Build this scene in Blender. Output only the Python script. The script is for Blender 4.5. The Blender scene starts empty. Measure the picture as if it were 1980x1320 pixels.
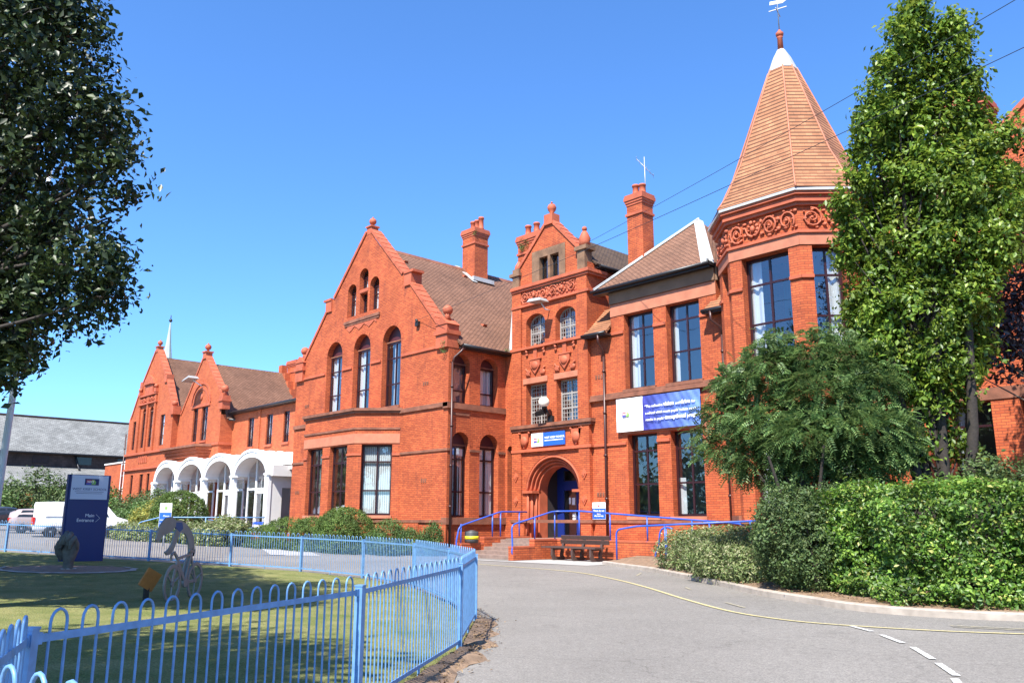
import bpy, bmesh, math, random
import numpy as np
from mathutils import Vector, Matrix
from mathutils.geometry import tessellate_polygon

random.seed(7); RNG = np.random.default_rng(11)
S = bpy.context.scene
COL = S.collection
R_ = math.radians

# ------------------------------------------------------------------ camera
F, PITCH, ROLL, YAW = 1600.0, 0.2129, 0.0017, 0.8208
EYE = Vector((0, 0, 1.6))
_fw = Vector((-math.sin(YAW) * math.cos(PITCH), math.cos(YAW) * math.cos(PITCH), math.sin(PITCH)))
_rt = Vector((math.cos(YAW), math.sin(YAW), 0))
_up = _rt.cross(_fw)
RT = _rt * math.cos(ROLL) + _up * math.sin(ROLL)
UP = _up * math.cos(ROLL) - _rt * math.sin(ROLL)
cam = bpy.data.cameras.new('camera'); cam.sensor_width = 36.0; cam.lens = 36.0 * F / 1980.0
cam.clip_start = 0.05; cam.clip_end = 3000
co = bpy.data.objects.new('camera', cam); COL.objects.link(co)
co.matrix_world = Matrix(((RT.x, UP.x, -_fw.x, EYE.x), (RT.y, UP.y, -_fw.y, EYE.y), (RT.z, UP.z, -_fw.z, EYE.z), (0, 0, 0, 1)))
S.camera = co

def at(x, y, d):
    """world point seen at photo pixel x, y, d metres out along the optical axis"""
    return EYE + (RT * ((x - 990) / F) - UP * ((y - 660) / F) + _fw) * d

def terr(x, y):
    L = .681 * x + .732 * y
    L = max(L, -70)
    return .032 * 2 * math.log1p(math.exp(-(L + 5) / 2)) if L > -60 else .032 * (-L - 5)

# ------------------------------------------------------------------ mesh builder
class Frame:
    """u along the wall, v up, n outward"""
    def __init__(s, o, u):
        s.o = Vector(o); s.u = Vector(u).normalized(); s.v = Vector((0, 0, 1)); s.n = s.u.cross(s.v)
    def p(s, u, v, n=0):
        return s.o + s.u * u + s.v * v + s.n * n

def FX(Y): return Frame((0, Y, 0), (1, 0, 0))        # faces -Y, u = X
def FE(X): return Frame((X, 0, 0), (0, 1, 0))        # faces +X, u = Y
def FW(X): return Frame((X, 0, 0), (0, -1, 0))       # faces -X, u = -Y
def FB(Y): return Frame((0, Y, 0), (-1, 0, 0))       # faces +Y
def FP(a, b): return Frame((a[0], a[1], 0), (b[0] - a[0], b[1] - a[1], 0))

class MB:
    def __init__(s):
        s.v = []; s.f = []; s.m = []; s.sm = []
    def face(s, pts, m=0, sm=False):
        b = len(s.v); s.v += [tuple(p) for p in pts]
        s.f.append(tuple(range(b, b + len(pts)))); s.m.append(m); s.sm.append(sm)
    def idx(s, pts, faces, m=0, sm=False):
        b = len(s.v); s.v += [tuple(p) for p in pts]
        for f in faces:
            s.f.append(tuple(b + i for i in f)); s.m.append(m); s.sm.append(sm)
    def box(s, x0, x1, y0, y1, z0, z1, m=0):
        P = [(x, y, z) for z in (z0, z1) for y in (y0, y1) for x in (x0, x1)]
        s.idx(P, [(0, 2, 3, 1), (4, 5, 7, 6), (0, 1, 5, 4), (1, 3, 7, 5), (3, 2, 6, 7), (2, 0, 4, 6)], m)
    def fbox(s, fr, u0, u1, v0, v1, n0, n1, m=0):
        P = [fr.p(u, v, n) for v in (v0, v1) for n in (n1, n0) for u in (u0, u1)]
        s.idx(P, [(0, 2, 3, 1), (4, 5, 7, 6), (0, 1, 5, 4), (1, 3, 7, 5), (3, 2, 6, 7), (2, 0, 4, 6)], m)
    def obox(s, c, ax, ay, az, m=0):
        c = Vector(c); ax = Vector(ax); ay = Vector(ay); az = Vector(az)
        P = [c + ax * i + ay * j + az * k for k in (-1, 1) for j in (-1, 1) for i in (-1, 1)]
        s.idx(P, [(0, 2, 3, 1), (4, 5, 7, 6), (0, 1, 5, 4), (1, 3, 7, 5), (3, 2, 6, 7), (2, 0, 4, 6)], m)
    def bar(s, a, b, w, h=None, m=0, up=(0, 0, 1)):
        a = Vector(a); b = Vector(b); h = h or w; d = (b - a); L = d.length; d.normalize()
        up = Vector(up)
        if abs(d.dot(up)) > .98: up = Vector((1, 0, 0))
        x = d.cross(up).normalized(); y = x.cross(d)
        s.obox((a + b) / 2, x * (w / 2), d * (L / 2), y * (h / 2), m)
    def prism(s, fr, loop, n0, n1, m=0, caps=(True, True), m2=None):
        a = [fr.p(u, v, n1) for u, v in loop]; b = [fr.p(u, v, n0) for u, v in loop]
        k = len(loop)
        tri = tessellate_polygon([[Vector((u, v, 0)) for u, v in loop]])
        ar = sum(loop[i][0] * loop[(i + 1) % k][1] - loop[(i + 1) % k][0] * loop[i][1] for i in range(k))
        for t in tri:
            q = [loop[i] for i in t]
            sg = (q[1][0] - q[0][0]) * (q[2][1] - q[0][1]) - (q[2][0] - q[0][0]) * (q[1][1] - q[0][1])
            t = t if sg > 0 else t[::-1]
            if caps[0]: s.face([a[i] for i in t], m)
            if caps[1]: s.face([b[i] for i in t[::-1]], m)
        for i in range(k):
            j = (i + 1) % k
            q = [b[i], b[j], a[j], a[i]]
            s.face(q if ar > 0 else q[::-1], m if m2 is None else m2)
    def wall(s, fr, outer, holes=(), depth=.3, m=0, n=0, mr=None):
        loops = [list(outer)] + [list(h) for h in holes]
        flat = [p for l in loops for p in l]
        for t in tessellate_polygon([[Vector((u, v, 0)) for u, v in l] for l in loops]):
            q = [flat[i] for i in t]
            sg = (q[1][0] - q[0][0]) * (q[2][1] - q[0][1]) - (q[2][0] - q[0][0]) * (q[1][1] - q[0][1])
            if abs(sg) < 1e-9: continue
            t = t if sg > 0 else t[::-1]
            s.face([fr.p(*flat[i], n) for i in t], m)
        for h in holes:
            k = len(h)
            ar = sum(h[i][0] * h[(i + 1) % k][1] - h[(i + 1) % k][0] * h[i][1] for i in range(k))
            hh = h if ar > 0 else h[::-1]
            for i in range(k):
                a, b = hh[i], hh[(i + 1) % k]
                s.face([fr.p(*b, n), fr.p(*a, n), fr.p(*a, n - depth), fr.p(*b, n - depth)][::-1], m if mr is None else mr)
    def tube(s, pts, r, n=8, m=0, cap=True, sm=True):
        pts = [Vector(p) for p in pts]; k = len(pts)
        rs = r if isinstance(r, (list, tuple)) else [r] * k
        V = []; ref = None
        for i, p in enumerate(pts):
            d = (pts[min(i + 1, k - 1)] - pts[max(i - 1, 0)]).normalized()
            if ref is None:
                ref = Vector((0, 0, 1)) if abs(d.z) < .9 else Vector((1, 0, 0))
            x = d.cross(ref)
            if x.length < 1e-4: x = d.cross(Vector((.3, .7, .2)))
            x.normalize(); y = x.cross(d); ref = y
            for j in range(n):
                a = 2 * math.pi * j / n
                V.append(p + x * (rs[i] * math.cos(a)) + y * (rs[i] * math.sin(a)))
        Fs = []
        for i in range(k - 1):
            for j in range(n):
                j2 = (j + 1) % n
                Fs.append((i * n + j, i * n + j2, (i + 1) * n + j2, (i + 1) * n + j))
        s.idx(V, Fs, m, sm)
        if cap:
            b = len(s.v) - len(V)
            for rg in (list(range(n))[::-1], [(k - 1) * n + j for j in range(n)]):
                s.f.append(tuple(b + i for i in rg)); s.m.append(m); s.sm.append(False)
    def lathe(s, c, prof, n=16, m=0, axis=None, sm=True):
        c = Vector(c)
        if axis is None: X, Y, Z = Vector((1, 0, 0)), Vector((0, 1, 0)), Vector((0, 0, 1))
        else:
            Z = Vector(axis).normalized(); X = Z.cross(Vector((0, 0, 1)))
            if X.length < 1e-3: X = Vector((1, 0, 0))
            X.normalize(); Y = Z.cross(X)
        V = [c + X * (r * math.cos(2 * math.pi * j / n)) + Y * (r * math.sin(2 * math.pi * j / n)) + Z * z for r, z in prof for j in range(n)]
        Fs = []
        for i in range(len(prof) - 1):
            for j in range(n):
                j2 = (j + 1) % n
                Fs.append((i * n + j, i * n + j2, (i + 1) * n + j2, (i + 1) * n + j))
        s.idx(V, Fs, m, sm)
        b = len(s.v) - len(V); k = len(prof)
        for rg in (list(range(n))[::-1], [(k - 1) * n + j for j in range(n)]):
            s.f.append(tuple(b + i for i in rg)); s.m.append(m); s.sm.append(False)
    def ball(s, c, r, m=0, n=14):
        if not isinstance(r, (tuple, list)): r = (r, r, r)
        c = Vector(c); k = n // 2; V = []
        for i in range(k + 1):
            t = math.pi * i / k
            for j in range(n):
                a = 2 * math.pi * j / n
                V.append(c + Vector((r[0] * math.sin(t) * math.cos(a), r[1] * math.sin(t) * math.sin(a), -r[2] * math.cos(t))))
        Fs = [(i * n + j, i * n + (j + 1) % n, (i + 1) * n + (j + 1) % n, (i + 1) * n + j) for i in range(k) for j in range(n)]
        s.idx(V, Fs, m, True)
    def rings(s, loops, m=0, sm=False, cap=True):
        """loft closed loops of equal length"""
        n = len(loops[0]); V = [p for l in loops for p in l]; Fs = []
        for i in range(len(loops) - 1):
            for j in range(n):
                j2 = (j + 1) % n
                Fs.append((i * n + j, i * n + j2, (i + 1) * n + j2, (i + 1) * n + j))
        s.idx(V, Fs, m, sm)
        if cap:
            b = len(s.v) - len(V); k = len(loops)
            for rg in (list(range(n))[::-1], [(k - 1) * n + j for j in range(n)]):
                s.f.append(tuple(b + i for i in rg)); s.m.append(m); s.sm.append(False)

def clusters(mb, tol=.03):
    """split a builder into groups of touching pieces"""
    par = list(range(len(mb.v)))
    def find(i):
        while par[i] != i: par[i] = par[par[i]]; i = par[i]
        return i
    for f in mb.f:
        r = find(f[0])
        for k in f[1:]: par[find(k)] = r
    comp = {}
    for i, f in enumerate(mb.f): comp.setdefault(find(f[0]), []).append(i)
    box = []
    for r, fs in comp.items():
        P = np.array([mb.v[k] for i in fs for k in mb.f[i]]); box.append([P.min(0) - tol, P.max(0) + tol, fs])
    done = False
    while not done:
        done = True; out = []
        while box:
            a = box.pop(); j = 0
            while j < len(box):
                c = box[j]
                if (a[0] <= c[1]).all() and (c[0] <= a[1]).all():
                    a = [np.minimum(a[0], c[0]), np.maximum(a[1], c[1]), a[2] + c[2]]; box.pop(j); done = False
                else: j += 1
            out.append(a)
        box = out
    res = []
    for _, _, fs in box:
        m = MB(); mp = {}
        for i in fs:
            t = []
            for k in mb.f[i]:
                if k not in mp: mp[k] = len(m.v); m.v.append(mb.v[k])
                t.append(mp[k])
            m.f.append(tuple(t)); m.m.append(mb.m[i]); m.sm.append(mb.sm[i])
        res.append(m)
    return res
SPLIT = {'string_course', 'cornice', 'bay_band', 'side_wall', 'gutter', 'gable_coping', 'sill', 'corner_pinnacle', 'sandstone_dressing', 'lean_to_roof', 'interior_wall',
         'carved_crest', 'carved_frieze', 'hip_lead', 'valley_lead', 'roof', 'chimney_flashing', 'ridge_tile', 'stepped_verge', 'wall_tie', 'slate_roof', 'rule_line', 'weed_tuft', 'step', 'rear_wall'}
def worigin(o):
    p = Vector((0, 0, 0))
    while o is not None:
        p += o.location; o = o.parent
    return p

def obj(name, mb, mats, parent=None, local=False, uv=True):
    if name in SPLIT and len(mb.f) < 6000:
        cs = clusters(mb)
        if len(cs) > 1:
            for m in cs[1:]: obj1(name, m, mats, parent, local, uv)
            return obj1(name, cs[0], mats, parent, local, uv)
    return obj1(name, mb, mats, parent, local, uv)
def obj1(name, mb, mats, parent=None, local=False, uv=True):
    me = bpy.data.meshes.new(name)
    V = np.array(mb.v, dtype=np.float64).reshape(-1, 3)
    off = np.zeros(3)
    if parent is not None and not local: off = np.array(worigin(parent))
    me.from_pydata((V - off).tolist(), [], mb.f)
    if not isinstance(mats, (list, tuple)): mats = [mats]
    for m in mats: me.materials.append(m)
    me.polygons.foreach_set('material_index', mb.m)
    me.polygons.foreach_set('use_smooth', mb.sm)
    if uv:
        lay = me.uv_layers.new(name='UVMap')
        N = len(me.polygons)
        nr = np.empty(N * 3); me.polygons.foreach_get('normal', nr); nr = nr.reshape(-1, 3)
        tot = np.empty(N, dtype=np.int32); me.polygons.foreach_get('loop_total', tot)
        vi = np.empty(len(me.loops), dtype=np.int32); me.loops.foreach_get('vertex_index', vi)
        ln = np.repeat(nr, tot, axis=0)
        h = np.hypot(ln[:, 0], ln[:, 1]); fl = h < .05
        hs = np.where(fl, 1, h)
        t = np.stack([np.where(fl, 1, -ln[:, 1] / hs), np.where(fl, 0, ln[:, 0] / hs), np.zeros(len(h))], 1)
        b = np.cross(ln, t)
        P = V[vi]
        # snap tangents a little so that coplanar faces share one layout
        uvs = np.stack([(P * t).sum(1), (P * b).sum(1)], 1)
        lay.data.foreach_set('uv', uvs.ravel())
    o = bpy.data.objects.new(name, me); COL.objects.link(o)
    if parent is not None: o.parent = parent
    me.update()
    return o

def thing(name, label, cat, loc=(0, 0, 0), rz=0, group=None):
    o = bpy.data.objects.new(name, None); COL.objects.link(o); o.empty_display_size = .2
    o.location = loc; o.rotation_euler = (0, 0, rz)
    o['label'] = label; o['category'] = cat
    if group: o['group'] = group
    return o
def tag(o, label, cat, group=None):
    o['label'] = label; o['category'] = cat
    if group: o['group'] = group
    return o
def struct(o, kind='structure'):
    o['kind'] = kind; return o

def text(parent, fr, s, u, v, n, size, mat, name='lettering', align='LEFT', bold=0.0, depth=.004, local=False, sx=1.0):
    c = bpy.data.curves.new('t', 'FONT'); c.body = s; c.size = size; c.align_x = align; c.extrude = depth; c.offset = bold
    c.resolution_u = 3
    t = bpy.data.objects.new('t', c); COL.objects.link(t)
    dg = bpy.context.evaluated_depsgraph_get(); dg.update()
    me = bpy.data.meshes.new_from_object(t.evaluated_get(dg))
    bpy.data.objects.remove(t); bpy.data.curves.remove(c)
    M = Matrix(((fr.u.x, 0, fr.n.x), (fr.u.y, 0, fr.n.y), (0, 1, 0)))
    off = Vector((0, 0, 0)) if local or parent is None else worigin(parent)
    o0 = fr.p(u, v, n)
    for w in me.vertices:
        q = w.co.copy(); q.x *= sx
        w.co = M @ q + o0 - off
    me.materials.clear(); me.materials.append(mat)
    o = bpy.data.objects.new(name, me); COL.objects.link(o); o.parent = parent
    return o

# ------------------------------------------------------------------ materials
def lin(*c):
    return tuple(((x / 255) / 12.92 if x <= 10 else ((x / 255 + .055) / 1.055) ** 2.4) for x in c)
def nt(name):
    m = bpy.data.materials.new(name); m.use_nodes = True; t = m.node_tree
    return m, t, t.nodes['Principled BSDF'], t.nodes, t.links
def setin(b, **k):
    for a, v in k.items():
        n = a.replace('_', ' ')
        if n in b.inputs: b.inputs[n].default_value = v
def plain(name, c, rough=.6, metal=0., spec=.5, var=.0, scale=3., bump=0., bscale=40., coat=0.):
    m, t, b, N, L = nt(name)
    b.inputs['Base Color'].default_value = (*c, 1); setin(b, Roughness=rough, Metallic=metal)
    b.inputs['Specular IOR Level'].default_value = spec
    if coat: b.inputs['Coat Weight'].default_value = coat
    tc = N.new('ShaderNodeTexCoord')
    if var:
        n = N.new('ShaderNodeTexNoise'); n.inputs['Scale'].default_value = scale; n.inputs['Detail'].default_value = 6
        L.new(tc.outputs['Object'], n.inputs['Vector'])
        r = N.new('ShaderNodeMapRange'); r.inputs[1].default_value = .25; r.inputs[2].default_value = .75
        r.inputs[3].default_value = 1 - var; r.inputs[4].default_value = 1 + var
        L.new(n.outputs['Fac'], r.inputs[0])
        x = N.new('ShaderNodeMix'); x.data_type = 'RGBA'; x.blend_type = 'MULTIPLY'; x.inputs[0].default_value = 1
        x.inputs[6].default_value = (*c, 1); L.new(r.outputs[0], x.inputs[7]); L.new(x.outputs[2], b.inputs['Base Color'])
    if bump:
        n = N.new('ShaderNodeTexNoise'); n.inputs['Scale'].default_value = bscale; n.inputs['Detail'].default_value = 5
        L.new(tc.outputs['Object'], n.inputs['Vector'])
        q = N.new('ShaderNodeBump'); q.inputs['Strength'].default_value = bump; q.inputs['Distance'].default_value = .02
        L.new(n.outputs['Fac'], q.inputs['Height']); L.new(q.outputs[0], b.inputs['Normal'])
    return m
def bricky(name, c1, c2, mortar, bw, bh, ms=.012, rough=.75, bump=.4, var=.18, offset=.5, vscale=.7, streak=0., soot=None):
    m, t, b, N, L = nt(name)
    uv = N.new('ShaderNodeUVMap'); uv.uv_map = 'UVMap'
    k = N.new('ShaderNodeTexBrick'); k.offset = offset
    k.inputs['Scale'].default_value = 1; k.inputs['Brick Width'].default_value = bw; k.inputs['Row Height'].default_value = bh
    k.inputs['Mortar Size'].default_value = ms; k.inputs['Mortar Smooth'].default_value = .3
    k.inputs['Color1'].default_value = (*c1, 1); k.inputs['Color2'].default_value = (*c2, 1); k.inputs['Mortar'].default_value = (*mortar, 1)
    L.new(uv.outputs[0], k.inputs['Vector'])
    tc = N.new('ShaderNodeTexCoord')
    n = N.new('ShaderNodeTexNoise'); n.inputs['Scale'].default_value = vscale; n.inputs['Detail'].default_value = 8; n.inputs['Roughness'].default_value = .65
    L.new(tc.outputs['Object'], n.inputs['Vector'])
    r = N.new('ShaderNodeMapRange'); r.inputs[1].default_value = .3; r.inputs[2].default_value = .7
    r.inputs[3].default_value = 1 - var; r.inputs[4].default_value = 1 + var * .6
    L.new(n.outputs['Fac'], r.inputs[0])
    x = N.new('ShaderNodeMix'); x.data_type = 'RGBA'; x.blend_type = 'MULTIPLY'; x.inputs[0].default_value = 1
    L.new(k.outputs['Color'], x.inputs[6]); L.new(r.outputs[0], x.inputs[7])
    out = x.outputs[2]
    if soot:
        n2 = N.new('ShaderNodeTexNoise'); mp = N.new('ShaderNodeMapping'); mp.inputs['Scale'].default_value = (1, 1, .22); L.new(tc.outputs['Object'], mp.inputs[0]); n2.inputs['Scale'].default_value = 2.3; n2.inputs['Detail'].default_value = 9; n2.inputs['Roughness'].default_value = .7
        L.new(mp.outputs[0], n2.inputs['Vector'])
        r2 = N.new('ShaderNodeMapRange'); r2.inputs[1].default_value = soot[1]; r2.inputs[2].default_value = soot[1] + .18
        r2.inputs[3].default_value = 0; r2.inputs[4].default_value = soot[2]
        L.new(n2.outputs['Fac'], r2.inputs[0])
        y = N.new('ShaderNodeMix'); y.data_type = 'RGBA'; L.new(r2.outputs[0], y.inputs[0]); L.new(out, y.inputs[6]); y.inputs[7].default_value = (*soot[0], 1)
        out = y.outputs[2]
    L.new(out, b.inputs['Base Color'])
    setin(b, Roughness=rough)
    b.inputs['Specular IOR Level'].default_value = .3
    q = N.new('ShaderNodeBump'); q.inputs['Strength'].default_value = bump; q.inputs['Distance'].default_value = .01; q.invert = True
    L.new(k.outputs['Fac'], q.inputs['Height']); L.new(q.outputs[0], b.inputs['Normal'])
    return m
def leafy(name, ramp, trans=.25, rough=.45, spec=.5):
    m, t, b, N, L = nt(name)
    g = N.new('ShaderNodeNewGeometry'); r = N.new('ShaderNodeValToRGB')
    e = r.color_ramp.elements
    while len(e) > len(ramp): e.remove(e[-1])
    while len(e) < len(ramp): e.new(1)
    for i, (p, c) in enumerate(ramp): e[i].position = p; e[i].color = (*c, 1)
    L.new(g.outputs['Random Per Island'], r.inputs[0])
    tc = N.new('ShaderNodeTexCoord'); no = N.new('ShaderNodeTexNoise'); no.inputs['Scale'].default_value = 1.6; no.inputs['Detail'].default_value = 3
    L.new(tc.outputs['Object'], no.inputs['Vector'])
    mr = N.new('ShaderNodeMapRange'); mr.inputs[1].default_value = .35; mr.inputs[2].default_value = .65; mr.inputs[3].default_value = .62; mr.inputs[4].default_value = 1.3; L.new(no.outputs['Fac'], mr.inputs[0])
    mu = N.new('ShaderNodeMix'); mu.data_type = 'RGBA'; mu.blend_type = 'MULTIPLY'; mu.inputs[0].default_value = 1; L.new(r.outputs[0], mu.inputs[6]); L.new(mr.outputs[0], mu.inputs[7])
    L.new(mu.outputs[2], b.inputs['Base Color'])
    setin(b, Roughness=rough); b.inputs['Specular IOR Level'].default_value = spec
    tr = N.new('ShaderNodeBsdfTranslucent')
    hs = N.new('ShaderNodeHueSaturation'); hs.inputs['Value'].default_value = 1.3; hs.inputs['Hue'].default_value = .48
    L.new(mu.outputs[2], hs.inputs['Color']); L.new(hs.outputs[0], tr.inputs['Color'])
    mx = N.new('ShaderNodeMixShader'); mx.inputs[0].default_value = trans
    L.new(b.outputs[0], mx.inputs[1]); L.new(tr.outputs[0], mx.inputs[2])
    L.new(mx.outputs[0], N['Material Output'].inputs['Surface'])
    return m

M = {}
M['brick'] = bricky('red_brick', (.56, .130, .042), (.40, .082, .029), (.25, .062, .032), .27, .09, .012, bump=.5, var=.26, soot=((.13, .035, .024), .54, .6))
M['brick_left'] = bricky('red_brick_far', (.53, .136, .048), (.40, .092, .036), (.26, .068, .036), .27, .09, .010, bump=.25, var=.2)
M['terra'] = plain('terracotta', (.42, .098, .042), .7, var=.24, scale=2.2, bump=.15)
M['terra_pale'] = plain('terracotta_lintel', (.45, .160, .088), .75, var=.2, scale=2.0, bump=.15)
M['terra_dark'] = plain('weathered_string_course', (.21, .080, .045), .8, var=.4, scale=2.5, bump=.3)
M['sandstone'] = plain('sooty_sandstone', (.19, .105, .058), .85, var=.5, scale=2.2, bump=.35)
M['cornice'] = plain('brown_stone_fascia', (.20, .115, .068), .85, var=.2, scale=1.5, bump=.2)
M['roof'] = bricky('brown_roof_tile', (.275, .142, .088), (.195, .098, .058), (.075, .036, .024), .26, .125, .026, rough=.85, bump=.9, var=.28, vscale=.5)
M['roof_moss'] = bricky('mossy_roof_tile', (.11, .07, .04), (.09, .055, .035), (.04, .025, .02), .26, .125, .022, rough=.9, bump=.9, var=.35, vscale=1.2)
def tile_mat(name, c1, c2, dark, row, width, var=.2):
    m, t, b, N, L = nt(name)
    uv = N.new('ShaderNodeUVMap'); uv.uv_map = 'UVMap'
    k = N.new('ShaderNodeTexBrick'); k.inputs['Scale'].default_value = 1; k.inputs['Brick Width'].default_value = width; k.inputs['Row Height'].default_value = row
    k.inputs['Mortar Size'].default_value = .004; k.inputs['Color1'].default_value = (*c1, 1); k.inputs['Color2'].default_value = (*c2, 1); k.inputs['Mortar'].default_value = (*[q * .6 for q in c2], 1)
    L.new(uv.outputs[0], k.inputs['Vector'])
    sx = N.new('ShaderNodeSeparateXYZ'); L.new(uv.outputs[0], sx.inputs[0])
    d = N.new('ShaderNodeMath'); d.operation = 'DIVIDE'; d.inputs[1].default_value = row; L.new(sx.outputs[1], d.inputs[0])
    fr = N.new('ShaderNodeMath'); fr.operation = 'FRACT'; L.new(d.outputs[0], fr.inputs[0])
    r = N.new('ShaderNodeMapRange'); r.inputs[1].default_value = .26; r.inputs[2].default_value = .42; r.inputs[3].default_value = 1; r.inputs[4].default_value = 0; L.new(fr.outputs[0], r.inputs[0])
    mx = N.new('ShaderNodeMix'); mx.data_type = 'RGBA'; L.new(r.outputs[0], mx.inputs[0]); L.new(k.outputs['Color'], mx.inputs[6]); mx.inputs[7].default_value = (*dark, 1)  # shadow under each tile lap, painted in as a dark line per course
    tc = N.new('ShaderNodeTexCoord'); n = N.new('ShaderNodeTexNoise'); n.inputs['Scale'].default_value = .9; n.inputs['Detail'].default_value = 8; L.new(tc.outputs['Object'], n.inputs['Vector'])
    q = N.new('ShaderNodeMapRange'); q.inputs[1].default_value = .3; q.inputs[2].default_value = .7; q.inputs[3].default_value = 1 - var; q.inputs[4].default_value = 1 + var * .6; L.new(n.outputs['Fac'], q.inputs[0])
    x = N.new('ShaderNodeMix'); x.data_type = 'RGBA'; x.blend_type = 'MULTIPLY'; x.inputs[0].default_value = 1; L.new(mx.outputs[2], x.inputs[6]); L.new(q.outputs[0], x.inputs[7])
    L.new(x.outputs[2], b.inputs['Base Color']); setin(b, Roughness=.8); b.inputs['Specular IOR Level'].default_value = .3
    bp = N.new('ShaderNodeBump'); bp.inputs['Strength'].default_value = .7; bp.inputs['Distance'].default_value = .02; bp.invert = True; L.new(fr.outputs[0], bp.inputs['Height']); L.new(bp.outputs[0], b.inputs['Normal'])
    return m
M['spire'] = tile_mat('orange_spire_tile', (.40, .178, .086), (.31, .132, .062), (.10, .042, .022), .185, .26, var=.28)
M['slate'] = bricky('grey_slate', (.25, .25, .235), (.17, .17, .16), (.10, .10, .095), .5, .26, .03, rough=.8, bump=.5, var=.35, vscale=.4)
M['church'] = bricky('sooty_church_stone', (.085, .055, .045), (.06, .04, .034), (.04, .03, .025), .6, .3, .02, rough=.9, var=.4)
M['lead'] = plain('lead_sheet', (.42, .42, .41), .55, var=.12, scale=3, bump=.1, bscale=12)
M['verdigris'] = plain('grey_green_lead', (.36, .40, .37), .6, var=.15, scale=.8)
M['gutter'] = plain('black_gutter', (.018, .017, .018), .4)
M['pipe'] = plain('brown_downpipe', (.055, .018, .014), .4)
M['frame'] = plain('maroon_window_frame', (.030, .008, .010), .35)
M['panel'] = plain('maroon_panel', (.07, .013, .015), .5)
M['white'] = plain('white_paint', (.80, .80, .78), .45, var=.04, scale=2)
M['offwhite'] = plain('off_white_render', (.70, .68, .65), .6, var=.06, scale=1.5)
M['stonebar'] = plain('grey_lattice', (.30, .285, .26), .7, var=.15, scale=6)
M['blind'] = plain('white_blind', (.85, .84, .80), .8)
M['curtain'] = plain('pale_curtain', (.80, .80, .80), .85)
M['pinkblind'] = plain('pink_blind', (.50, .30, .27), .8, var=.1)
M['inside'] = plain('interior_plaster', (.22, .23, .22), .9, var=.3, scale=.5)
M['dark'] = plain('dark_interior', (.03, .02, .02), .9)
M['bluedoor'] = plain('blue_door_paint', (.008, .022, .16), .4)
M['rail'] = plain('royal_blue_rail', (.03, .095, .48), .35, var=.06, scale=5)
M['fence'] = plain('sky_blue_fence_paint', (.125, .265, .48), .42, var=.22, scale=14)
M['asphalt'] = None
M['kerb'] = plain('concrete_kerb', (.34, .29, .24), .9, var=.3, scale=4, bump=.3)
M['soil'] = plain('dry_soil', (.20, .13, .08), .95, var=.4, scale=6, bump=.6)
M['stone'] = plain('step_stone', (.22, .15, .12), .9, var=.25, scale=5, bump=.2)
M['pave'] = plain('pale_paving', (.32, .31, .29), .9, var=.15, scale=3)
M['bench'] = plain('brown_recycled_plastic', (.075, .042, .034), .6, var=.15, scale=12, bump=.15)
M['bark'] = plain('grey_bark', (.10, .08, .06), .9, var=.4, scale=9, bump=.5, bscale=25)
M['darkbark'] = plain('dark_bark', (.032, .025, .020), .9, var=.4, scale=9, bump=.5, bscale=25)
M['steel'] = plain('dull_steel_plate', (.26, .24, .22), .55, metal=.3, var=.15, scale=4)
M['black'] = plain('black_plastic', (.012, .012, .012), .5)
M['lampgrey'] = plain('grey_lamp_casing', (.30, .30, .29), .5)
M['tyre'] = plain('tyre_rubber', (.02, .02, .02), .8)
M['rim'] = plain('alloy_rim', (.45, .45, .46), .35, metal=.7)
M['navy'] = plain('navy_sign_panel', (.010, .022, .135), .35)
M['signblue'] = plain('blue_sign_panel', (.02, .11, .50), .4)
M['bannerblue'] = None
M['silver'] = plain('silver_sign_panel', (.55, .60, .70), .45)
M['signwhite'] = plain('white_sign_panel', (.85, .85, .85), .5)
M['ink'] = plain('dark_blue_lettering', (.02, .03, .12), .6)
M['letter'] = plain('white_lettering', (.85, .85, .85), .6)
M['logored'] = plain('logo_red', (.45, .05, .08), .5)
M['logoblue'] = plain('logo_blue', (.06, .10, .45), .5)
M['logogreen'] = plain('logo_green', (.22, .45, .10), .5)
M['logoyel'] = plain('logo_yellow', (.65, .55, .12), .5)
M['bandyel'] = plain('yellow_bin_band', (.75, .62, .02), .5)
M['bin'] = plain('dark_grey_bin', (.06, .06, .058), .5, var=.2, scale=6)
M['oak'] = plain('orange_oak', (.42, .15, .03), .6, var=.2, scale=8)
M['carve'] = plain('weathered_carved_wood', (.14, .12, .095), .9, var=.45, scale=6, bump=.6, bscale=18)
M['polegrey'] = plain('galvanised_pole', (.62, .64, .66), .5, var=.06, scale=2)
M['lampglass'] = plain('lamp_glass', (.80, .76, .62), .25)
M['carglass'] = plain('car_glass', (.02, .025, .03), .08)
M['carwhite'] = plain('white_car_paint', (.80, .80, .79), .25, coat=.6)
M['carsilver'] = plain('rose_silver_car_paint', (.42, .33, .30), .3, metal=.3, coat=.5)
M['cardark'] = plain('dark_car_paint', (.03, .033, .04), .2, coat=.6)
M['redlight'] = plain('red_lamp_lens', (.5, .02, .015), .3)
M['wire'] = plain('wire_sheath', (.02, .025, .03), .6)
M['aerial'] = plain('aerial_metal', (.40, .40, .42), .5, metal=.5)
M['blueshirt'] = plain('dull_blue_painted_steel', (.03, .08, .20), .5)

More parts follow.
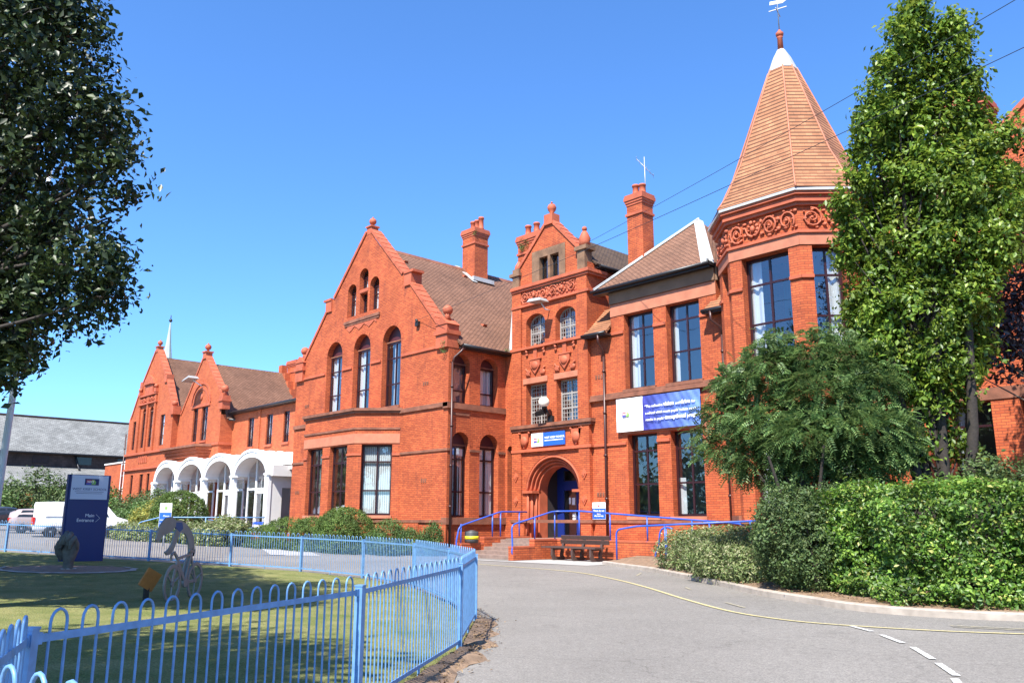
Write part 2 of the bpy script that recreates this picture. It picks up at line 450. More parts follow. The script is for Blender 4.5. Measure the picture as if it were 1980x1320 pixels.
def glass_mat():
    m, t, b, N, L = nt('window_glass')
    N.remove(b)
    tr = N.new('ShaderNodeBsdfTransparent'); tr.inputs[0].default_value = (.72, .76, .78, 1)
    gl = N.new('ShaderNodeBsdfGlossy'); gl.inputs['Roughness'].default_value = .015
    gl.inputs['Color'].default_value = (.9, .95, 1, 1)
    lw = N.new('ShaderNodeLayerWeight'); lw.inputs['Blend'].default_value = .5
    pw = N.new('ShaderNodeMath'); pw.operation = 'POWER'; pw.inputs[1].default_value = 3.5; L.new(lw.outputs['Facing'], pw.inputs[0])
    fr = N.new('ShaderNodeMath'); fr.operation = 'MULTIPLY_ADD'; fr.inputs[1].default_value = .75; fr.inputs[2].default_value = .17; L.new(pw.outputs[0], fr.inputs[0])
    tc = N.new('ShaderNodeTexCoord'); n = N.new('ShaderNodeTexNoise'); n.inputs['Scale'].default_value = .8
    L.new(tc.outputs['Object'], n.inputs['Vector'])
    bp = N.new('ShaderNodeBump'); bp.inputs['Strength'].default_value = .05; bp.inputs['Distance'].default_value = .2
    L.new(n.outputs['Fac'], bp.inputs['Height']); L.new(bp.outputs[0], gl.inputs['Normal'])
    mx = N.new('ShaderNodeMixShader')
    L.new(fr.outputs[0], mx.inputs[0]); L.new(tr.outputs[0], mx.inputs[1]); L.new(gl.outputs[0], mx.inputs[2])
    L.new(mx.outputs[0], N['Material Output'].inputs['Surface'])
    return m
M['glass'] = glass_mat()

def asphalt_mat():
    m, t, b, N, L = nt('worn_asphalt')
    tc = N.new('ShaderNodeTexCoord')
    def noise(sc, det=8, ro=.6):
        n = N.new('ShaderNodeTexNoise'); n.inputs['Scale'].default_value = sc; n.inputs['Detail'].default_value = det; n.inputs['Roughness'].default_value = ro
        L.new(tc.outputs['Object'], n.inputs['Vector']); return n
    def ramp(n, a, bb, c0, c1):
        r = N.new('ShaderNodeMapRange'); r.inputs[1].default_value = a; r.inputs[2].default_value = bb; r.inputs[3].default_value = c0; r.inputs[4].default_value = c1
        L.new(n.outputs['Fac'], r.inputs[0]); return r
    fine = ramp(noise(38, 3, .9), .34, .66, .62, 1.38)
    mid = ramp(noise(9, 6), .3, .7, .88, 1.12)
    big = ramp(noise(.28, 6), .3, .7, .86, 1.12)
    a = N.new('ShaderNodeMath'); a.operation = 'MULTIPLY'; L.new(fine.outputs[0], a.inputs[0]); L.new(mid.outputs[0], a.inputs[1])
    a2 = N.new('ShaderNodeMath'); a2.operation = 'MULTIPLY'; L.new(a.outputs[0], a2.inputs[0]); L.new(big.outputs[0], a2.inputs[1])
    wp = noise(1.1, 5); va = N.new('ShaderNodeVectorMath'); va.operation = 'ADD'; L.new(tc.outputs['Object'], va.inputs[0]); L.new(wp.outputs['Color'], va.inputs[1])
    vo = N.new('ShaderNodeTexVoronoi'); vo.feature = 'DISTANCE_TO_EDGE'; vo.inputs['Scale'].default_value = .22; L.new(va.outputs[0], vo.inputs['Vector'])
    cr = N.new('ShaderNodeMapRange'); cr.inputs[1].default_value = .0; cr.inputs[2].default_value = .006; cr.inputs[3].default_value = .8; cr.inputs[4].default_value = 1; L.new(vo.outputs['Distance'], cr.inputs[0])
    st = ramp(noise(.7, 9, .7), .60, .72, 1.0, .78)
    a3 = N.new('ShaderNodeMath'); a3.operation = 'MULTIPLY'; L.new(cr.outputs[0], a3.inputs[0]); L.new(st.outputs[0], a3.inputs[1])
    a4 = N.new('ShaderNodeMath'); a4.operation = 'MULTIPLY'; L.new(a2.outputs[0], a4.inputs[0]); L.new(a3.outputs[0], a4.inputs[1]); a2 = a4
    x = N.new('ShaderNodeMix'); x.data_type = 'RGBA'; x.blend_type = 'MULTIPLY'; x.inputs[0].default_value = 1
    x.inputs[6].default_value = (.190, .176, .158, 1); L.new(a2.outputs[0], x.inputs[7]); L.new(x.outputs[2], b.inputs['Base Color'])
    setin(b, Roughness=.92); b.inputs['Specular IOR Level'].default_value = .25
    q = N.new('ShaderNodeBump'); q.inputs['Strength'].default_value = .5; q.inputs['Distance'].default_value = .01
    L.new(fine.outputs[0], q.inputs['Height']); L.new(q.outputs[0], b.inputs['Normal'])
    return m
M['asphalt'] = asphalt_mat()
def paint_mat(name, c, lo):
    m, t, b, N, L = nt(name)
    tc = N.new('ShaderNodeTexCoord'); n = N.new('ShaderNodeTexNoise'); n.inputs['Scale'].default_value = 16; n.inputs['Detail'].default_value = 8; n.inputs['Roughness'].default_value = .75
    L.new(tc.outputs['Object'], n.inputs['Vector'])
    r = N.new('ShaderNodeMapRange'); r.inputs[1].default_value = lo; r.inputs[2].default_value = lo + .16; L.new(n.outputs['Fac'], r.inputs[0])
    x = N.new('ShaderNodeMix'); x.data_type = 'RGBA'; L.new(r.outputs[0], x.inputs[0]); x.inputs[6].default_value = (.21, .195, .175, 1); x.inputs[7].default_value = (*c, 1)
    L.new(x.outputs[2], b.inputs['Base Color']); setin(b, Roughness=.9); return m
M['yellow'] = paint_mat('yellow_road_paint', (.52, .44, .20), .36); M['yellow_faded'] = paint_mat('faded_yellow_paint', (.42, .36, .20), .44); M['roadwhite'] = paint_mat('white_road_paint', (.56, .55, .52), .40)
def banner_mat():
    m, t, b, N, L = nt('printed_banner')
    tc = N.new('ShaderNodeTexCoord'); sx = N.new('ShaderNodeSeparateXYZ'); L.new(tc.outputs['Generated'], sx.inputs[0])
    r = N.new('ShaderNodeValToRGB'); e = r.color_ramp.elements
    e[0].position = .33; e[0].color = (.040, .040, .27, 1); e[1].position = 1; e[1].color = (.13, .24, .62, 1)
    L.new(sx.outputs[0], r.inputs[0]); L.new(r.outputs[0], b.inputs['Base Color']); setin(b, Roughness=.5); return m
M['bannerblue'] = banner_mat()
def lawn_mat():
    m, t, b, N, L = nt('dry_lawn')
    tc = N.new('ShaderNodeTexCoord')
    n = N.new('ShaderNodeTexNoise'); n.inputs['Scale'].default_value = 1.3; n.inputs['Detail'].default_value = 9; n.inputs['Roughness'].default_value = .7
    L.new(tc.outputs['Object'], n.inputs['Vector'])
    r = N.new('ShaderNodeValToRGB'); r.color_ramp.elements[0].position = .32; r.color_ramp.elements[0].color = (.110, .140, .038, 1)
    r.color_ramp.elements[1].position = .66; r.color_ramp.elements[1].color = (.245, .230, .095, 1)
    L.new(n.outputs['Fac'], r.inputs[0])
    n2 = N.new('ShaderNodeTexNoise'); n2.inputs['Scale'].default_value = 45; n2.inputs['Detail'].default_value = 5
    L.new(tc.outputs['Object'], n2.inputs['Vector'])
    mr = N.new('ShaderNodeMapRange'); mr.inputs[1].default_value = .3; mr.inputs[2].default_value = .7; mr.inputs[3].default_value = .55; mr.inputs[4].default_value = 1.4
    L.new(n2.outputs['Fac'], mr.inputs[0])
    x = N.new('ShaderNodeMix'); x.data_type = 'RGBA'; x.blend_type = 'MULTIPLY'; x.inputs[0].default_value = 1
    L.new(r.outputs[0], x.inputs[6]); L.new(mr.outputs[0], x.inputs[7]); L.new(x.outputs[2], b.inputs['Base Color'])
    setin(b, Roughness=.95); b.inputs['Specular IOR Level'].default_value = .1
    q = N.new('ShaderNodeBump'); q.inputs['Strength'].default_value = .9; q.inputs['Distance'].default_value = .04
    L.new(n2.outputs['Fac'], q.inputs['Height']); L.new(q.outputs[0], b.inputs['Normal'])
    return m
M['lawn'] = lawn_mat()
M['grass'] = leafy('grass_blades', [(0, (.10, .12, .03)), (.5, (.19, .18, .06)), (1, (.30, .25, .12))], .3, .7, .2)
M['leaf_oak'] = leafy('evergreen_leaf', [(0, (.014, .026, .008)), (.6, (.026, .046, .013)), (1, (.055, .085, .026))], .14, .42, .35)
M['leaf_bright'] = leafy('fresh_green_leaf', [(0, (.060, .120, .014)), (.55, (.125, .215, .026)), (1, (.26, .34, .050))], .38, .42, .4)
M['leaf_rowan'] = leafy('rowan_leaflet', [(0, (.055, .115, .036)), (.6, (.105, .190, .056)), (1, (.20, .28, .09))], .34, .5, .4)
M['leaf_hedge'] = leafy('hedge_leaf', [(0, (.042, .100, .014)), (.6, (.092, .190, .024)), (.93, (.24, .37, .06)), (.97, (.34, .36, .08)), (1, (.45, .42, .14))], .34, .42, .4)
M['leaf_shrub'] = leafy('dark_shrub_leaf', [(0, (.042, .078, .024)), (.7, (.085, .140, .040)), (1, (.15, .19, .065))], .25, .55, .35)
M['leaf_varieg'] = leafy('variegated_leaf', [(0, (.08, .13, .03)), (.5, (.16, .22, .07)), (.8, (.29, .31, .14)), (1, (.46, .45, .28))], .28, .6)
M['leaf_yew'] = leafy('clipped_yew', [(0, (.055, .105, .022)), (.7, (.105, .170, .034)), (1, (.17, .23, .06))], .25, .65, .3)
M['leaf_conifer'] = leafy('juniper_spray', [(0, (.050, .115, .024)), (.7, (.095, .175, .038)), (1, (.15, .24, .06))], .22, .6)
M['leaf_yellow'] = leafy('yellow_green_leaf', [(0, (.10, .14, .02)), (.6, (.22, .24, .05)), (1, (.45, .38, .06))], .3, .6)
M['leaf_purple'] = leafy('purple_leaf', [(0, (.018, .010, .016)), (.7, (.035, .020, .030)), (1, (.075, .055, .065))], .15, .4, .6)
M['litter'] = leafy('dry_leaf_litter', [(0, (.10, .06, .03)), (.6, (.22, .14, .07)), (1, (.34, .24, .13))], .1, .8, .2)
# ------------------------------------------------------------------ building helpers
def rect(u0, u1, v0, v1): return [(u0, v0), (u1, v0), (u1, v1), (u0, v1)]
def arch(u0, u1, v0, vs, rise, n=14):
    c = (u0 + u1) / 2; a = (u1 - u0) / 2
    return [(u0, v0), (u1, v0)] + [(c + a * math.cos(t), vs + rise * math.sin(t)) for t in [math.pi * i / n for i in range(n + 1)]]
def hole(w):
    return arch(w[0], w[1], w[2], w[3], w[4]) if len(w) > 4 and w[4] else rect(*w[:4])

def slats(mb, fr, u0, u1, v0, v1, n, pitch=.11, wid=.1, m=0, skip=0.):
    u = u0
    while u < u1 - .02:
        if random.random() >= skip:
            mb.face([fr.p(u, v0, n), fr.p(min(u + wid, u1), v0, n + .035), fr.p(min(u + wid, u1), v1, n + .035), fr.p(u, v1, n)], m)
        u += pitch
def ccw(fr, lp, t, n):
    q = [lp[i] for i in t]
    sg = (q[1][0] - q[0][0]) * (q[2][1] - q[0][1]) - (q[2][0] - q[0][0]) * (q[1][1] - q[0][1])
    return [fr.p(*lp[i], n) for i in (t if sg > 0 else t[::-1])]
def window(par, fr, w, inset=.28, cols=2, trans=(), fw=.10, bar=.075, head=False, back=None, mat='frame', lattice=False, n0=0.0):
    u0, u1, v0, v1 = w[:4]; rise = w[4] if len(w) > 4 else 0
    n = n0 - inset; b = MB()
    b.fbox(fr, u0, u0 + fw, v0, v1, n - .09, n); b.fbox(fr, u1 - fw, u1, v0, v1, n - .09, n)
    b.fbox(fr, u0 + fw, u1 - fw, v0, v0 + fw, n - .09, n - .002); b.fbox(fr, u0 + fw, u1 - fw, v1 - fw, v1, n - .09, n - .002)
    for i in range(1, cols):
        c = u0 + (u1 - u0) * i / cols
        b.fbox(fr, c - bar / 2, c + bar / 2, v0 + fw, v1 - fw, n - .085, n - .006)
    for z in trans:
        b.fbox(fr, u0 + fw, u1 - fw, z - bar / 2, z + bar / 2, n - .08, n - .01)
    if lattice:
        k = 4 * cols
        for i in range(1, k):
            if i % 4 == 0: continue
            c = u0 + (u1 - u0) * i / k
            b.fbox(fr, c - .013, c + .013, v0 + fw, v1 - fw, n - .06, n - .03)
        q = v0 + fw + .16
        while q < v1 - fw:
            b.fbox(fr, u0 + fw, u1 - fw, q - .013, q + .013, n - .062, n - .032); q += .2
    top = v1
    if rise:
        lp = arch(u0, u1, v1, v1, rise)[1:]
        if head:
            b.prism(fr, lp, n - .09, n - .05, 1)
            b.fbox(fr, u0, u1, v1 + .002, v1 + .07, n - .05, n + .04, 2)
        else:
            c = (u0 + u1) / 2; a = (u1 - u0) / 2; k = 14
            for i in range(k):
                t0, t1 = math.pi * i / k, math.pi * (i + 1) / k
                ii = lambda t, s: (c + (a - s) * math.cos(t), v1 + (rise - s) * math.sin(t))
                b.prism(fr, [ii(t0, 0), ii(t1, 0), ii(t1, fw), ii(t0, fw)], n - .09, n)
            for i in range(1, cols):
                cc = u0 + (u1 - u0) * i / cols
                hh = rise * math.sqrt(max(0, 1 - ((cc - c) / a) ** 2))
                b.fbox(fr, cc - bar / 2, cc + bar / 2, v1, v1 + hh - .02, n - .085, n - .006)
            if lattice:
                for i in range(1, 4 * cols):
                    cc = u0 + (u1 - u0) * i / (4 * cols); hh = rise * math.sqrt(max(0, 1 - ((cc - c) / a) ** 2))
                    if hh > .1: b.fbox(fr, cc - .013, cc + .013, v1, v1 + hh - .03, n - .06, n - .03)
    win = obj('window', b, [M[mat], M['panel'], M['terra_dark']], par)
    g = MB()
    gl = rect(u0 + .02, u1 - .02, v0 + .02, v1 - .02) if (head or not rise) else arch(u0 + .02, u1 - .02, v0 + .02, v1, rise - .02)
    for t in tessellate_polygon([[Vector((a, c, 0)) for a, c in gl]]):
        g.face(ccw(fr, gl, t, n - .045))
    obj('glass', g, M['glass'], win)
    for bk in (back or ()):
        q = MB(); kind, a0, a1 = bk[:3]
        c0, c1 = u0 + (u1 - u0) * a0, u0 + (u1 - u0) * a1
        vb = v0 + (v1 - v0) * (bk[3] if len(bk) > 3 else 0)
        vt = v0 + (v1 - v0) * (bk[4] if len(bk) > 4 else 1)
        if kind == 'slat': slats(q, fr, c0, c1, vb, vt, n - .15); mm = 'blind'
        elif kind == 'open': slats(q, fr, c0, c1, vb, vt, n - .15, .15, .05); mm = 'blind'
        elif kind == 'curtain':
            k = max(3, int((c1 - c0) / .06))
            for i in range(k):
                e0, e1 = c0 + (c1 - c0) * i / k, c0 + (c1 - c0) * (i + 1) / k
                d0, d1 = .04 * math.sin(i * 1.3), .04 * math.sin((i + 1) * 1.3)
                q.face([fr.p(e0, vb, n - .17 + d0), fr.p(e1, vb, n - .17 + d1), fr.p(e1, vt, n - .17 + d1), fr.p(e0, vt, n - .17 + d0)])
            mm = 'curtain'
        elif kind == 'pink': q.fbox(fr, c0, c1, vb, vt, n - .27, n - .24); mm = 'pinkblind'
        elif kind == 'paper': q.fbox(fr, c0, c1, vb, vt, n - .060, n - .052); mm = 'signwhite'
        obj('paper_notice' if kind == 'paper' else ('curtain' if kind == 'curtain' else 'blind'), q, M[mm], win)
    return win

def coping(b, fr, a, c, n0, n1, th=.15, m=0, step=.5):
    """coping stones laid in separate lengths along a slope a->c (u,v)"""
    a = Vector(a); c = Vector(c); d = c - a; L = d.length; d.normalize(); nn = Vector((-d.y, d.x))
    if nn.y < 0: nn = -nn
    k = max(1, round(L / step))
    for i in range(k):
        p = a + d * (L * i / k + .006); q = a + d * (L * (i + 1) / k - .006)
        up = .022; n1 = min(n1, .07)
        b.prism(fr, [tuple(p), tuple(q), tuple(q + nn * th), tuple(p + nn * (th + up))] if d.y > 0 else
                [tuple(p), tuple(q), tuple(q + nn * (th + up)), tuple(p + nn * th)], n0, n1, m)
def finial(b, c, s=1.0, m=0, base=.3):
    x, y, z = c
    b.box(x - base * s, x + base * s, y - base * s, y + base * s, z, z + .55 * s, m)
    b.box(x - base * s * 1.25, x + base * s * 1.25, y - base * s * 1.25, y + base * s * 1.25, z + .55 * s, z + .66 * s, m)
    b.lathe((x, y, z + .66 * s), [(.16 * s, 0), (.10 * s, .12 * s), (.14 * s, .2 * s)], 14, m)
    b.ball((x, y, z + 1.06 * s), .27 * s, m, 16)
    b.ball((x, y, z + 1.36 * s), .07 * s, m, 8)
def chimney(par, x0, x1, y0, y1, z0, z1, pots, mat='brick'):
    b = MB()
    b.box(x0, x1, y0, y1, z0, z1 - .62)
    b.box(x0 - .06, x1 + .06, y0 - .06, y1 + .06, z1 - 1.15, z1 - 1.03, 1)
    b.box(x0 - .03, x1 + .03, y0 - .03, y1 + .03, z1 - .62, z1 - .5, 1)
    b.box(x0 - .07, x1 + .07, y0 - .07, y1 + .07, z1 - .5, z1 - .38, 1)
    b.box(x0 - .11, x1 + .11, y0 - .11, y1 + .11, z1 - .38, z1 - .2, 1)
    b.box(x0 - .08, x1 + .08, y0 - .08, y1 + .08, z1 - .2, z1 - .08, 1)
    c = obj('chimney', b, [M[mat], M['terra']], par)
    for (px, py, h) in pots:
        q = MB()
        q.lathe((px, py, z1 - .08), [(.17, 0), (.20, .06), (.165, .12), (.15, h * .8), (.19, h * .84), (.19, h * .93), (.16, h)], 14)
        obj('chimney_pot', q, M['terra'], c)
    return c
def scrolls(b, fr, u0, u1, v0, v1, k, n, m=0):
    """carved foliage band: irregular spirals, rosettes, leaves and small masks in relief"""
    h = (v1 - v0); w = (u1 - u0) / k; rg = random.Random(int(u0 * 31) + k)
    for i in range(k):
        c = u0 + w * (i + .5); s = 1 if i % 2 else -1; vc = (v0 + v1) / 2; ph = rg.uniform(0, 6.28); kx = min(1, w / h)
        if i % 3 != 1:
            pts = []; tw_ = rg.uniform(3.0, 4.0)
            for j in range(22):
                t = j / 21; a = ph + t * tw_ * math.pi; r = h * .46 * (1 - t * .82)
                pts.append(fr.p(c + s * r * math.cos(a) * kx, vc + r * math.sin(a), n + .015 + .05 * t))
            b.tube(pts, [.042 - .014 * j / 21 for j in range(22)], 6, m); b.ball(fr.p(c, vc, n + .05), .065, m, 8)
            for j in range(7):
                a = ph + j * .9; rr = h * rg.uniform(.30, .5); e = rg.uniform(.03, .065); b.ball(fr.p(c + rr * math.cos(a) * kx, vc + rr * math.sin(a) * .95, n + .02), (e * 1.5, .05, e), m, 8)
        else:
            b.ball(fr.p(c, vc + .03, n + .05), (.10, .08, .14), m, 10)
            for j in range(10):
                a = j * .628 + ph; rr = h * rg.uniform(.24, .42); e = rg.uniform(.05, .085); b.ball(fr.p(c + rr * math.cos(a) * kx, vc + rr * math.sin(a), n + .02), (e, .055, e * rg.uniform(.6, 1.1)), m, 8)
            for q in (-1, 1):
                b.tube([fr.p(c + q * (.08 + t * w * .35), vc - .30 * h + h * .5 * t * t + .03 * math.sin(6 * t), n + .02) for t in [j / 6 for j in range(7)]], [.05, .05, .045, .04, .035, .03, .02], 6, m)
        for e in (-1, 1):
            b.ball(fr.p(c + w * .5, vc + e * h * rg.uniform(.18, .36), n + .01), (rg.uniform(.06, .11), .05, rg.uniform(.05, .09)), m, 8)
def tie(b, fr, u, v, m=0):
    for d in (-.16, 0, .16):
        b.fbox(fr, u + d - .05, u + d + .05, v - .09, v + .09, -.01, .02, m)
        b.fbox(fr, u + d - .02, u + d + .02, v - .02, v + .02, .02, .035, m)
def downpipe(b, x, y, z0, z1, m=0, r=.06):
    b.tube([(x, y, z0), (x, y, z1)], r, 10, m)
    z = z0 + .4
    while z < z1:
        b.lathe((x, y, z), [(r * 1.4, 0), (r * 1.4, .09)], 10, m); z += 1.9
def roofquad(b, pts, th=.1, m=0):
    """a thin roof slab under the given top polygon"""
    P = [Vector(p) for p in pts]; n = (P[1] - P[0]).cross(P[2] - P[0]).normalized()
    if n.z < 0: P = P[::-1]; n = -n
    Q = [p - n * th for p in P]; k = len(P)
    b.face(P, m); b.face(Q[::-1], m)
    for i in range(k):
        j = (i + 1) % k
        b.face([P[i], Q[i], Q[j], P[j]], m)
def vents(par, pts, n):
    for p in pts:
        b = MB(); p = Vector(p); n = Vector(n).normalized()
        t = Vector((0, 1, 0)) if abs(n.x) > .3 else Vector((1, 0, 0))
        s = n.cross(t); s = s if s.z < 0 else -s
        a = p + n * .005
        b.idx([a - t * .16 - s * .12, a + t * .16 - s * .12, a + t * .14 + s * .12, a - t * .14 + s * .12,
               a - t * .12 + s * .12 + n * .13, a + t * .12 + s * .12 + n * .13], [(0, 1, 5, 4), (1, 2, 5), (0, 4, 3), (3, 4, 5, 2)])
        obj('roof_vent', b, M['terra'], par)

# ================================================================== SCHOOL
school = thing('school_building', 'large red brick school with a stepped gable, carved entrance tower and pointed corner turret', 'building', (-30, 28, 0))
B = M['brick']; T = M['terra']; TD = M['terra_dark']; TP = M['terra_pale']
GY, GX, TY = 24.76, -31.1, 28.5
GXL = -46.1; GC = -38.6

# --- gabled block, front
fr = FX(GY); b = MB()
up = [(-42.62, -40.92, 7.45, 10.95, .85), (-39.72, -38.02, 7.45, 10.95, .85), (-36.84, -35.14, 7.45, 10.95, .85)]
tri = [(-40.62, -39.72, 13.02, 14.55, .42), (-39.42, -38.52, 14.46, 15.25, .42), (-39.30, -38.52, 13.02, 14.22), (-38.32, -37.40, 13.02, 14.5, .45)]
outl = [(GXL, -.6), (GX, -.6), (GX, 10.5), (-31.6, 10.5), (-32.0, 11.1), (-34.62, 13.92), (-34.62, 14.45), (-35.25, 14.45), (-38.5, 17.75),
        (-38.75, 17.75), (-42.0, 14.45), (-42.62, 14.45), (-42.62, 13.92), (-45.3, 11.1), (-45.6, 10.5), (GXL, 10.5)]
b.wall(fr, outl, [hole(w) for w in up + tri], .42)
for x in (-44.7, -32.9): tie(b, fr, x, 8.3, 1)
tie(b, fr, -32.9, 3.5, 1); tie(b, fr, -45.3, 3.2, 1)
b.fbox(fr, -31.75, GX + .04, -.6, 1.5, 0, .05); b.fbox(fr, -44.0, -33.2, -.6, 1.5, 0, .05)
b.box(GXL - .02, -43.3, GY - .06, GY, -.6, 1.6)
obj('gable_wall', b, [B, TD], school)
b = MB()
for a0, a1 in ((GXL, -42.72), (-40.82, -39.82), (-37.92, -36.94), (-35.04, GX)):
    b.fbox(fr, a0, a1, 9.95, 10.04, -.02, .07, 1); b.fbox(fr, a0, a1, 10.04, 10.09, -.02, .04, 1)
b.fbox(fr, -35.0, GX + .07, 6.98, 7.2, -.01, .09); b.fbox(fr, GXL, -43.4, 6.98, 7.2, -.01, .09)
b.fbox(fr, -34.9, GX + .05, 4.86, 4.98, -.01, .055); b.fbox(fr, GXL, -43.4, 4.86, 4.98, -.01, .055)
b.fbox(fr, -35.0, GX + .06, 1.5, 1.62, -.01, .07)
b.fbox(fr, -40.8, -37.2, 12.62, 12.78, -.01, .1); b.fbox(fr, -40.75, -37.25, 12.5, 12.62, -.01, .06)
b.fbox(fr, -39.35, -38.45, 14.26, 14.44, -.2, .02, 1)
for i in range(3):
    b.fbox(fr, up[i][0] - .05, up[i][1] + .05, 7.3, 7.45, -.35, .08)
lp = [(-40.5 + j * .25, 12.5) for j in range(13)] + [(-37.5 - j * .25, 12.26 + .14 * math.sin(j * 1.6)) for j in range(13)]
b.prism(fr, lp, -.01, .035, 1)
for w in up:
    c = (w[0] + w[1]) / 2; a = (w[1] - w[0]) / 2
    for j in range(12):
        t0, t1 = math.pi * j / 12, math.pi * (j + 1) / 12 - .02
        ii = lambda t, s: (c + (a + s) * math.cos(t), w[3] + (w[4] + s) * math.sin(t))
        b.prism(fr, [ii(t0, .0), ii(t0, .22), ii(t1, .22), ii(t1, .0)], -.01, .008, 2)
obj('string_course', b, [TD, T, B], school)
b = MB()
for p, q in (((-32.0, 11.12), (-34.6, 13.95)), ((-35.2, 14.47), (-38.45, 17.78))):
    coping(b, fr, p, q, -.62, .1); m = lambda t: (-77.25 - t[0], t[1]); coping(b, fr, m(q), m(p), -.62, .1)
for s, x in ((1, -34.62), (-1, -42.63)):
    b.box(x - .32, x + .32, GY - .08, GY + .62, 13.75, 14.42); b.box(x - .42 + .1 * s, x + .42 + .1 * s, GY - .13, GY + .62, 14.42, 14.55)
for s, x in ((1, -31.55), (-1, -45.65)):
    b.box(x - .42, x + .47, GY - .16, GY + .6, 9.9, 11.05); b.box(x - .5, x + .55, GY - .24, GY + .66, 10.55, 10.75)
    b.prism(FX(GY + .6), [(x - .5, 11.05), (x + .55, 11.05), (x + .02, 11.45)], 0, .8)
obj('gable_coping', b, [T], school)
b = MB(); finial(b, (-38.62, GY + .22, 17.62), .78); obj('finial', b, [T], school)
b = MB(); b.lathe((-31.5, GY + .2, 11.35), [(.2, 0), (.12, .2), (.16, .28)], 12); b.ball((-31.5, GY + .2, 11.85), .26); obj('finial', b, [T], school)
b = MB(); b.lathe((-45.65, GY + .2, 11.35), [(.2, 0), (.12, .2), (.16, .28)], 12); b.ball((-45.65, GY + .2, 11.85), .26); obj('finial', b, [T], school)
for i, w in enumerate(up):
    window(school, fr, w, .30, 2, (8.68, 10.08), head=True, back=[[('curtain', .05, .5), ('curtain', .62, .95)], [('curtain', .05, .42), ('curtain', .6, .95)], [('curtain', .3, .5), ('curtain', .7, .95, 0, .6)]][i])
for w in tri:
    window(school, fr, w, .28, 1, ((w[2] + w[3]) / 2 + .25,), fw=.07, back=[('curtain', .1, .95)])

# --- canted bay of the gabled block
bc = [(-43.3, 24.76), (-41.75, 23.1), (-36.67, 23.1), (-35.0, 24.76)]
bw = [[(.55, 1.75)], [(.35, 1.95), (2.62, 4.22)], [(.40, 1.98)]]
b = MB(); sc = MB()
for i in range(3):
    f = FP(bc[i], bc[i + 1]); L = (Vector(bc[i + 1]) - Vector(bc[i])).length
    hs = [(u0, u1, 1.85, 5.4) for u0, u1 in (bw[i] if i != 1 else [(.40, 2.0), (2.75, 4.45)])]
    b.wall(f, [(0, -.6), (L, -.6), (L, 7.0), (0, 7.0)], [hole(h) for h in hs], .42)
    sc.fbox(f, -.05, L + .05, 7.0, 7.12, -.3, .10); sc.fbox(f, -.1, L + .1, 7.12, 7.26, -.3, .18)
    sc.fbox(f, -.02, L + .02, 6.16, 6.26, -.01, .05); sc.fbox(f, -.01, L + .01, 5.46, 5.95, -.01, .03, 1)
    sc.fbox(f, -.03, L + .03, 1.5, 1.62, -.01, .07)
    us = [0] + [x for h in hs for x in (h[0], h[1])] + [L]
    for j in range(0, len(us), 2):
        sc.fbox(f, us[j] - (.02 if j == 0 else 0), us[j + 1] + (.02 if j == len(us) - 2 else 0), 4.84, 4.95, -.01, .055, 2)
    for h in hs: sc.fbox(f, h[0] - .06, h[1] + .06, 1.70, 1.85, -.4, .09, 1)
    for j, h in enumerate(hs):
        bk = {(1, 0): [('slat', .40, .96)], (1, 1): [('open', 0.02, 1), ('open', .05, .95)], (2, 0): [('slat', .0, 1)], (0, 0): [('slat', .0, 1)]}[(i, j)]
        window(school, f, h, .22, 2, (3.08, 4.53), back=bk)
b.face([(p[0], p[1], 7.2) for p in bc])
obj('bay_wall', b, [B], school); obj('bay_band', sc, [TD, TP, T], school)

# --- gabled block, right side wall
fe = FE(GX); b = MB()
su = [(25.0, 26.1, 7.2, 9.15, .5), (26.8, 27.98, 7.2, 9.15, .5)]; sg = [(24.98, 26.15, 1.75, 5.15, .65), (26.8, 28.05, 1.75, 5.15, .65)]
b.wall(fe, [(GY, -.6), (TY, -.6), (TY, 10.2), (GY, 10.2)], [hole(w) for w in su + sg], .42)
obj('side_wall', b, [B], school)
b = MB()
b.fbox(fe, GY - .09, TY, 6.9, 7.18, -.3, .09); b.fbox(fe, GY - .05, 24.98, 4.86, 4.98, -.01, .055); b.fbox(fe, 26.15, 26.8, 4.86, 4.98, -.01, .055); b.fbox(fe, 28.05, TY, 4.86, 4.98, -.01, .055)
b.fbox(fe, GY - .06, TY, 1.42, 1.74, -.3, .10); b.fbox(fe, 25, 26.1, 6.6, 6.7, 0, .03)
for w in su + sg:
    c = (w[0] + w[1]) / 2; a = (w[1] - w[0]) / 2
    for j in range(10):
        t0, t1 = math.pi * j / 10, math.pi * (j + 1) / 10 - .02
        ii = lambda t, s: (c + (a + s) * math.cos(t), w[3] + (w[4] + s) * math.sin(t))
        b.prism(fe, [ii(t0, .0), ii(t0, .2), ii(t1, .2), ii(t1, .0)], -.01, .012, 2)
obj('string_course', b, [TD, T, B], school)
window(school, fe, su[0], .34, 1, (7.85,), head=True, back=[('pink', .02, .98, .02, .98)])
window(school, fe, su[1], .34, 1, (7.85,), head=True, back=[('curtain', .05, .95)])
window(school, fe, sg[0], .34, 2, (2.95, 4.5), head=True, back=[('open', .05, 1), ('paper', .55, .9, .86, .96)])
window(school, fe, sg[1], .34, 2, (2.95, 4.5), head=True, back=[('slat', .05, .95)])

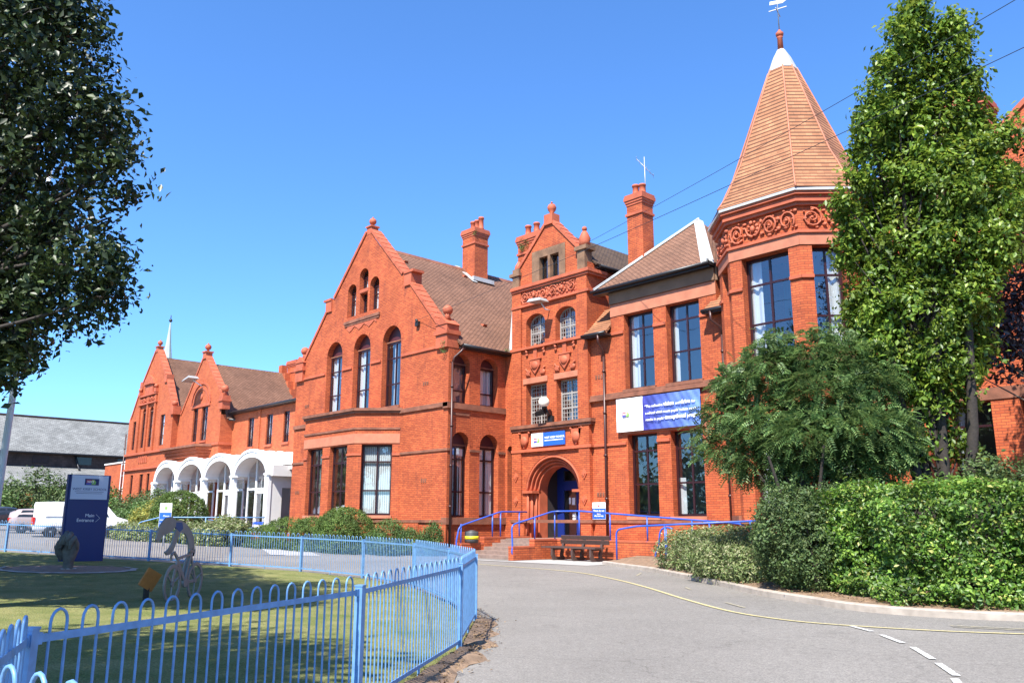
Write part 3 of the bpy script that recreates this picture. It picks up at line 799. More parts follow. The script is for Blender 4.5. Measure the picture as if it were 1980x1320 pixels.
# --- main roof of the gabled block
E0, RZ = 10.3, 17.3
b = MB()
k = .87; rx = GC - .2
def rz(x): return E0 + (-31.0 - x) * k
roofquad(b, [(-30.72, GY + .5, rz(-30.72)), (-30.72, 28.6, rz(-30.72)), (rx, 36.6, rz(rx)), (rx, GY + .5, rz(rx))], .1)
roofquad(b, [(rx, GY + .5, rz(rx)), (rx, 40, rz(rx)), (-46.3, 40, E0 + .4), (-46.3, GY + .5, E0 + .4)], .1)
roofquad(b, [(-30.72, 28.75, rz(-30.72)), (-30.72, 30.5, rz(-30.72) + 1.5), (-32.6, 36.4, rz(rx) - .15), (rx, 36.6, rz(rx) - .04)], .1)
rf = obj('roof', b, [M['roof']], school)
b = MB()
for i in range(24):
    y = GY + .62 + i * .46
    b.prism(FX(y + .45), [(rx - .17, rz(rx) - .14), (rx + .17, rz(rx) - .14), (rx + .06, rz(rx) + .06), (rx - .06, rz(rx) + .06)], 0, .44)
obj('ridge_tile', b, [M['terra_dark']], rf)
b = MB()
p0, p1 = Vector((-30.72, 28.62, rz(-30.72) + .05)), Vector((rx, 36.55, rz(rx) + .05))
d = (p1 - p0).normalized(); sd = Vector((0, .22, 0))
b.face([p0 - sd, p0 + sd, p1 + sd, p1 - sd]); b.face([p0 - sd * .2 + Vector((0, 0, .06)), p0 + sd * .2 + Vector((0, 0, .06)), p1 + sd * .2 + Vector((0, 0, .06)), p1 - sd * .2 + Vector((0, 0, .06))])
obj('valley_lead', b, [M['lead']], rf)
vents(rf, [(-37.80, 26.73, rz(-37.8)), (-37.89, 31.28, rz(-37.89)), (-32.66, 26.03, rz(-32.66)), (-32.79, 28.45, rz(-32.79))], (.66, 0, .75))
b = MB(); b.tube([(-30.68, GY + .55, 10.0), (-30.68, 28.5, 9.98)], .09, 8); b.box(-31.06, -30.72, GY + .6, 28.45, 9.86, 9.96)
obj('gutter', b, [M['gutter']], school)
b = MB(); b.tube([(-30.7, GY + .7, 9.95), (-30.75, GY + .5, 9.7), (-30.98, GY + .26, 9.4), (-31.0, GY + .16, 9.1)], .06, 8); downpipe(b, -31.0, GY + .16, -.1, 9.15)
obj('downpipe', b, [M['pipe']], school)
chimney(school, -38.98, -37.8, 32.0, 33.1, 15.5, 19.75, [(-38.75, 32.65, .75), (-38.35, 32.65, .75), (-37.95, 32.65, .85)])
b = MB()
b.box(-37.68, -37.5, 31.7, 33.4, 16.1, 16.35); b.face([(-39.2, 31.55, 17.38), (-37.4, 31.55, 15.95), (-37.4, 31.95, 15.95), (-39.2, 31.95, 17.38)])
obj('chimney_flashing', b, [M['lead']], rf)

# --- wall between side wall and tower, tower front, wing: one street plane
ft = FX(TY)
b = MB(); slit = (-30.92, -30.52, 1.8, 5.05, .22)
b.wall(ft, [(GX, -.6), (-30.35, -.6), (-30.35, 10.2), (GX, 10.2)], [hole(slit)], .35)
obj('link_wall', b, [B], school)
window(school, ft, slit, .28, 1, (3.4,), fw=.05, head=False)
FT = TY - .12; ftw = FX(FT)
b = MB()
ta = [(-29.42, -28.08, 10.15, 11.3, .46), (-27.36, -26.02, 10.15, 11.3, .46)]
tb = [(-29.42, -27.98, 6.2, 8.22), (-27.33, -25.95, 6.2, 8.22)]
tc_ = (-28.47, -27.03, 13.33, 14.62)
DC, DR, DS = -27.62, 1.86, 2.95
door = arch(DC - DR, DC + DR, .80, DS, 1.72, 24)
TL, TR = -30.36, -25.2
b.wall(ftw, [(TL, -.6), (TR, -.6), (TR, 13.3), (-25.6, 14.35), (-27.62, 16.35), (-27.78, 16.35), (-29.85, 14.3), (TL, 13.3)], [hole(w) for w in ta + tb + [tc_]] + [door], .42)
fr_ = FE(TR); b.wall(fr_, [(FT, -.6), (34, -.6), (34, 13.7), (FT, 13.7)], [], 0)
fl_ = FW(TL); b.wall(fl_, [(-34, 5), (-FT, 5), (-FT, 13.4), (-34, 13.4)], [], 0)
for x in (TL, -25.85):
    b.fbox(ftw, x, x + .65, 1.5, 13.3, 0, .10)
tie(b, ft, -24.72, 8.05, 1); tie(b, ft, -24.75, 2.75, 1)
obj('tower_wall', b, [B, TD], school)
b = MB()
def band(v0, v1, pr, m=0, a=TL, c=TR, side=True):
    b.fbox(ftw, a - .02, c + pr, v0, v1, -.02, pr, m)
    if side: b.fbox(FE(TR), FT + .001, FT + 1.2, v0, v1, -.02, pr - .003, m)
band(13.17, 13.33, .22, 1); band(13.05, 13.17, .15, 1); band(12.2, 12.32, .15, 1)
band(9.98, 10.1, .15, 1); band(6.02, 6.18, .22); band(5.9, 6.02, .15); band(4.86, 5.0, .14, 1); band(1.5, 1.64, .17)
b.fbox(ftw, -29.6, -27.9, 8.24, 8.52, -.01, .05, 2); b.fbox(ftw, -27.45, -25.85, 8.24, 8.52, -.01, .05, 2)
b.fbox(ftw, TL, TR, -.6, 1.5, 0, .06, 1) if False else None
for (u0, u1) in ((TL, DC - DR), (DC + DR, TR)):
    b.fbox(ftw, u0, u1 + (.05 if u1 == TR else 0), -.6, 1.5, -.01, .13, 3)
for x in (TL + .32, -25.52):
    for z in (3.7, 2.55):
        b.prism(ftw, [(x - .16, z), (x, z - .26), (x + .16, z), (x, z + .2)], .1, .15, 1)
        b.prism(ftw, [(x - .09, z), (x, z - .15), (x + .09, z), (x, z + .11)], .15, .18, 1)
obj('string_course', b, [TD, T, TP, B], school)
b = MB(); scrolls(b, ftw, -29.75, -25.85, 12.36, 13.02, 6, .04); b.fbox(ftw, -29.7, -25.86, 12.33, 13.04, -.01, .035); obj('carved_frieze', b, [T], school)
def crest(cx, z):
    b.prism(ftw, [(cx - .34, z + .42), (cx - .34, z + .12), (cx, z - .3), (cx + .34, z + .12), (cx + .34, z + .42)], 0, .09)
    b.ball(ftw.p(cx, z + .12, .08), (.24, .1, .22), 0, 12)
    b.fbox(ftw, cx - .42, cx + .42, z + .42, z + .48, 0, .12)
    b.fbox(ftw, cx - .12, cx + .12, z + .48, z + .98, 0, .07); b.fbox(ftw, cx - .26, cx + .26, z + .98, z + 1.05, 0, .1)
    b.ball(ftw.p(cx, z + 1.15, .04), (.09, .06, .1), 0, 8)
    for s in (-1, 1):
        pts = [ftw.p(cx + s * (.30 + .26 * math.sin(t * .5) + .10 * math.cos(t * 2)), z - .38 + .42 * t / 3 + .06 * math.sin(2 * t), .06) for t in [j * .3 for j in range(11)]]
        b.tube(pts, .045, 6); b.lathe(ftw.p(cx + s * .52, z - .24, 0), [(.16, 0), (.15, .07), (.07, .1)], 12, 0, -Vector((0, 1, 0)))
        b.tube([ftw.p(cx + s * (.56 + .1 * math.sin(t)), z + .82 + .14 * t, .06) for t in [j * .35 for j in range(8)]], [.08 - .006 * j for j in range(8)], 6)
        b.ball(ftw.p(cx + s * .6, z + .74, .05), (.09, .06, .1), 0, 8)
b = MB(); crest(-28.72, 8.98); crest(-26.72, 8.98)
for cx in (-29.5, -26.02):
    b.prism(ftw, [(cx - .32, 5.78), (cx - .27, 5.38), (cx, 5.05), (cx + .27, 5.38), (cx + .32, 5.78)], 0, .1); b.ball(ftw.p(cx, 5.4, .09), (.25, .12, .26), 0, 12)
    b.ball(ftw.p(cx - .34, 5.8, .06), .08, 0, 8); b.ball(ftw.p(cx + .34, 5.8, .06), .08, 0, 8)
obj('carved_crest', b, [T], school)
# small sandstone window and tower gable coping
b = MB(); b.wall(FX(FT - .03), rect(-28.95, -26.62, 12.98, 15.0), [rect(-28.42, -27.82, 13.38, 14.6), rect(-27.66, -27.06, 13.38, 14.6)], .3); b.fbox(FX(FT), -28.9, -26.7, 12.98, 13.1, 0, .08)
for x in (TL + .08, -25.72): b.box(x - .02, x + .46, FT - .13, FT + .4, 13.34, 14.35)
obj('sandstone_dressing', b, [M['sandstone']], school)
for c0, c1 in ((-28.42, -27.82), (-27.66, -27.06)): window(school, FX(FT), (c0, c1, 13.38, 14.6), .2, 1, (), fw=.03, mat='black')
b = MB()
coping(b, ftw, (-25.68, 14.35), (-27.6, 16.32), -.5, .12); coping(b, ftw, (-27.85, 16.32), (-29.95, 14.25), -.5, .12)
b.box(-28.0, -27.42, FT - .1, FT + .45, 16.2, 16.75); b.lathe((-27.7, FT + .18, 16.75), [(.14, 0), (.09, .1), (.2, .26), (.24, .4), (.17, .55), (.03, .62)], 14); b.ball((-27.7, FT + .18, 17.42), .06, 0, 8)
obj('gable_coping', b, [T], school)
b = MB()
b.box(-25.86, -25.1, FT - .2, FT + .5, 14.3, 14.5, 1); b.lathe((-25.48, FT + .15, 14.5), [(.3, 0), (.26, .25), (.3, .4), (.17, .7), (.1, .8)], 12); b.ball((-25.48, FT + .15, 15.42), .13)
b.box(TL - .12, TL + .62, FT - .2, FT + .5, 13.95, 14.12, 1); b.lathe((TL + .25, FT + .15, 14.12), [(.28, 0), (.2, .45), (.06, .7)], 12)
obj('corner_pinnacle', b, [T, M['sandstone']], school)
chimney(school, -31.2, -29.55, 29.5, 31.4, 11, 16.75, [(-30.75, 29.85, .65), (-30.75, 30.5, .65), (-30.1, 29.85, .65), (-30.1, 30.5, .65), (-30.4, 31.1, .65)])
for w in ta: window(school, ftw, w, .34, 2, (10.85,), fw=.06, mat='stonebar', lattice=True)
for w in tb: window(school, ftw, w, .34, 2, (6.85, 7.55), fw=.07, mat='stonebar', lattice=True)
b = MB()
roofquad(b, [(-27.7, FT + .4, 16.0), (-27.7, 36, 16.0), (-24.95, 36, 13.62), (-24.95, FT + .4, 13.62)]); roofquad(b, [(-27.7, FT + .4, 16.0), (-27.7, 36, 16.0), (-30.6, 36, 13.5), (-30.6, FT + .4, 13.5)])
obj('roof', b, [M['roof_moss']], school)
b = MB(); b.tube([(-24.93, FT + .6, 13.55), (-24.93, 32.5, 13.55)], .08, 8); b.box(-25.18, -25.0, FT + .5, 32.5, 13.42, 13.52); obj('gutter', b, [M['gutter']], school)
# entrance arch orders, porch and door
b = MB()
for i in range(4):
    r1 = DR - .14 * i; r0 = r1 - .14; n1 = -.02 - .13 * i; n0 = n1 - .14; hh = 1.72 / 1.86
    k = 28
    for j in range(k):
        t0, t1 = math.pi * j / k, math.pi * (j + 1) / k
        P = lambda r, t: (DC + r * math.cos(t), DS + r * hh * math.sin(t))
        b.prism(ftw, [P(r0, t0), P(r1, t0), P(r1, t1), P(r0, t1)], n0 - .4, n1)
    for s in (-1, 1):
        x0, x1 = sorted((DC + s * r0, DC + s * r1)); b.fbox(ftw, x0, x1, .8, DS, n0 - .4, n1)
        pc = [ftw.p(DC + (r0 + .02) * math.cos(t), DS + (r0 + .02) * hh * math.sin(t), n1 + .02) for t in [math.pi * q / 20 for q in range(21)]]
    b.tube(pc, .045, 6)
for s in (-1, 1):
    x0, x1 = sorted((DC + s * 1.30, DC + s * (DR + .16))); b.fbox(ftw, x0, x1, DS - .06, DS + .06, -.5, .09); 
    for q in range(3):
        xx = DC + s * (1.42 + .15 * q); b.tube([ftw.p(xx, .85, -.3 + .13 * q), ftw.p(xx, DS - .06, -.3 + .13 * q)], .05, 8)
obj('entrance_arch', b, [T], school)
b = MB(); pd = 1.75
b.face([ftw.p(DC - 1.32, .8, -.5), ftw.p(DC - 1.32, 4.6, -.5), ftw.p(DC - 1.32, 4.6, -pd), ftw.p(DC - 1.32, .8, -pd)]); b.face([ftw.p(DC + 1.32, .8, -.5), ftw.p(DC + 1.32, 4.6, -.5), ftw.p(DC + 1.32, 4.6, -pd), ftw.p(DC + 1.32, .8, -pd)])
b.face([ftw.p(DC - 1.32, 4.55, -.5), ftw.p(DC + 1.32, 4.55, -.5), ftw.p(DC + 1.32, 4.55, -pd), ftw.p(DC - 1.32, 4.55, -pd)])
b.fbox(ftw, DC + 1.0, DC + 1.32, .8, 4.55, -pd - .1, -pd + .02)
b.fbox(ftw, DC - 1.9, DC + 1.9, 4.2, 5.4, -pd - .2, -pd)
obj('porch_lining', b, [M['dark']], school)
b = MB(); d0, d1 = DC - 1.32, DC + 1.0
b.fbox(ftw, d0, d0 + .42, .82, 4.2, -pd, -pd + .08); b.fbox(ftw, d1 - .1, d1, .82, 4.2, -pd, -pd + .08); b.fbox(ftw, d0 + .42, d1 - .1, 3.05, 3.5, -pd, -pd + .078); b.fbox(ftw, d0 + .42, d1 - .1, 4.0, 4.2, -pd, -pd + .078)
b.fbox(ftw, d0 + 1.28, d0 + 1.42, .82, 4.0, -pd, -pd + .09); b.fbox(ftw, d0 + .42, d1 - .1, .82, .92, -pd, -pd + .076)
dr = obj('entrance_door', b, [M['bluedoor']], school)
b = MB(); b.face([ftw.p(d0 + .4, .9, -pd + .03), ftw.p(d1 - .05, .9, -pd + .03), ftw.p(d1 - .05, 4.1, -pd + .03), ftw.p(d0 + .4, 4.1, -pd + .03)]); obj('door_glass', b, [M['glass']], dr)
b = MB()
for u, v, w, h in ((.95, 2.35, .2, .34), (1.62, 2.45, .22, .3), (.98, 1.78, .26, .16), (.98, 1.58, .26, .16), (.75, 2.4, .12, .3)): b.fbox(ftw, d0 + u, d0 + u + w, v, v + h, -pd + .035, -pd + .043)
obj('paper_notice', b, [M['signwhite']], dr)
b = MB(); b.fbox(ftw, d0 + 1.24, d0 + 1.28, 1.6, 2.1, -pd + .09, -pd + .15); obj('handle', b, [M['aerial']], dr)
b = MB(); b.fbox(ftw, d0 + .4, d1, .85, 4.2, -pd - 2.2, -pd - 2.1); b.fbox(ftw, d0 + .5, d0 + 1.3, 1.55, 1.62, -pd - 1.3, -pd - .7); obj('hall_interior', b, [M['inside']], school)

# --- two-storey wing right of the tower
WL, WR = -25.2, -18.3
wu = [(-23.18, -21.55, 7.28, 10.7), (-20.85, -19.15, 7.28, 10.7)]; wg = [(-23.15, -21.55, 1.78, 5.28), (-20.85, -19.25, 1.78, 5.28)]
b = MB()
b.wall(ft, [(WL, -.6), (-17.2, -.6), (-17.2, 9.9), (WR, 9.9), (WR, 11.95), (-23.95, 11.95), (-23.95, 9.9), (WL, 9.9)], [hole(w) for w in wu + wg], .42)
b.wall(FE(WR), rect(TY, 33, 9.5, 11.95), [], 0); b.wall(FW(-23.95), rect(-33, -TY, 9.5, 11.95), [], 0)
obj('wing_wall', b, [B], school)
b = MB()
def wb(v0, v1, pr, m, a=-23.95, c=WR): b.fbox(ft, a, c, v0, v1, -.01, pr, m)
wb(11.3, 11.95, .10, 3); wb(10.72, 11.28, .03, 2)
b.fbox(FE(WR), TY + .001, 33, 11.3, 11.95, -.01, .097, 3)
wb(6.92, 7.05, .16, 0, WL, -17.2); wb(7.05, 7.2, .10, 0, WL, -17.2); wb(5.32, 5.9, .03, 2, -23.4, -19.0); wb(4.86, 4.97, .07, 1, WL, -23.2)
for a, c, z in ((-23.95, -23.2, 9.86), (-21.53, -20.87, 9.86), (-19.13, WR, 9.86), (-21.53, -20.87, 4.86), (-19.22, -17.2, 4.86)): b.fbox(ft, a, c, z, z + .13, -.01, .07, 1)
wb(1.5, 1.62, .10, 0, WL, -17.2); wb(-.6, 1.5, .05, 4, WL, -17.2)
for w in wu + wg: b.fbox(ft, w[0] - .08, w[1] + .08, w[2] - .14, w[2], -.4, .11, 2 if w[2] < 3 else 0)
obj('string_course', b, [TD, T, TP, M['cornice'], B], school)
for i, w in enumerate(wu): window(school, ft, w, .32, 2, (8.65, 10.02), back=[('curtain', .02, .3), ('curtain', .92, .99)] if i == 0 else [('curtain', .04, .16), ('curtain', .93, .99)])
for i, w in enumerate(wg): window(school, ft, w, .32, 2, (3.14, 4.56), back=[] if i == 0 else [('curtain', .02, .2, 0, .45)])
# hipped roof with lead hips
b = MB(); e0, e1, ey, ez = -24.6, -18.35, 28.08, 12.02; ap = (-21.5, 32.3, 15.75)
roofquad(b, [(e0, ey, ez), (e1, ey, ez), ap], .08)
roofquad(b, [(e1, ey, ez), (e1, 36.4, ez), ap], .08); roofquad(b, [(e0, 36.4, ez), (e0, ey, ez), ap], .08)
roofquad(b, [(-22, 32.9, 15.5), (-6, 32.9, 15.5), (-6, 29.3, 11.6), (-18.2, 29.3, 11.6)], .08)
rf2 = obj('roof', b, [M['roof']], school)
b = MB()
for c, wd in (((e0, ey, ez), .12), ((e1, ey, ez), .27)):
    p0 = Vector(c) + Vector((0, 0, .06)); p1 = Vector(ap) + Vector((0, 0, .07)); d = (p1 - p0).normalized(); s = d.cross(Vector((0, 0, 1))).normalized() * wd
    dn = Vector((0, 0, -.9 * wd * .55))
    b.face([p0, p0 + s + dn, p1 + s * .8 + dn, p1]); b.face([p0, p1, p1 - s * .8 + dn, p0 - s + dn])
    b.tube([p0 + Vector((0, 0, .02)), p1 + Vector((0, 0, .02))], .05, 6)
obj('hip_lead', b, [M['lead']], rf2)
b = MB(); b.box(e0 - .05, e1 + .05, ey + .02, TY, ez - .2, ez - .1); b.tube([(e0 - .1, ey - .05, ez - .06), (e1 + .1, ey - .05, ez - .06)], .085, 8); b.tube([(e1 + .08, ey, ez - .06), (e1 + .08, 30, ez - .06)], .08, 8)
obj('gutter', b, [M['gutter']], school)
chimney(school, -24.02, -23.1, 30.0, 30.85, 11, 17.15, [(-23.75, 30.4, .62), (-23.36, 30.42, .55)])
# little lean-to roofs either side of the wing
b = MB(); b.box(-25.17, -23.97, TY + .002, 30, 5, 9.9, 1)
roofquad(b, [(-25.3, 28.05, 10.0), (-23.9, 28.05, 10.0), (-23.97, 29.6, 11.5), (-25.2, 29.6, 11.5)]); roofquad(b, [(-18.7, 28.05, 10.0), (-17.3, 28.05, 10.0), (-17.3, 29.6, 11.5), (-18.28, 29.6, 11.5)])
obj('lean_to_roof', b, [M['spire'], B], school)
b = MB()
for x0, x1, xp in ((-25.32, -23.88, -24.3), (-18.72, -17.3, -18.35)):
    b.tube([(x0, 28.0, 9.95), (x1, 28.0, 9.95)], .08, 8); b.box(x0, x1, 28.02, TY, 9.84, 9.93)
obj('gutter', b, [M['gutter']], school)
for xp, zt in ((-24.32, 9.9), (-18.05, 9.9)):
    b = MB(); b.tube([(xp - (.25 if xp > -20 else 0), 28.0, zt), (xp - (.25 if xp > -20 else 0), 28.02, zt - .35), (xp, 28.36, zt - .65), (xp, 28.38, zt - 1)], .06, 8); downpipe(b, xp, 28.38, .2, zt - .95); obj('downpipe', b, [M['pipe']], school)

# --- corner turret
tp = [(-17.65, 28.6), (-17.65, 27.8), (-16.35, 26.5), (-13.5, 26.5), (-12.2, 27.8), (-12.2, 30.4), (-13.5, 31.7), (-16.35, 31.7)]
tcx, tcy = -14.93, 28.95
def offs(poly, d):
    out = []; k = len(poly)
    for i in range(k):
        p0, p1, p2 = (Vector(poly[(i + j) % k]) for j in (-1, 0, 1))
        a = (p1 - p0).normalized(); c = (p2 - p1).normalized(); na = Vector((a.y, -a.x)); nc = Vector((c.y, -c.x))
        q = (na + nc) / (1 + na.dot(nc)); out.append(p1 + q * d)
    return out
b = MB(); sc = MB(); fz = MB()
tw = {1: (.45, 1.45), 2: (.5, 2.4), 3: (.42, 1.52), 4: (.5, 2.1)}
for i in range(8):
    f = FP(tp[i], tp[(i + 1) % 8]); L = (Vector(tp[(i + 1) % 8]) - Vector(tp[i])).length
    hs = []
    if i in tw:
        u0, u1 = tw[i]; hs = [(u0, u1, 7.42, 11.15), (u0, u1, 1.78, 5.3)]
    b.wall(f, rect(0, L, -.6, 13.05), [hole(h) for h in hs], .42)
    for h in hs:
        window(school, f, h, .34, 2, (h[2] + 1.24, h[2] + 2.72), back=[('curtain', .03, .28)] if i == 2 else [('curtain', .5, .98)] if h[2] < 3 or i == 3 else [])
        sc.fbox(f, h[0] - .05, h[1] + .05, h[2] - .16, h[2], -.4, .1, 1)
        for z in ((9.95,) if h[2] > 5 else (4.86,)):
            sc.fbox(f, -.02, h[0], z, z + .12, -.01, .07, 0); sc.fbox(f, h[1], L + .02, z, z + .12, -.01, .07, 0)
    sc.fbox(f, -.01, L + .01, 11.17, 11.6, -.01, .035, 2)
    sc.fbox(f, -.03, L + .03, 6.95, 7.2, -.01, .12, 1); sc.fbox(f, -.03, L + .03, 1.5, 1.62, -.01, .10, 1)
    if i in (0, 1, 2, 3, 4):
        kk = max(2, round(L / .75)); scrolls(fz, f, .06, L - .06, 11.74, 12.58, kk, .03)
obj('turret_wall', b, [B], school)
for z0, z1, d, m in ((11.6, 11.7, .10, 1), (12.62, 12.74, .12, 0), (12.74, 12.84, .2, 0), (12.84, 12.98, .16, 0), (12.98, 13.1, .28, 0)):
    lp = offs(tp, d); sc.rings([[(p.x, p.y, z0) for p in lp], [(p.x, p.y, z1) for p in lp]], 0)
obj('cornice', sc, [T, TD, TP], school); obj('carved_frieze', fz, [T], school)
b = MB(); lp = offs(tp, .34); b.rings([[(p.x, p.y, 13.1) for p in lp], [(p.x, p.y, 13.2) for p in lp]], 0); obj('lead_flashing', b, [M['lead']], school)
def spl(z, s): return [(tcx + (p[0] - tcx) * s, tcy + (p[1] - tcy) * s, z) for p in spc]
spc = [(-17.66, 27.85), (-16.35, 26.48), (-13.5, 26.48), (-12.2, 27.85), (-12.2, 30.1), (-13.5, 31.45), (-16.35, 31.45), (-17.66, 30.1)]
b = MB(); zz = lambda s: 21.0 - (21.0 - 13.2) * s
prev = [(13.22, 1.13), (13.45, 1.07), (13.9, .965), (14.5, .868)]
lev = prev + [(zz(s), s) for s in (.75, .6, .45, .3, .19)]
for i in range(len(lev) - 1):
    l0, l1 = spl(*lev[i]), spl(*lev[i + 1])
    for j in range(8):
        b.face([l0[j], l0[(j + 1) % 8], l1[(j + 1) % 8], l1[j]])
b.face(spl(*lev[0])[::-1])
sp = obj('spire', b, [M['spire']], school)
b = MB()
for j in range(8):
    b.tube([spl(z, s * 1.003)[j] for z, s in lev], .035, 6)
obj('hip_tile', b, [M['terra_pale']], sp)
b = MB(); b.rings([spl(zz(.20), .205), spl(zz(.12), .125), spl(20.45, .055)]); obj('lead_cap', b, [M['lead']], sp)
b = MB(); b.lathe((tcx, tcy, 20.4), [(.12, 0), (.105, .6), (.13, .64)], 10); b.lathe((tcx, tcy, 21.04), [(.07, 0), (.15, .08), (.16, .18), (.07, .28), (.04, .34)], 12)
obj('finial', b, [T], sp)
b = MB(); b.tube([(tcx, tcy, 21.3), (tcx, tcy, 24.2)], .022, 6); b.bar((tcx - .35, tcy - .1, 22.35), (tcx + .35, tcy + .1, 22.35), .03); b.bar((tcx - .1, tcy + .35, 22.2), (tcx + .1, tcy - .35, 22.2), .03)
b.prism(Frame((tcx, tcy, 22.55), (.8, .6, 0)), [(-.32, 0), (.2, .05), (.42, .22), (.1, .2), (-.3, .16)], -.015, .015)
obj('weather_vane', b, [M['aerial']], sp)

# --- right-hand range behind the trees
rw = [(-9.9, -8.6, 1.78, 5.3), (-7.8, -6.3, 1.78, 5.3), (-4.5, -3.0, 1.78, 5.3), (-10.2, -8.9, 7.3, 10.6), (-6.4, -4.8, 7.3, 10.6), (-3.4, -1.8, 7.3, 10.6)]
b = MB()
b.wall(ft, [(-12.2, -.6), (5.0, -.6), (5.0, 13.9), (-.2, 19.2), (-1.2, 19.2), (-7.4, 13.9), (-7.4, 11.6), (-12.2, 11.6)], [hole(w) for w in rw], .42); obj('range_wall', b, [B], school)
for w in rw: window(school, ft, w, .34, 2, (w[2] + 1.36, w[2] + 2.78), back=[('curtain', .1, .4)])
b = MB(); coping(b, ft, (-7.6, 13.75), (-1.0, 19.35), -.55, .12); coping(b, ft, (-.4, 19.35), (5.2, 13.7), -.55, .12); obj('gable_coping', b, [T], school)
b = MB(); b.fbox(ft, -12.2, 5.0, 6.92, 7.2, -.01, .1); b.fbox(ft, -12.2, 5, 5.32, 5.7, -.01, .04); b.fbox(ft, -12.2, 5, 1.5, 1.62, -.01, .08); obj('string_course', b, [TD], school)
b = MB(); roofquad(b, [(-.7, 29, 18.9), (-.7, 40, 18.9), (-7.6, 40, 13.4), (-7.6, 29, 13.4)]); roofquad(b, [(-.7, 29, 18.9), (-.7, 40, 18.9), (5.4, 40, 13.4), (5.4, 29, 13.4)]); obj('roof', b, [M['roof']], school)
chimney(school, -9.6, -8.15, 29.9, 31.2, 11, 16.3, [(-9.2, 30.5, .6), (-8.6, 30.5, .6)])
# dark rooms behind the glass
b = MB()
b.box(-45.5, -32.6, 26.4, 26.5, .3, 10, 0); b.box(-42, -35.5, 26.4, 26.5, 10.01, 13.5, 0); b.box(-32.7, -32.6, 24.8, 34, .3, 10, 0); b.box(-31, -12.5, 31.0, 31.1, .3, 11.5, 0); b.box(-12, 5, 30.5, 30.6, .3, 12, 0); b.box(-29.8, -12.5, 28.95, 31, 6.0, 6.1, 0)
b.box(-46.05, -45.95, GY + .02, 40, -.5, 10.5, 0)
obj('interior_wall', b, [M['inside']], school)
b = MB(); b.wall(FB(40), [(12, -.6), (46.1, -.6), (46.1, 12), (38.8, 17), (30, 12), (12, 12)], [], 0); b.wall(FW(GXL), rect(-40, -GY, -.6, 10.5), [], 0); obj('rear_wall', b, [B], school)
# ================================================================== TWIN-GABLED FAR WING
far = thing('school_wing', 'distant twin-gabled red brick wing with ball finials, behind the white arched porch', 'building', (-71, 27, 0))
BL = M['brick_left']
LY, MY, LNK = 26.5, 27.0, 28.0
# left gable
f = FX(LY); x0, x1 = -81.0, -70.42; lc = -75.45
lw = [(-79.85, -79.1, 7.85, 10.45), (-77.6, -76.75, 7.9, 11.05, .42), (-75.85, -75.0, 7.9, 11.05, .42), (-73.15, -72.15, 7.85, 10.5)]
lg = [(-79.25, -78.6, 2.2, 5.55), (-76.95, -76.1, 2.2, 5.55), (-75.2, -74.55, 2.2, 5.55), (-73.0, -72.2, 2.2, 5.55)]
b = MB()
b.wall(f, [(x0, -.2), (x1, -.2), (x1, 10.7), (-72.45, 13.5), (-72.45, 13.9), (-72.9, 13.9), (lc + .15, 16.5), (lc - .15, 16.5), (-78.45, 13.9), (-78.45, 13.5), (x0, 10.7)], [hole(w) for w in lw + lg], .35)
b.wall(FE(x1), rect(LY, MY + .6, -.2, 10.7), [], 0); b.wall(FW(x0), rect(-42, -LY, -.2, 10.7), [], 0)
for x in (-78.25, -76.3, -74.45): b.fbox(f, x - .16, x + .16, 7.5, 12.55, 0, .14)
obj('gable_wall', b, [BL], far)
b = MB()
b.fbox(f, x0 - .05, x1 + .06, 7.3, 7.5, -.01, .16); b.fbox(f, x0 - .03, x1 + .04, 5.95, 6.12, -.01, .17); b.fbox(FE(x1), LY + .002, MY, 7.3, 7.5, -.01, .155)
b.fbox(f, -78.5, -74.2, 11.75, 11.9, 0, .2); b.fbox(f, -78.45, -74.25, 12.5, 12.66, 0, .22); b.fbox(f, -77.3, -75.4, 12.66, 13.5, 0, .1); scrolls(b, f, -78.2, -74.5, 11.95, 12.45, 6, .05)
b.prism(f, [(-77.6, 13.5), (-75.1, 13.5), (-75.5, 14.05), (-76.35, 14.4), (-77.2, 14.05)], 0, .22); b.prism(f, [(-77.2, 13.55), (-75.5, 13.55), (-76.35, 14.15)], .22, .26)
for x in (-78.25, -74.45): b.fbox(f, x - .22, x + .22, 12.66, 13.0, 0, .26); b.ball(f.p(x, 13.2, .15), .2, 0, 8)
for j in range(5): b.prism(f, arch(-77.6 + j * .45, -77.35 + j * .45, 6.55, 7.0, .14, 8), 0, .06)
obj('string_course', b, [T], far)
b = MB()
for p, q in (((-70.5, 10.75), (-72.4, 13.5)), ((-72.85, 13.95), (lc + .15, 16.55))):
    coping(b, f, p, q, -.5, .1); m_ = lambda t: (2 * lc - t[0], t[1]); coping(b, f, m_(q), m_(p), -.5, .1)
for s, x in ((1, -72.55), (-1, -78.35)): b.box(x - .3, x + .3, LY - .12, LY + .5, 13.3, 13.98)
b.box(x1 - .35, x1 + .35, LY - .15, LY + .5, 10.3, 11.0); b.ball((x1, LY + .1, 11.25), .25)
obj('gable_coping', b, [T], far)
b = MB(); finial(b, (lc, LY + .2, 16.4), .82); obj('finial', b, [T], far)
for w in lw: window(far, f, w, .10, 1, (w[2] + .85, w[2] + 1.9), fw=.08, head=True, back=[('curtain', .1, .95)])
for w in lg: window(far, f, w, .10, 1, (w[2] + 1.9,), fw=.08)
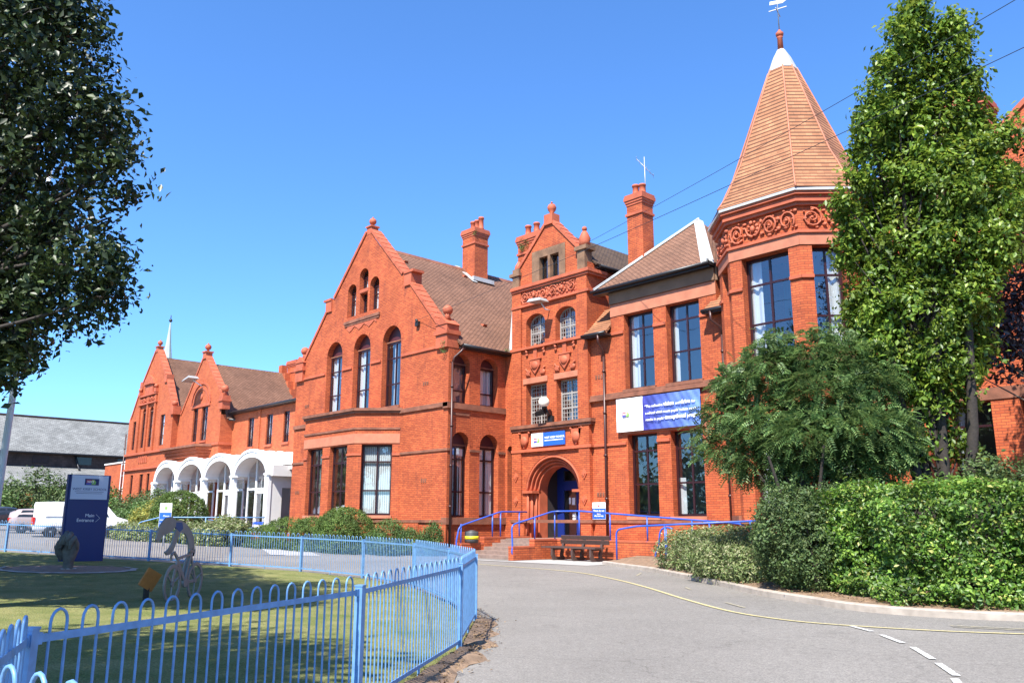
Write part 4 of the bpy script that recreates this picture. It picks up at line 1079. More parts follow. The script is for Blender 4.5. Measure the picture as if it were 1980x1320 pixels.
# middle gable
f = FX(MY); x0, x1 = -70.44, -62.0; mc = -65.9
mw = [(-67.35, -66.4, 7.78, 10.5), (-65.68, -64.5, 7.78, 10.5)]
b = MB()
b.wall(f, [(x0, -.2), (x1, -.2), (x1, 10.9), (mc + .15, 14.6), (mc - .15, 14.6), (x0 + .5, 10.2), (x0, 10.2)], [hole(w) for w in mw], .35)
b.wall(FE(x1), rect(MY, 36, -.2, 9.6), [], 0)
obj('gable_wall', b, [BL], far)
b = MB()
b.fbox(f, x0, x1 + .05, 7.28, 7.48, -.01, .1); b.fbox(FE(x1), MY + .002, LNK, 7.28, 7.48, -.01, .096); b.fbox(f, -67.75, -64.1, 10.52, 10.78, -.01, .08)
for r, n_ in ((1.95, .08), (1.45, .05)):
    for j in range(20):
        t0, t1 = math.pi * j / 20, math.pi * (j + 1) / 20 - .01
        P = lambda r, t: (-65.98 + r * math.cos(t), 10.8 + r * .92 * math.sin(t))
        b.prism(f, [P(r - .2, t0), P(r, t0), P(r, t1), P(r - .2, t1)], -.01, n_)
b.lathe(f.p(-65.98, 11.35, 0), [(.3, 0), (.28, .06), (.1, .1)], 12, 0, (0, -1, 0))
for w in mw: b.fbox(f, w[0] - .06, w[1] + .06, 7.62, 7.78, -.3, .07)
obj('string_course', b, [T], far)
b = MB(); coping(b, f, (x1 + .1, 10.9), (mc + .15, 14.65), -.5, .1); coping(b, f, (mc - .15, 14.65), (x0 + .6, 10.2), -.5, .1)
b.box(x1 - .25, x1 + .4, MY - .14, MY + .5, 10.0, 11.05); b.box(x1 - .35, x1 + .5, MY - .22, MY + .55, 10.6, 10.76); obj('gable_coping', b, [T], far)
b = MB(); finial(b, (mc, MY + .2, 14.5), .95); obj('finial', b, [T], far)
b = MB(); b.lathe((x1 + .06, MY + .15, 11.05), [(.2, 0), (.12, .2), (.18, .3)], 10); b.ball((x1 + .06, MY + .15, 11.6), .3); obj('finial', b, [T], far)
for w in mw: window(far, f, w, .12, 2, (w[2] + .72, w[2] + 1.85), fw=.09, back=[('curtain', .1, .9, 0, .6)])
# corbelled bay under the middle gable
b = MB()
for i in range(6): b.prism(Frame((0, 0, 0), (1, 0, 0)), [], 0, 0) if False else b.rings([[(-71.6 + i * .0 + (5 - i) * .16, MY + .02, 5.75 + i * .24), (-63.2 - (5 - i) * .16, MY + .02, 5.75 + i * .24), (-63.9 - (5 - i) * .1, MY - .35 - i * .13, 5.75 + i * .24), (-70.6 + (5 - i) * .1, MY - .35 - i * .13, 5.75 + i * .24)],
                                  [(-71.6 + (5 - i) * .16, MY + .02, 5.97 + i * .24), (-63.2 - (5 - i) * .16, MY + .02, 5.97 + i * .24), (-63.9 - (5 - i) * .1, MY - .35 - i * .13, 5.97 + i * .24), (-70.6 + (5 - i) * .1, MY - .35 - i * .13, 5.97 + i * .24)]])
b.rings([[(-71.7, MY + .03, 7.2), (-63.1, MY + .03, 7.2), (-63.7, MY - 1.2, 7.2), (-70.8, MY - 1.2, 7.2)], [(-71.7, MY + .03, 7.42), (-63.1, MY + .03, 7.42), (-63.7, MY - 1.2, 7.36), (-70.8, MY - 1.2, 7.36)]], 1)
obj('corbelled_bay', b, [BL, TD], far)
b = MB()
roofquad(b, [(lc, LY + .4, 16.0), (lc, 41, 16.0), (x0 + .1, 41, 10.3), (x0 + .1, LY + .4, 10.3)]); roofquad(b, [(lc, LY + .4, 16.0), (lc, 41, 16.0), (-81.2, 41, 10.0), (-81.2, LY + .4, 10.0)])
roofquad(b, [(mc, MY + .4, 14.15), (mc, 34.0, 14.15), (x1 + .3, 34.0, 9.3), (x1 + .3, MY + .4, 9.3)]); roofquad(b, [(mc, MY + .4, 14.15), (mc, 34.5, 14.15), (x0, 34.5, 9.7), (x0, MY + .4, 9.7)])
obj('roof', b, [M['roof']], far)
vents(far, [(-62.9, 29.6, 10.45), (-62.9, 32.0, 10.45)], (.75, 0, .66))
b = MB()
for i in range(7): b.box(-62.2 - i * .62 - .62, -62.2 - i * .62, 33.9, 34.4, 8.8, 10.2 + i * .78)
obj('stepped_verge', b, [BL], far)
chimney(far, -65.9, -64.3, 34.4, 36.2, 8.5, 15.3, [])
b = MB(); b.tube([(x1 + .35, MY + .5, 9.2), (x1 + .35, 34, 9.2)], .09, 8); obj('gutter', b, [M['gutter']], far)
b = MB(); downpipe(b, -81.05, 26.35, 0, 9.4); obj('downpipe', b, [M['pipe']], far)

# flat-roofed link between the wings
link = thing('link_block', 'flat-roofed brick link with three narrow windows, between the twin gables and the large stepped gable', 'building', (-54, 28, 0))
f = FX(LNK); kw = [(-59.3, -58.35, 6.95, 9.15), (-56.35, -55.4, 6.95, 9.15), (-53.75, -52.9, 6.95, 9.15), (-50.6, -49.7, 6.95, 9.15)]
b = MB(); b.wall(f, rect(-61.98, -46.1, -.2, 9.6), [hole(w) for w in kw], .3)
for x in (-57.4, -51.6): b.fbox(f, x - .15, x + .15, 5, 9.6, 0, .08)
b.face([(-61.98, LNK, 9.6), (-46.1, LNK, 9.6), (-46.1, 36, 9.6), (-61.98, 36, 9.6)])
obj('wall', b, [BL], link)
b = MB(); b.fbox(f, -61.9, -46.1, 9.62, 9.78, -.3, .35); b.tube([f.p(-61.9, 9.72, .38), f.p(-46.1, 9.72, .38)], .1, 8); obj('gutter', b, [M['gutter']], link)
for w in kw: window(link, f, w, .10, 2, (w[2] + .6, w[2] + 1.5), fw=.09, back=[('curtain', .05, .95, .25, .9)])
b = MB()
for w in kw: b.fbox(f, w[0] - .1, w[1] + .1, 6.78, 6.93, 0, .09)
obj('sill', b, [T], link)
b = MB(); tie(b, f, -47.6, 2.9); obj('wall_tie', b, [TD], link)

# white arcaded porch
por = thing('arched_porch', 'white porch with four barrel-vaulted glazed arches on a low brick base', 'porch', (-58, 25, 0))
PY, PX0, PX1 = 24.5, -67.95, -48.7; PB = LNK - .02; gz = .35
xs = [-67.9, -63.35, -58.45, -53.68, -48.75]; hr = [1.62] * 4
f = FX(PY)
ro = MB(); pl_ = MB(); gs = MB(); fm = MB()
for i in range(4):
    a, c = xs[i], xs[i + 1]; m_ = (a + c) / 2; w = (c - a) / 2; K = 18
    def P(t, ex, hh): return (m_ + (w + ex) * math.cos(t), 4.42 + hh * math.sin(t))
    # barrel vault with depth, overhanging the glazing by 0.9 m, ribs at the front
    for j in range(K):
        t0, t1 = math.pi * j / K, math.pi * (j + 1) / K
        ro.prism(f, [P(t0, -.28, 1.18), P(t0, -.02, 1.62), P(t1, -.02, 1.62), P(t1, -.28, 1.18)], -(PB - PY), 0)
        ro.prism(f, [P(t0, -.05, 1.52), P(t0, -.02, 1.70), P(t1, -.02, 1.70), P(t1, -.05, 1.52)], -.28, .05)
    for q in range(5):
        y = PY + .55 + q * .68
        ro.tube([(P(t, -.02, 1.63)[0], y, P(t, -.02, 1.63)[1]) for t in [math.pi * j / 12 for j in range(1, 12)]], .045, 5, 0, False)
    # glazing set back
    n = -1.0
    g_ = arch(m_ - w + .3, m_ + w - .3, 1.02, 4.42, 1.14, 16)
    gs_ = MB()
    for t in tessellate_polygon([[Vector((u, v, 0)) for u, v in g_]]): gs_.face(ccw(f, g_, t, n))
    fb = MB()
    dl, dr_ = m_ - .95, m_ + 1.0
    fb.fbox(f, m_ - w + .3, m_ + w - .3, 3.55, 3.67, n - .05, n + .05)
    for u in (dl, dr_):
        hh = 4.42 + 1.14 * math.sqrt(max(0, 1 - ((u - m_) / (w - .3)) ** 2)); fb.fbox(f, u - .06, u + .06, 1.02, hh - .02, n - .045, n + .06)
    fb.fbox(f, m_ - w + .3, m_ - w + .38, 1.02, 4.5, n - .045, n + .055); fb.fbox(f, m_ + w - .38, m_ + w - .3, 1.02, 4.5, n - .045, n + .055); fb.fbox(f, m_ - w + .38, m_ + w - .38, 1.02, 1.12, n - .044, n + .054)
    for u in (dl + .1, dr_ - .1): fb.fbox(f, u - .08, u + .08, 1.12, 3.5, n - .04, n + .075)
    if i in (1, 2): fb.fbox(f, m_ - .06, m_ + .08, 1.12, 3.5, n - .04, n + .074)
    fb.fbox(f, dl + .18, dr_ - .18, 3.3, 3.5, n - .04, n + .07); fb.fbox(f, dl + .18, dr_ - .18, 1.12, 1.3, n - .04, n + .07)
    wdw = obj('window', fb, [M['white']], por); obj('glass', gs_, [M['glass']], wdw)
obj('vault_roof', ro, [M['white']], por)
for x in xs:
    b = MB(); b.box(x - .2, x + .2, PY - .02, PY + .22, 1.0, 4.42); b.tube([(x, PY - .09, 4.5), (x, PY - .09, .5)], .06, 8); b.box(x - .3, x + .3, PY - .1, PY + .25, 4.36, 4.5)
    b.box(x - .06, x + .06, PY + .22, PB, 4.25, 4.45)
    obj('column', b, [M['white']], por)
b = MB()
b.box(PX1 - .1, PX1 + .1, PY + .22, 25.5, 1.0, 4.3); b.box(PX1 - .12, PX1 + .5, PY + .1, PB, 4.3, 4.98); b.box(PX1 - .1, PX1 + .1, 26.9, PB, 1.0, 4.3); b.box(PX1 - .1, PX1 + .1, 25.5, 26.9, 3.6, 4.3)
b.box(PX1 + .45, -46.15, PY + 1.2, PB, 4.75, 4.97)
b.box(PX0 - .1, PX0 + .1, PY + .22, PB, 1.0, 4.3)
obj('side_wall', b, [M['offwhite']], por)
b = MB(); b.box(PX0 - .2, PX1 + .2, PY - .12, PY + .3, -.2, 1.0); b.box(PX0, PX1, PY + .3, PB, -.2, .95); b.box(PX0 - .22, PX1 + .22, PY - .16, PY + .32, 1.0, 1.08, 1)
obj('brick_base', b, [BL, M['pave']], por)
b = MB(); b.box(PX1 - .02, PX1 + .3, PY + 1, PB, 4.98, 5.06); obj('gutter', b, [M['gutter']], por)
b = MB(); b.fbox(FE(PX1 + .1), 26.98, 27.18, 2.55, 3.05, 0, .04); obj('oval_plaque', b, [M['signwhite']], por)
b = MB(); b.box(PX0, PX1, PB - .1, PB - .05, .9, 4.3); b.box(-56, -55, 26.4, 27, 1, 3.2); obj('interior_wall', b, [M['inside']], por)

# flat brick annexe and church hall, spirelet beyond
ann = thing('brick_annexe', 'plain flat-roofed orange brick annexe with a tall white window strip, left of the twin gables', 'building', (-96, 31, 0))
b = MB(); b.box(-101.9, -81, 31.2, 40, 0, 7.7); obj('wall', b, [BL], ann)
b = MB(); b.box(-102.0, -81, 31.1, 40.1, 7.7, 7.85); obj('roof_edge', b, [M['offwhite']], ann)
w = window(ann, FX(31.2), (-96.4, -95.3, 2.0, 7.6), -.04, 1, (3.5, 5.0, 6.3), fw=.12, mat='white', back=[])
ch = thing('church_hall', 'long dark stone church with two tiers of grey slate roof and a sooty clerestory', 'building', (-125, 30, 0))
CX = -118.0
b = MB()
b.box(CX - 14, CX - 2.6, -40, 75, 0, 10.0); b.box(CX - 2.6, CX + 4.6, -40, 75, 0, 5.6)
obj('wall', b, [M['church']], ch)
b = MB(); roofquad(b, [(CX - 8, -42, 15.2), (CX - 8, 77, 15.2), (CX - 2.0, 77, 10.1), (CX - 2.0, -42, 10.1)], .2); roofquad(b, [(CX - 8, -42, 15.2), (CX - 8, 77, 15.2), (CX - 14.6, 77, 10.1), (CX - 14.6, -42, 10.1)], .2)
roofquad(b, [(CX - 2.55, -42, 8.3), (CX - 2.55, 77, 8.3), (CX + 5.2, 77, 5.5), (CX + 5.2, -42, 5.5)], .2)
obj('slate_roof', b, [M['slate']], ch)
b = MB(); b.tube([(CX - 8, -42, 15.25), (CX - 8, 77, 15.25)], .18, 6); obj('ridge', b, [M['church']], ch)
b = MB(); b.tube([(CX - 1.95, -42, 10.05), (CX - 1.95, 77, 10.05)], .12, 6); b.tube([(CX + 5.3, -42, 5.45), (CX + 5.3, 77, 5.45)], .12, 6); b.tube([(CX - 2.4, 33, 9.9), (CX - 2.3, 33.4, 8.6), (CX - 1.4, 33.4, 8.0)], .14, 6); obj('gutter', b, [M['gutter']], ch)
for i in range(12):
    y = 2 + i * 5.2
    b = MB(); b.box(CX - 2.62, CX - 2.54, y, y + 1.9, 8.75, 9.75); obj('window', b, [M['carglass']], ch)
b = MB(); b.box(CX + 4.6, CX + 5.2, 25.2, 26.8, 2, 4.7); obj('buttress', b, [M['oak']], ch)
sl = thing('spirelet', 'slender pale lead spirelet rising behind the left gable', 'spire', (-165, 60, 0))
b = MB(); b.rings([[(-165 + r * math.cos(a), 60 + r * math.sin(a), z) for a in [i * math.pi / 4 for i in range(8)]] for z, r in ((14, 1.3), (30, 1.2), (33, .95), (36, .5), (40.5, .1))]); obj('spire_body', b, [M['verdigris']], sl)
b = MB(); b.ball((-165, 60, 40.7), .35, 0, 10); b.tube([(-165, 60, 40.8), (-165, 60, 41.8)], .09, 6); obj('finial', b, [M['gutter']], sl)

# ================================================================== GROUND
def gridmesh(xs, ys, zf):
    b = MB(); nx, ny = len(xs), len(ys)
    V = [(x, y, zf(x, y)) for y in ys for x in xs]
    b.idx(V, [(j * nx + i, j * nx + i + 1, (j + 1) * nx + i + 1, (j + 1) * nx + i) for j in range(ny - 1) for i in range(nx - 1)], 0, True)
    return b
gx = [-1500, -800, -400, -260, -200] + list(range(-160, -40, 6)) + list(range(-40, 30, 2)) + [40, 60, 100, 200, 500, 1500]
gy = [-1500, -500, -200, -100, -60, -40] + list(range(-30, 60, 2)) + [70, 90, 120, 160, 220, 400, 800, 1500]
struct(obj('ground', gridmesh(gx, gy, lambda x, y: terr(x, y) - .006), M['asphalt'], uv=False))

# fence line (post tops measured on the photo, heights follow the ground)
FP_ = [(-2.3, .85), (-3.44, .66), (-4.74, 1.18), (-6.08, 3.95), (-8.33, 6.88), (-10.46, 8.95), (-12.88, 10.35), (-16.3, 12.05), (-19.7, 12.85), (-23.0, 12.82), (-25.8, 11.9), (-28.9, 10.5), (-31.9, 9.0), (-34.9, 7.6), (-37.9, 6.2), (-40.9, 4.8), (-43.9, 3.4)]
def fz_(x, y): return terr(x, y)
def poly_at(s):
    i = min(int(s), len(FP_) - 2); t = s - i
    a, c = Vector(FP_[i]), Vector(FP_[i + 1]); return a.lerp(c, t), (c - a).normalized()
# lawn: strips from the fence line towards the far left
N1, N2 = 90, 46; pts = []
for i in range(N1 + 1):
    s = i / N1 * (len(FP_) - 1.001)
    p, d = poly_at(s); o_ = Vector((d.y, -d.x))
    p = p + o_ * (.16 + .05 * math.sin(i * 2.1) + .035 * math.sin(i * 5.3))
    q = Vector((-30 - 6 * i / N1, -32 + 16 * i / N1))
    for j in range(N2 + 1):
        t = (j / N2) ** 1.5; r = p.lerp(q, t)
        z = terr(r.x, r.y) + (.035 if j else -.03) + (.05 * min(1, t * 30) if j else 0)
        pts.append((r.x, r.y, z))
b = MB(); w_ = N2 + 1
b.idx(pts, [(i * w_ + j, i * w_ + j + 1, (i + 1) * w_ + j + 1, (i + 1) * w_ + j) for i in range(N1) for j in range(N2)], 0, True)
struct(obj('lawn', b, M['lawn'], uv=False))
# bare soil strip outside the fence round the corner
b = MB(); pts = []
for i in range(41):
    s = 2.2 + i / 40 * 4.2
    p, d = poly_at(s); o_ = Vector((d.y, -d.x)); wd = (.32 if 3.2 < s < 5.3 else .18) * (1 + .35 * math.sin(i * 1.7) + .2 * math.sin(i * 4.1))
    for j in range(4):
        r = p + o_ * (.02 + wd * j / 3)
        pts.append((r.x, r.y, terr(r.x, r.y) + (.075, .06, .035, -.004)[j] + .012 * math.sin(i * 3 + j * 2)))
b.idx(pts, [(i * 4 + j, (i + 1) * 4 + j, (i + 1) * 4 + j + 1, i * 4 + j + 1) for i in range(40) for j in range(3)], 0, True)
struct(obj('soil_verge', b, M['soil'], uv=False))

# kerb and planting bed on the right
KB = [(-21.2, 24.4), (-19.5, 23.4), (-17.5, 22.36), (-14.6, 20.3), (-11.95, 18.35), (-10.2, 17.0), (-8.69, 16.15), (-7.6, 15.55), (-6.6, 15.35), (-5.6, 15.5), (-4.7, 15.9), (-3.0, 16.9), (0, 19.0), (4, 22)]
def smooth(P, n=6):
    out = []; k = len(P)
    for i in range(k - 1):
        p0, p1, p2, p3 = (Vector(P[max(0, min(k - 1, i + j))]) for j in (-1, 0, 1, 2))
        for q in range(n):
            t = q / n; out.append(.5 * ((2 * p1) + (p2 - p0) * t + (2 * p0 - 5 * p1 + 4 * p2 - p3) * t * t + (3 * p1 - p0 - 3 * p2 + p3) * t ** 3))
    out.append(Vector(P[-1])); return out
kb = smooth(KB)
b = MB(); L = []
for i, p in enumerate(kb):
    d = (kb[min(i + 1, len(kb) - 1)] - kb[max(i - 1, 0)]).normalized(); o_ = Vector((-d.y, d.x))
    q = p + o_ * .16; z = terr(p.x, p.y)
    L.append([(p.x, p.y, z - .05), (p.x + o_.x * .01, p.y + o_.y * .01, z + .10), (p.x + o_.x * .03, p.y + o_.y * .03, z + .12), (q.x, q.y, z + .125), (q.x, q.y, z - .05)])
b.rings(L); struct(obj('kerb', b, M['kerb'], uv=False))
b = MB(); pts = []
for p in kb:
    for j in range(8):
        t = j / 7; y = p.y + .1 + (29 - p.y - .1) * t
        pts.append((p.x + .08 * (1 - t), y, .11 + .5 * min(1, t * 2.4) * (1 if p.x > -18 else .3)))
b.idx(pts, [(i * 8 + j, (i + 1) * 8 + j, (i + 1) * 8 + j + 1, i * 8 + j + 1) for i in range(len(kb) - 1) for j in range(7)], 0, True)
struct(obj('soil_bed', b, M['soil'], uv=False))

# road markings
def ribbon(name, P, w, mat, n=6, gaps=.0):
    q = smooth(P, n); b = MB(); V = []
    for i, p in enumerate(q):
        d = (q[min(i + 1, len(q) - 1)] - q[max(i - 1, 0)]).normalized(); o_ = Vector((-d.y, d.x)) * w / 2
        for s in (-1, 1): V.append((p.x + o_.x * s, p.y + o_.y * s, terr(p.x, p.y) + .006))
    b.idx(V, [(2 * i, 2 * i + 1, 2 * i + 3, 2 * i + 2) for i in range(len(q) - 1)]); return struct(obj(name, b, mat, uv=False))
ribbon('yellow_line', [(-29, 21.0), (-25.6, 20.9), (-22.37, 20.7), (-18.71, 20.1), (-15.8, 18.6), (-13.23, 16.86), (-10.8, 15.0), (-8.82, 13.62), (-7.6, 13.15), (-6.71, 13.1), (-5.4, 13.45), (-4.2, 14.08), (-1.5, 15.9)], .085, M['yellow'])
for p, q in (((-16.9, 21.3), (-16.2, 20.2)), ((-12.6, 17.6), (-12.1, 17.1)), ((-9.75, 14.95), (-8.95, 14.35)), ((-5.3, 14.35), (-4.35, 14.75)), ((-5.2, 14.2), (-4.2, 14.62))):
    ribbon('yellow_line', [p, q], .06, M['yellow_faded'])
for p, q in (((-6.3, 13.12), (-5.8, 12.72)), ((-5.55, 12.45), (-5.0, 11.85)), ((-4.75, 11.55), (-4.2, 10.75)), ((-4.05, 10.5), (-3.6, 9.8)), ((-3.55, 9.6), (-3.2, 8.9))):
    ribbon('lane_dash', [p, q], .085, M['roadwhite'])
# pale forecourt pavement in front of the school and path to the porch
b = MB()
def patch(P, dz):
    b.face([(x, y, terr(x, y) + dz) for x, y in P])
patch([(-29.2, 22.6), (-20.9, 23.2), (-20.9, 26.45), (-25.2, 26.45), (-25.2, 23.3), (-29.2, 23.3)], .004)
struct(obj('pavement', b, M['pave'], uv=False))
b = MB()
for k_ in range(14):
    t0, t1 = k_ / 14, (k_ + 1) / 14
    a = Vector((-33, 17.0)).lerp(Vector((-46, 22.5)), t0); c = Vector((-33, 17.0)).lerp(Vector((-46, 22.5)), t1)
    b.face([(a.x, a.y, terr(a.x, a.y) + .004), (c.x, c.y, terr(c.x, c.y) + .004), (c.x + .8, c.y + 1.9, terr(c.x + .8, c.y + 1.9) + .004), (a.x + .8, a.y + 1.9, terr(a.x + .8, a.y + 1.9) + .004)])
struct(obj('path', b, M['pave'], uv=False))

# ================================================================== FENCE
fen = thing('metal_fence', 'sky blue bow-topped metal fence curving round the lawn', 'fence', (-12, 9, 0))
HT = 1.06
for i, (x, y) in enumerate(FP_):
    z = terr(x, y); b = MB()
    d = poly_at(min(i + .01, len(FP_) - 1.01))[1]; d2 = poly_at(max(i - .01, 0))[1]; d = (d + d2).normalized(); o_ = Vector((-d.y, d.x))
    s = .033
    b.obox((x, y, z + HT / 2 - .1), (d.x * s, d.y * s, 0), (o_.x * s, o_.y * s, 0), (0, 0, HT / 2 + .1))
    b.obox((x, y, z + HT + .003), (d.x * (s + .004), d.y * (s + .004), 0), (o_.x * (s + .004), o_.y * (s + .004), 0), (0, 0, .006))
    for zz_ in (HT - .05, .13):
        for sg, dd_ in ((1, poly_at(min(i + .01, len(FP_) - 1.01))[1]), (-1, d2)):
            q = Vector((x, y)) + dd_ * sg * .05; b.obox((q.x, q.y, z + zz_), (dd_.x * .02, dd_.y * .02, 0), (-dd_.y * .012, dd_.x * .012, 0), (0, 0, .028))
    obj('post', b, [M['fence']], fen, uv=False)
for i in range(len(FP_) - 1):
    a, c = Vector(FP_[i]), Vector(FP_[i + 1]); za, zc = terr(*a), terr(*c); L = (c - a).length; d = (c - a).normalized()
    b = MB(); near = i < 7
    P = lambda s, h: (a.x + d.x * s, a.y + d.y * s, za + (zc - za) * s / L + h)
    for h in (HT - .05, .13): b.bar(P(.05, h), P(L - .05, h), .012, .038)
    n = max(4, round(L / .212)); st = (L - .14) / n; r = .0078
    for k_ in range(n):
        s0 = .07 + st * k_ + st * .24; s1 = s0 + st * .5; cm = (s0 + s1) / 2; rr = (s1 - s0) / 2
        arc = [P(cm - rr * math.cos(t), HT + .02 + rr * 1.25 * math.sin(t)) for t in [math.pi * q / (8 if near else 5) for q in range(9 if near else 6)]]
        b.tube([P(s0, .13)] + arc + [P(s1, .13)], r, 6 if near else 5, 0, False)
    # short foot in the middle of the panel
    b.bar(P(L / 2, -.05), P(L / 2, .13), .02, .02)
    obj('panel', b, [M['fence']], fen, uv=False)
# ================================================================== ENTRANCE: landing, steps, ramp, rails
def capped(b, x0, x1, y0, y1, z0, z1):
    b.box(x0, x1, y0, y1, z0, z1 - .075); b.box(x0 - .012, x1 + .012, y0 - .012, y1 + .012, z1 - .075, z1, 1)
land = thing('entrance_landing', 'raised red brick landing with stone steps and a ramp before the arched entrance', 'steps', (-26, 26, 0))
b = MB()
b.box(-28.9, -25.96, 26.62, 28.2, -.2, .76, 0); b.box(-25.96, -13.5, 27.9, 28.4, -.2, .70, 0)
capped(b, -25.93, -20.0, 26.5, 26.75, -.2, .83)
capped(b, -25.85, -25.55, 23.9, 25.1, -.2, .56); capped(b, -25.86, -25.55, 25.11, 26.48, -.2, .84)
capped(b, -29.3, -29.0, 24.0, 25.3, -.2, .62); capped(b, -29.31, -28.99, 25.31, 28.2, -.2, .88)
# ramp walls: upper flight falling to the right, lower flight rising to the right
fr = FX(26.52)
b.prism(fr, [(-19.98, -.2), (-14.0, -.2), (-14.0, .42), (-19.98, .80)], -.22, 0)
fr2 = FX(24.9)
b.prism(fr2, [(-20.95, -.2), (-14.0, -.2), (-14.0, .42), (-20.95, .12)], -.22, 0)
b.prism(Frame((0, 26.5, 0), (1, 0, 0)), [(-20.9, -.2), (-14.0, -.2), (-14.0, .30), (-20.9, .03)], 0, 1.38, 1)
b.prism(Frame((0, 27.9, 0), (1, 0, 0)), [(-25.9, -.2), (-14.0, -.2), (-14.0, .30), (-19.5, .72), (-25.9, .78)], 0, 1.15, 1)
b.box(-21.3, -19.9, 24.55, 24.88, -.1, .11, 1)
obj('brick_wall', b, [B, M['terra']], land)
b = MB()
for i in range(5): b.box(-29.0, -25.87, 24.3 + i * .5, 26.62, -.1, .16 + i * .15 - .004)
b.box(-28.98, -13.6, 26.62, 29.8, .6, .795) if False else b.box(-28.98, -26.0, 26.62, 30.1, .6, .797)
obj('step', b, [M['stone']], land)
def railing(label, paths, posts, r=.035):
    t = thing('handrail', label, 'handrail', (paths[0][0][0], paths[0][0][1], 0), 0, 'blue tubular handrails')
    for p in paths:
        b = MB(); b.tube([tuple(q) for q in bend(p)], r, 10); obj('top_rail', b, M['rail'], t, uv=False)
    for x, y, z0, z1 in posts:
        b = MB(); b.tube([(x, y, z0), (x, y, z1)], r * .9, 10); b.lathe((x, y, z0), [(.07, 0), (.07, .012)], 10); obj('post', b, M['rail'], t, uv=False)
    return t
def bend(P, rad=.22):
    P = [Vector(p) for p in P]; out = [P[0]]
    for i in range(1, len(P) - 1):
        a, c, e = P[i - 1], P[i], P[i + 1]; r1 = min(rad, (a - c).length * .45); r2 = min(rad, (e - c).length * .45)
        p0 = c + (a - c).normalized() * r1; p2 = c + (e - c).normalized() * r2
        for k in range(6):
            t = k / 5; out.append((1 - t) ** 2 * p0 + 2 * t * (1 - t) * c + t * t * p2)
    out.append(P[-1]); return out
ry = 26.55
railing('long blue handrail curving up beside the steps and along the landing behind the bench',
        [[(-25.62, 23.98, .16), (-25.62, 23.86, .34), (-25.62, 23.92, .50), (-25.66, 23.9, 1.42), (-25.62, 26.3, 1.99), (-25.3, ry, 2.0), (-24.3, ry, 2.0), (-21.5, ry, 1.82), (-16.5, ry, 1.50), (-16.0, ry, 1.3)]],
        [(-25.62, 25.2, .82, 1.74), (-25.60, 26.4, .82, 1.98), (-24.3, ry, .82, 1.98), (-22.6, ry, .82, 1.89), (-20.7, ry, .8, 1.76), (-18.6, ry, .7, 1.63)])
railing('blue handrail rising along the left brick wall of the steps, next to the yellow-banded bin',
        [[(-29.1, 23.9, .1), (-29.1, 23.75, .6), (-29.12, 23.95, 1.35), (-29.1, 26.4, 2.0), (-29.1, 28.1, 2.0)]], [(-29.12, 24.05, .6, 1.45), (-29.1, 25.9, .86, 1.87), (-29.1, 26.4, .86, 1.98), (-29.1, 27.6, .86, 1.98)])
railing('low blue handrail along the front of the ramp behind the flowering shrubs',
        [[(-20.98, 25.0, -.05), (-20.98, 25.0, 1.26), (-20.0, 25.0, 1.40), (-15.0, 25.0, 1.60)]], [(-18.7, 25.0, .1, 1.45), (-16.8, 25.0, .2, 1.52), (-15.2, 25.0, .25, 1.58)])
for x, z in ((-24.0, .82), (-22.3, .80), (-19.9, .45)):
    pass
railing('short hooped blue handrail at the foot of the ramp, right of the bench',
        [[(-20.1, 26.3, .1), (-20.1, 26.2, .35), (-20.0, 26.3, .55), (-19.9, 26.3, 1.25), (-19.6, 26.3, 1.38), (-19.3, 26.3, 1.3)]], [(-19.62, 26.3, .1, 1.36)])
# bench
bn = thing('bench', 'brown recycled plastic bench with curved legs in front of the brick landing', 'bench', (-23.6, 25.7, 0))
b = MB(); b.box(-25.35, -22.35, 25.3, 25.48, .50, .56); b.box(-25.33, -22.37, 25.5, 25.68, .50, .56); b.box(-25.3, -22.33, 25.7, 25.86, .50, .56); obj('seat', b, M['bench'], bn, uv=False)
b = MB()
for z in (.74, .92): b.obox((-23.55, 26.02 + (z - .74) * .2, z), (1.32, 0, 0), (0, .028, .008), (0, -.02, .078))
obj('backrest', b, M['bench'], bn, uv=False)
for x in (-24.75, -23.62, -22.62):
    b = MB()
    pr = [Vector((x, 25.33 + .04 * math.sin(t * 3), .48 - .46 * t)) for t in [i / 6 for i in range(7)]]
    lp = [(25.32, .49), (25.32, .2), (25.40, .02), (26.05, .02), (26.1, .08), (25.98, .2), (26.06, .49), (26.2, .98), (26.1, .98), (25.95, .49)]
    inn = [(25.46, .42), (25.46, .24), (25.54, .13), (25.86, .13), (25.86, .26), (25.92, .42)]
    f = FE(x + .05)
    b.wall(f, lp, [inn], .1, n=0); b.wall(f, lp, [inn], 0, n=-.1)
    k = len(lp)
    for i in range(k):
        a, c = lp[i], lp[(i + 1) % k]; b.face([f.p(*a, -.1), f.p(*c, -.1), f.p(*c, 0), f.p(*a, 0)])
    obj('leg', b, M['bench'], bn, uv=False)
# bin
bi = thing('litter_bin', 'round dark grey bin with a yellow band on the low brick wall', 'bin', (-28.35, 24.75, .1))
b = MB(); b.lathe((-29.15, 24.7, .62), [(.30, 0), (.31, .12), (.31, .46), (.29, .50)], 20); b.lathe((-29.15, 24.7, 1.12), [(.26, 0), (.10, .05), (.02, .06)], 20); obj('bin_body', b, M['bin'], bi, uv=False)
b = MB(); b.lathe((-29.15, 24.7, .78), [(.318, 0), (.318, .14)], 20); obj('band', b, M['bandyel'], bi, uv=False)

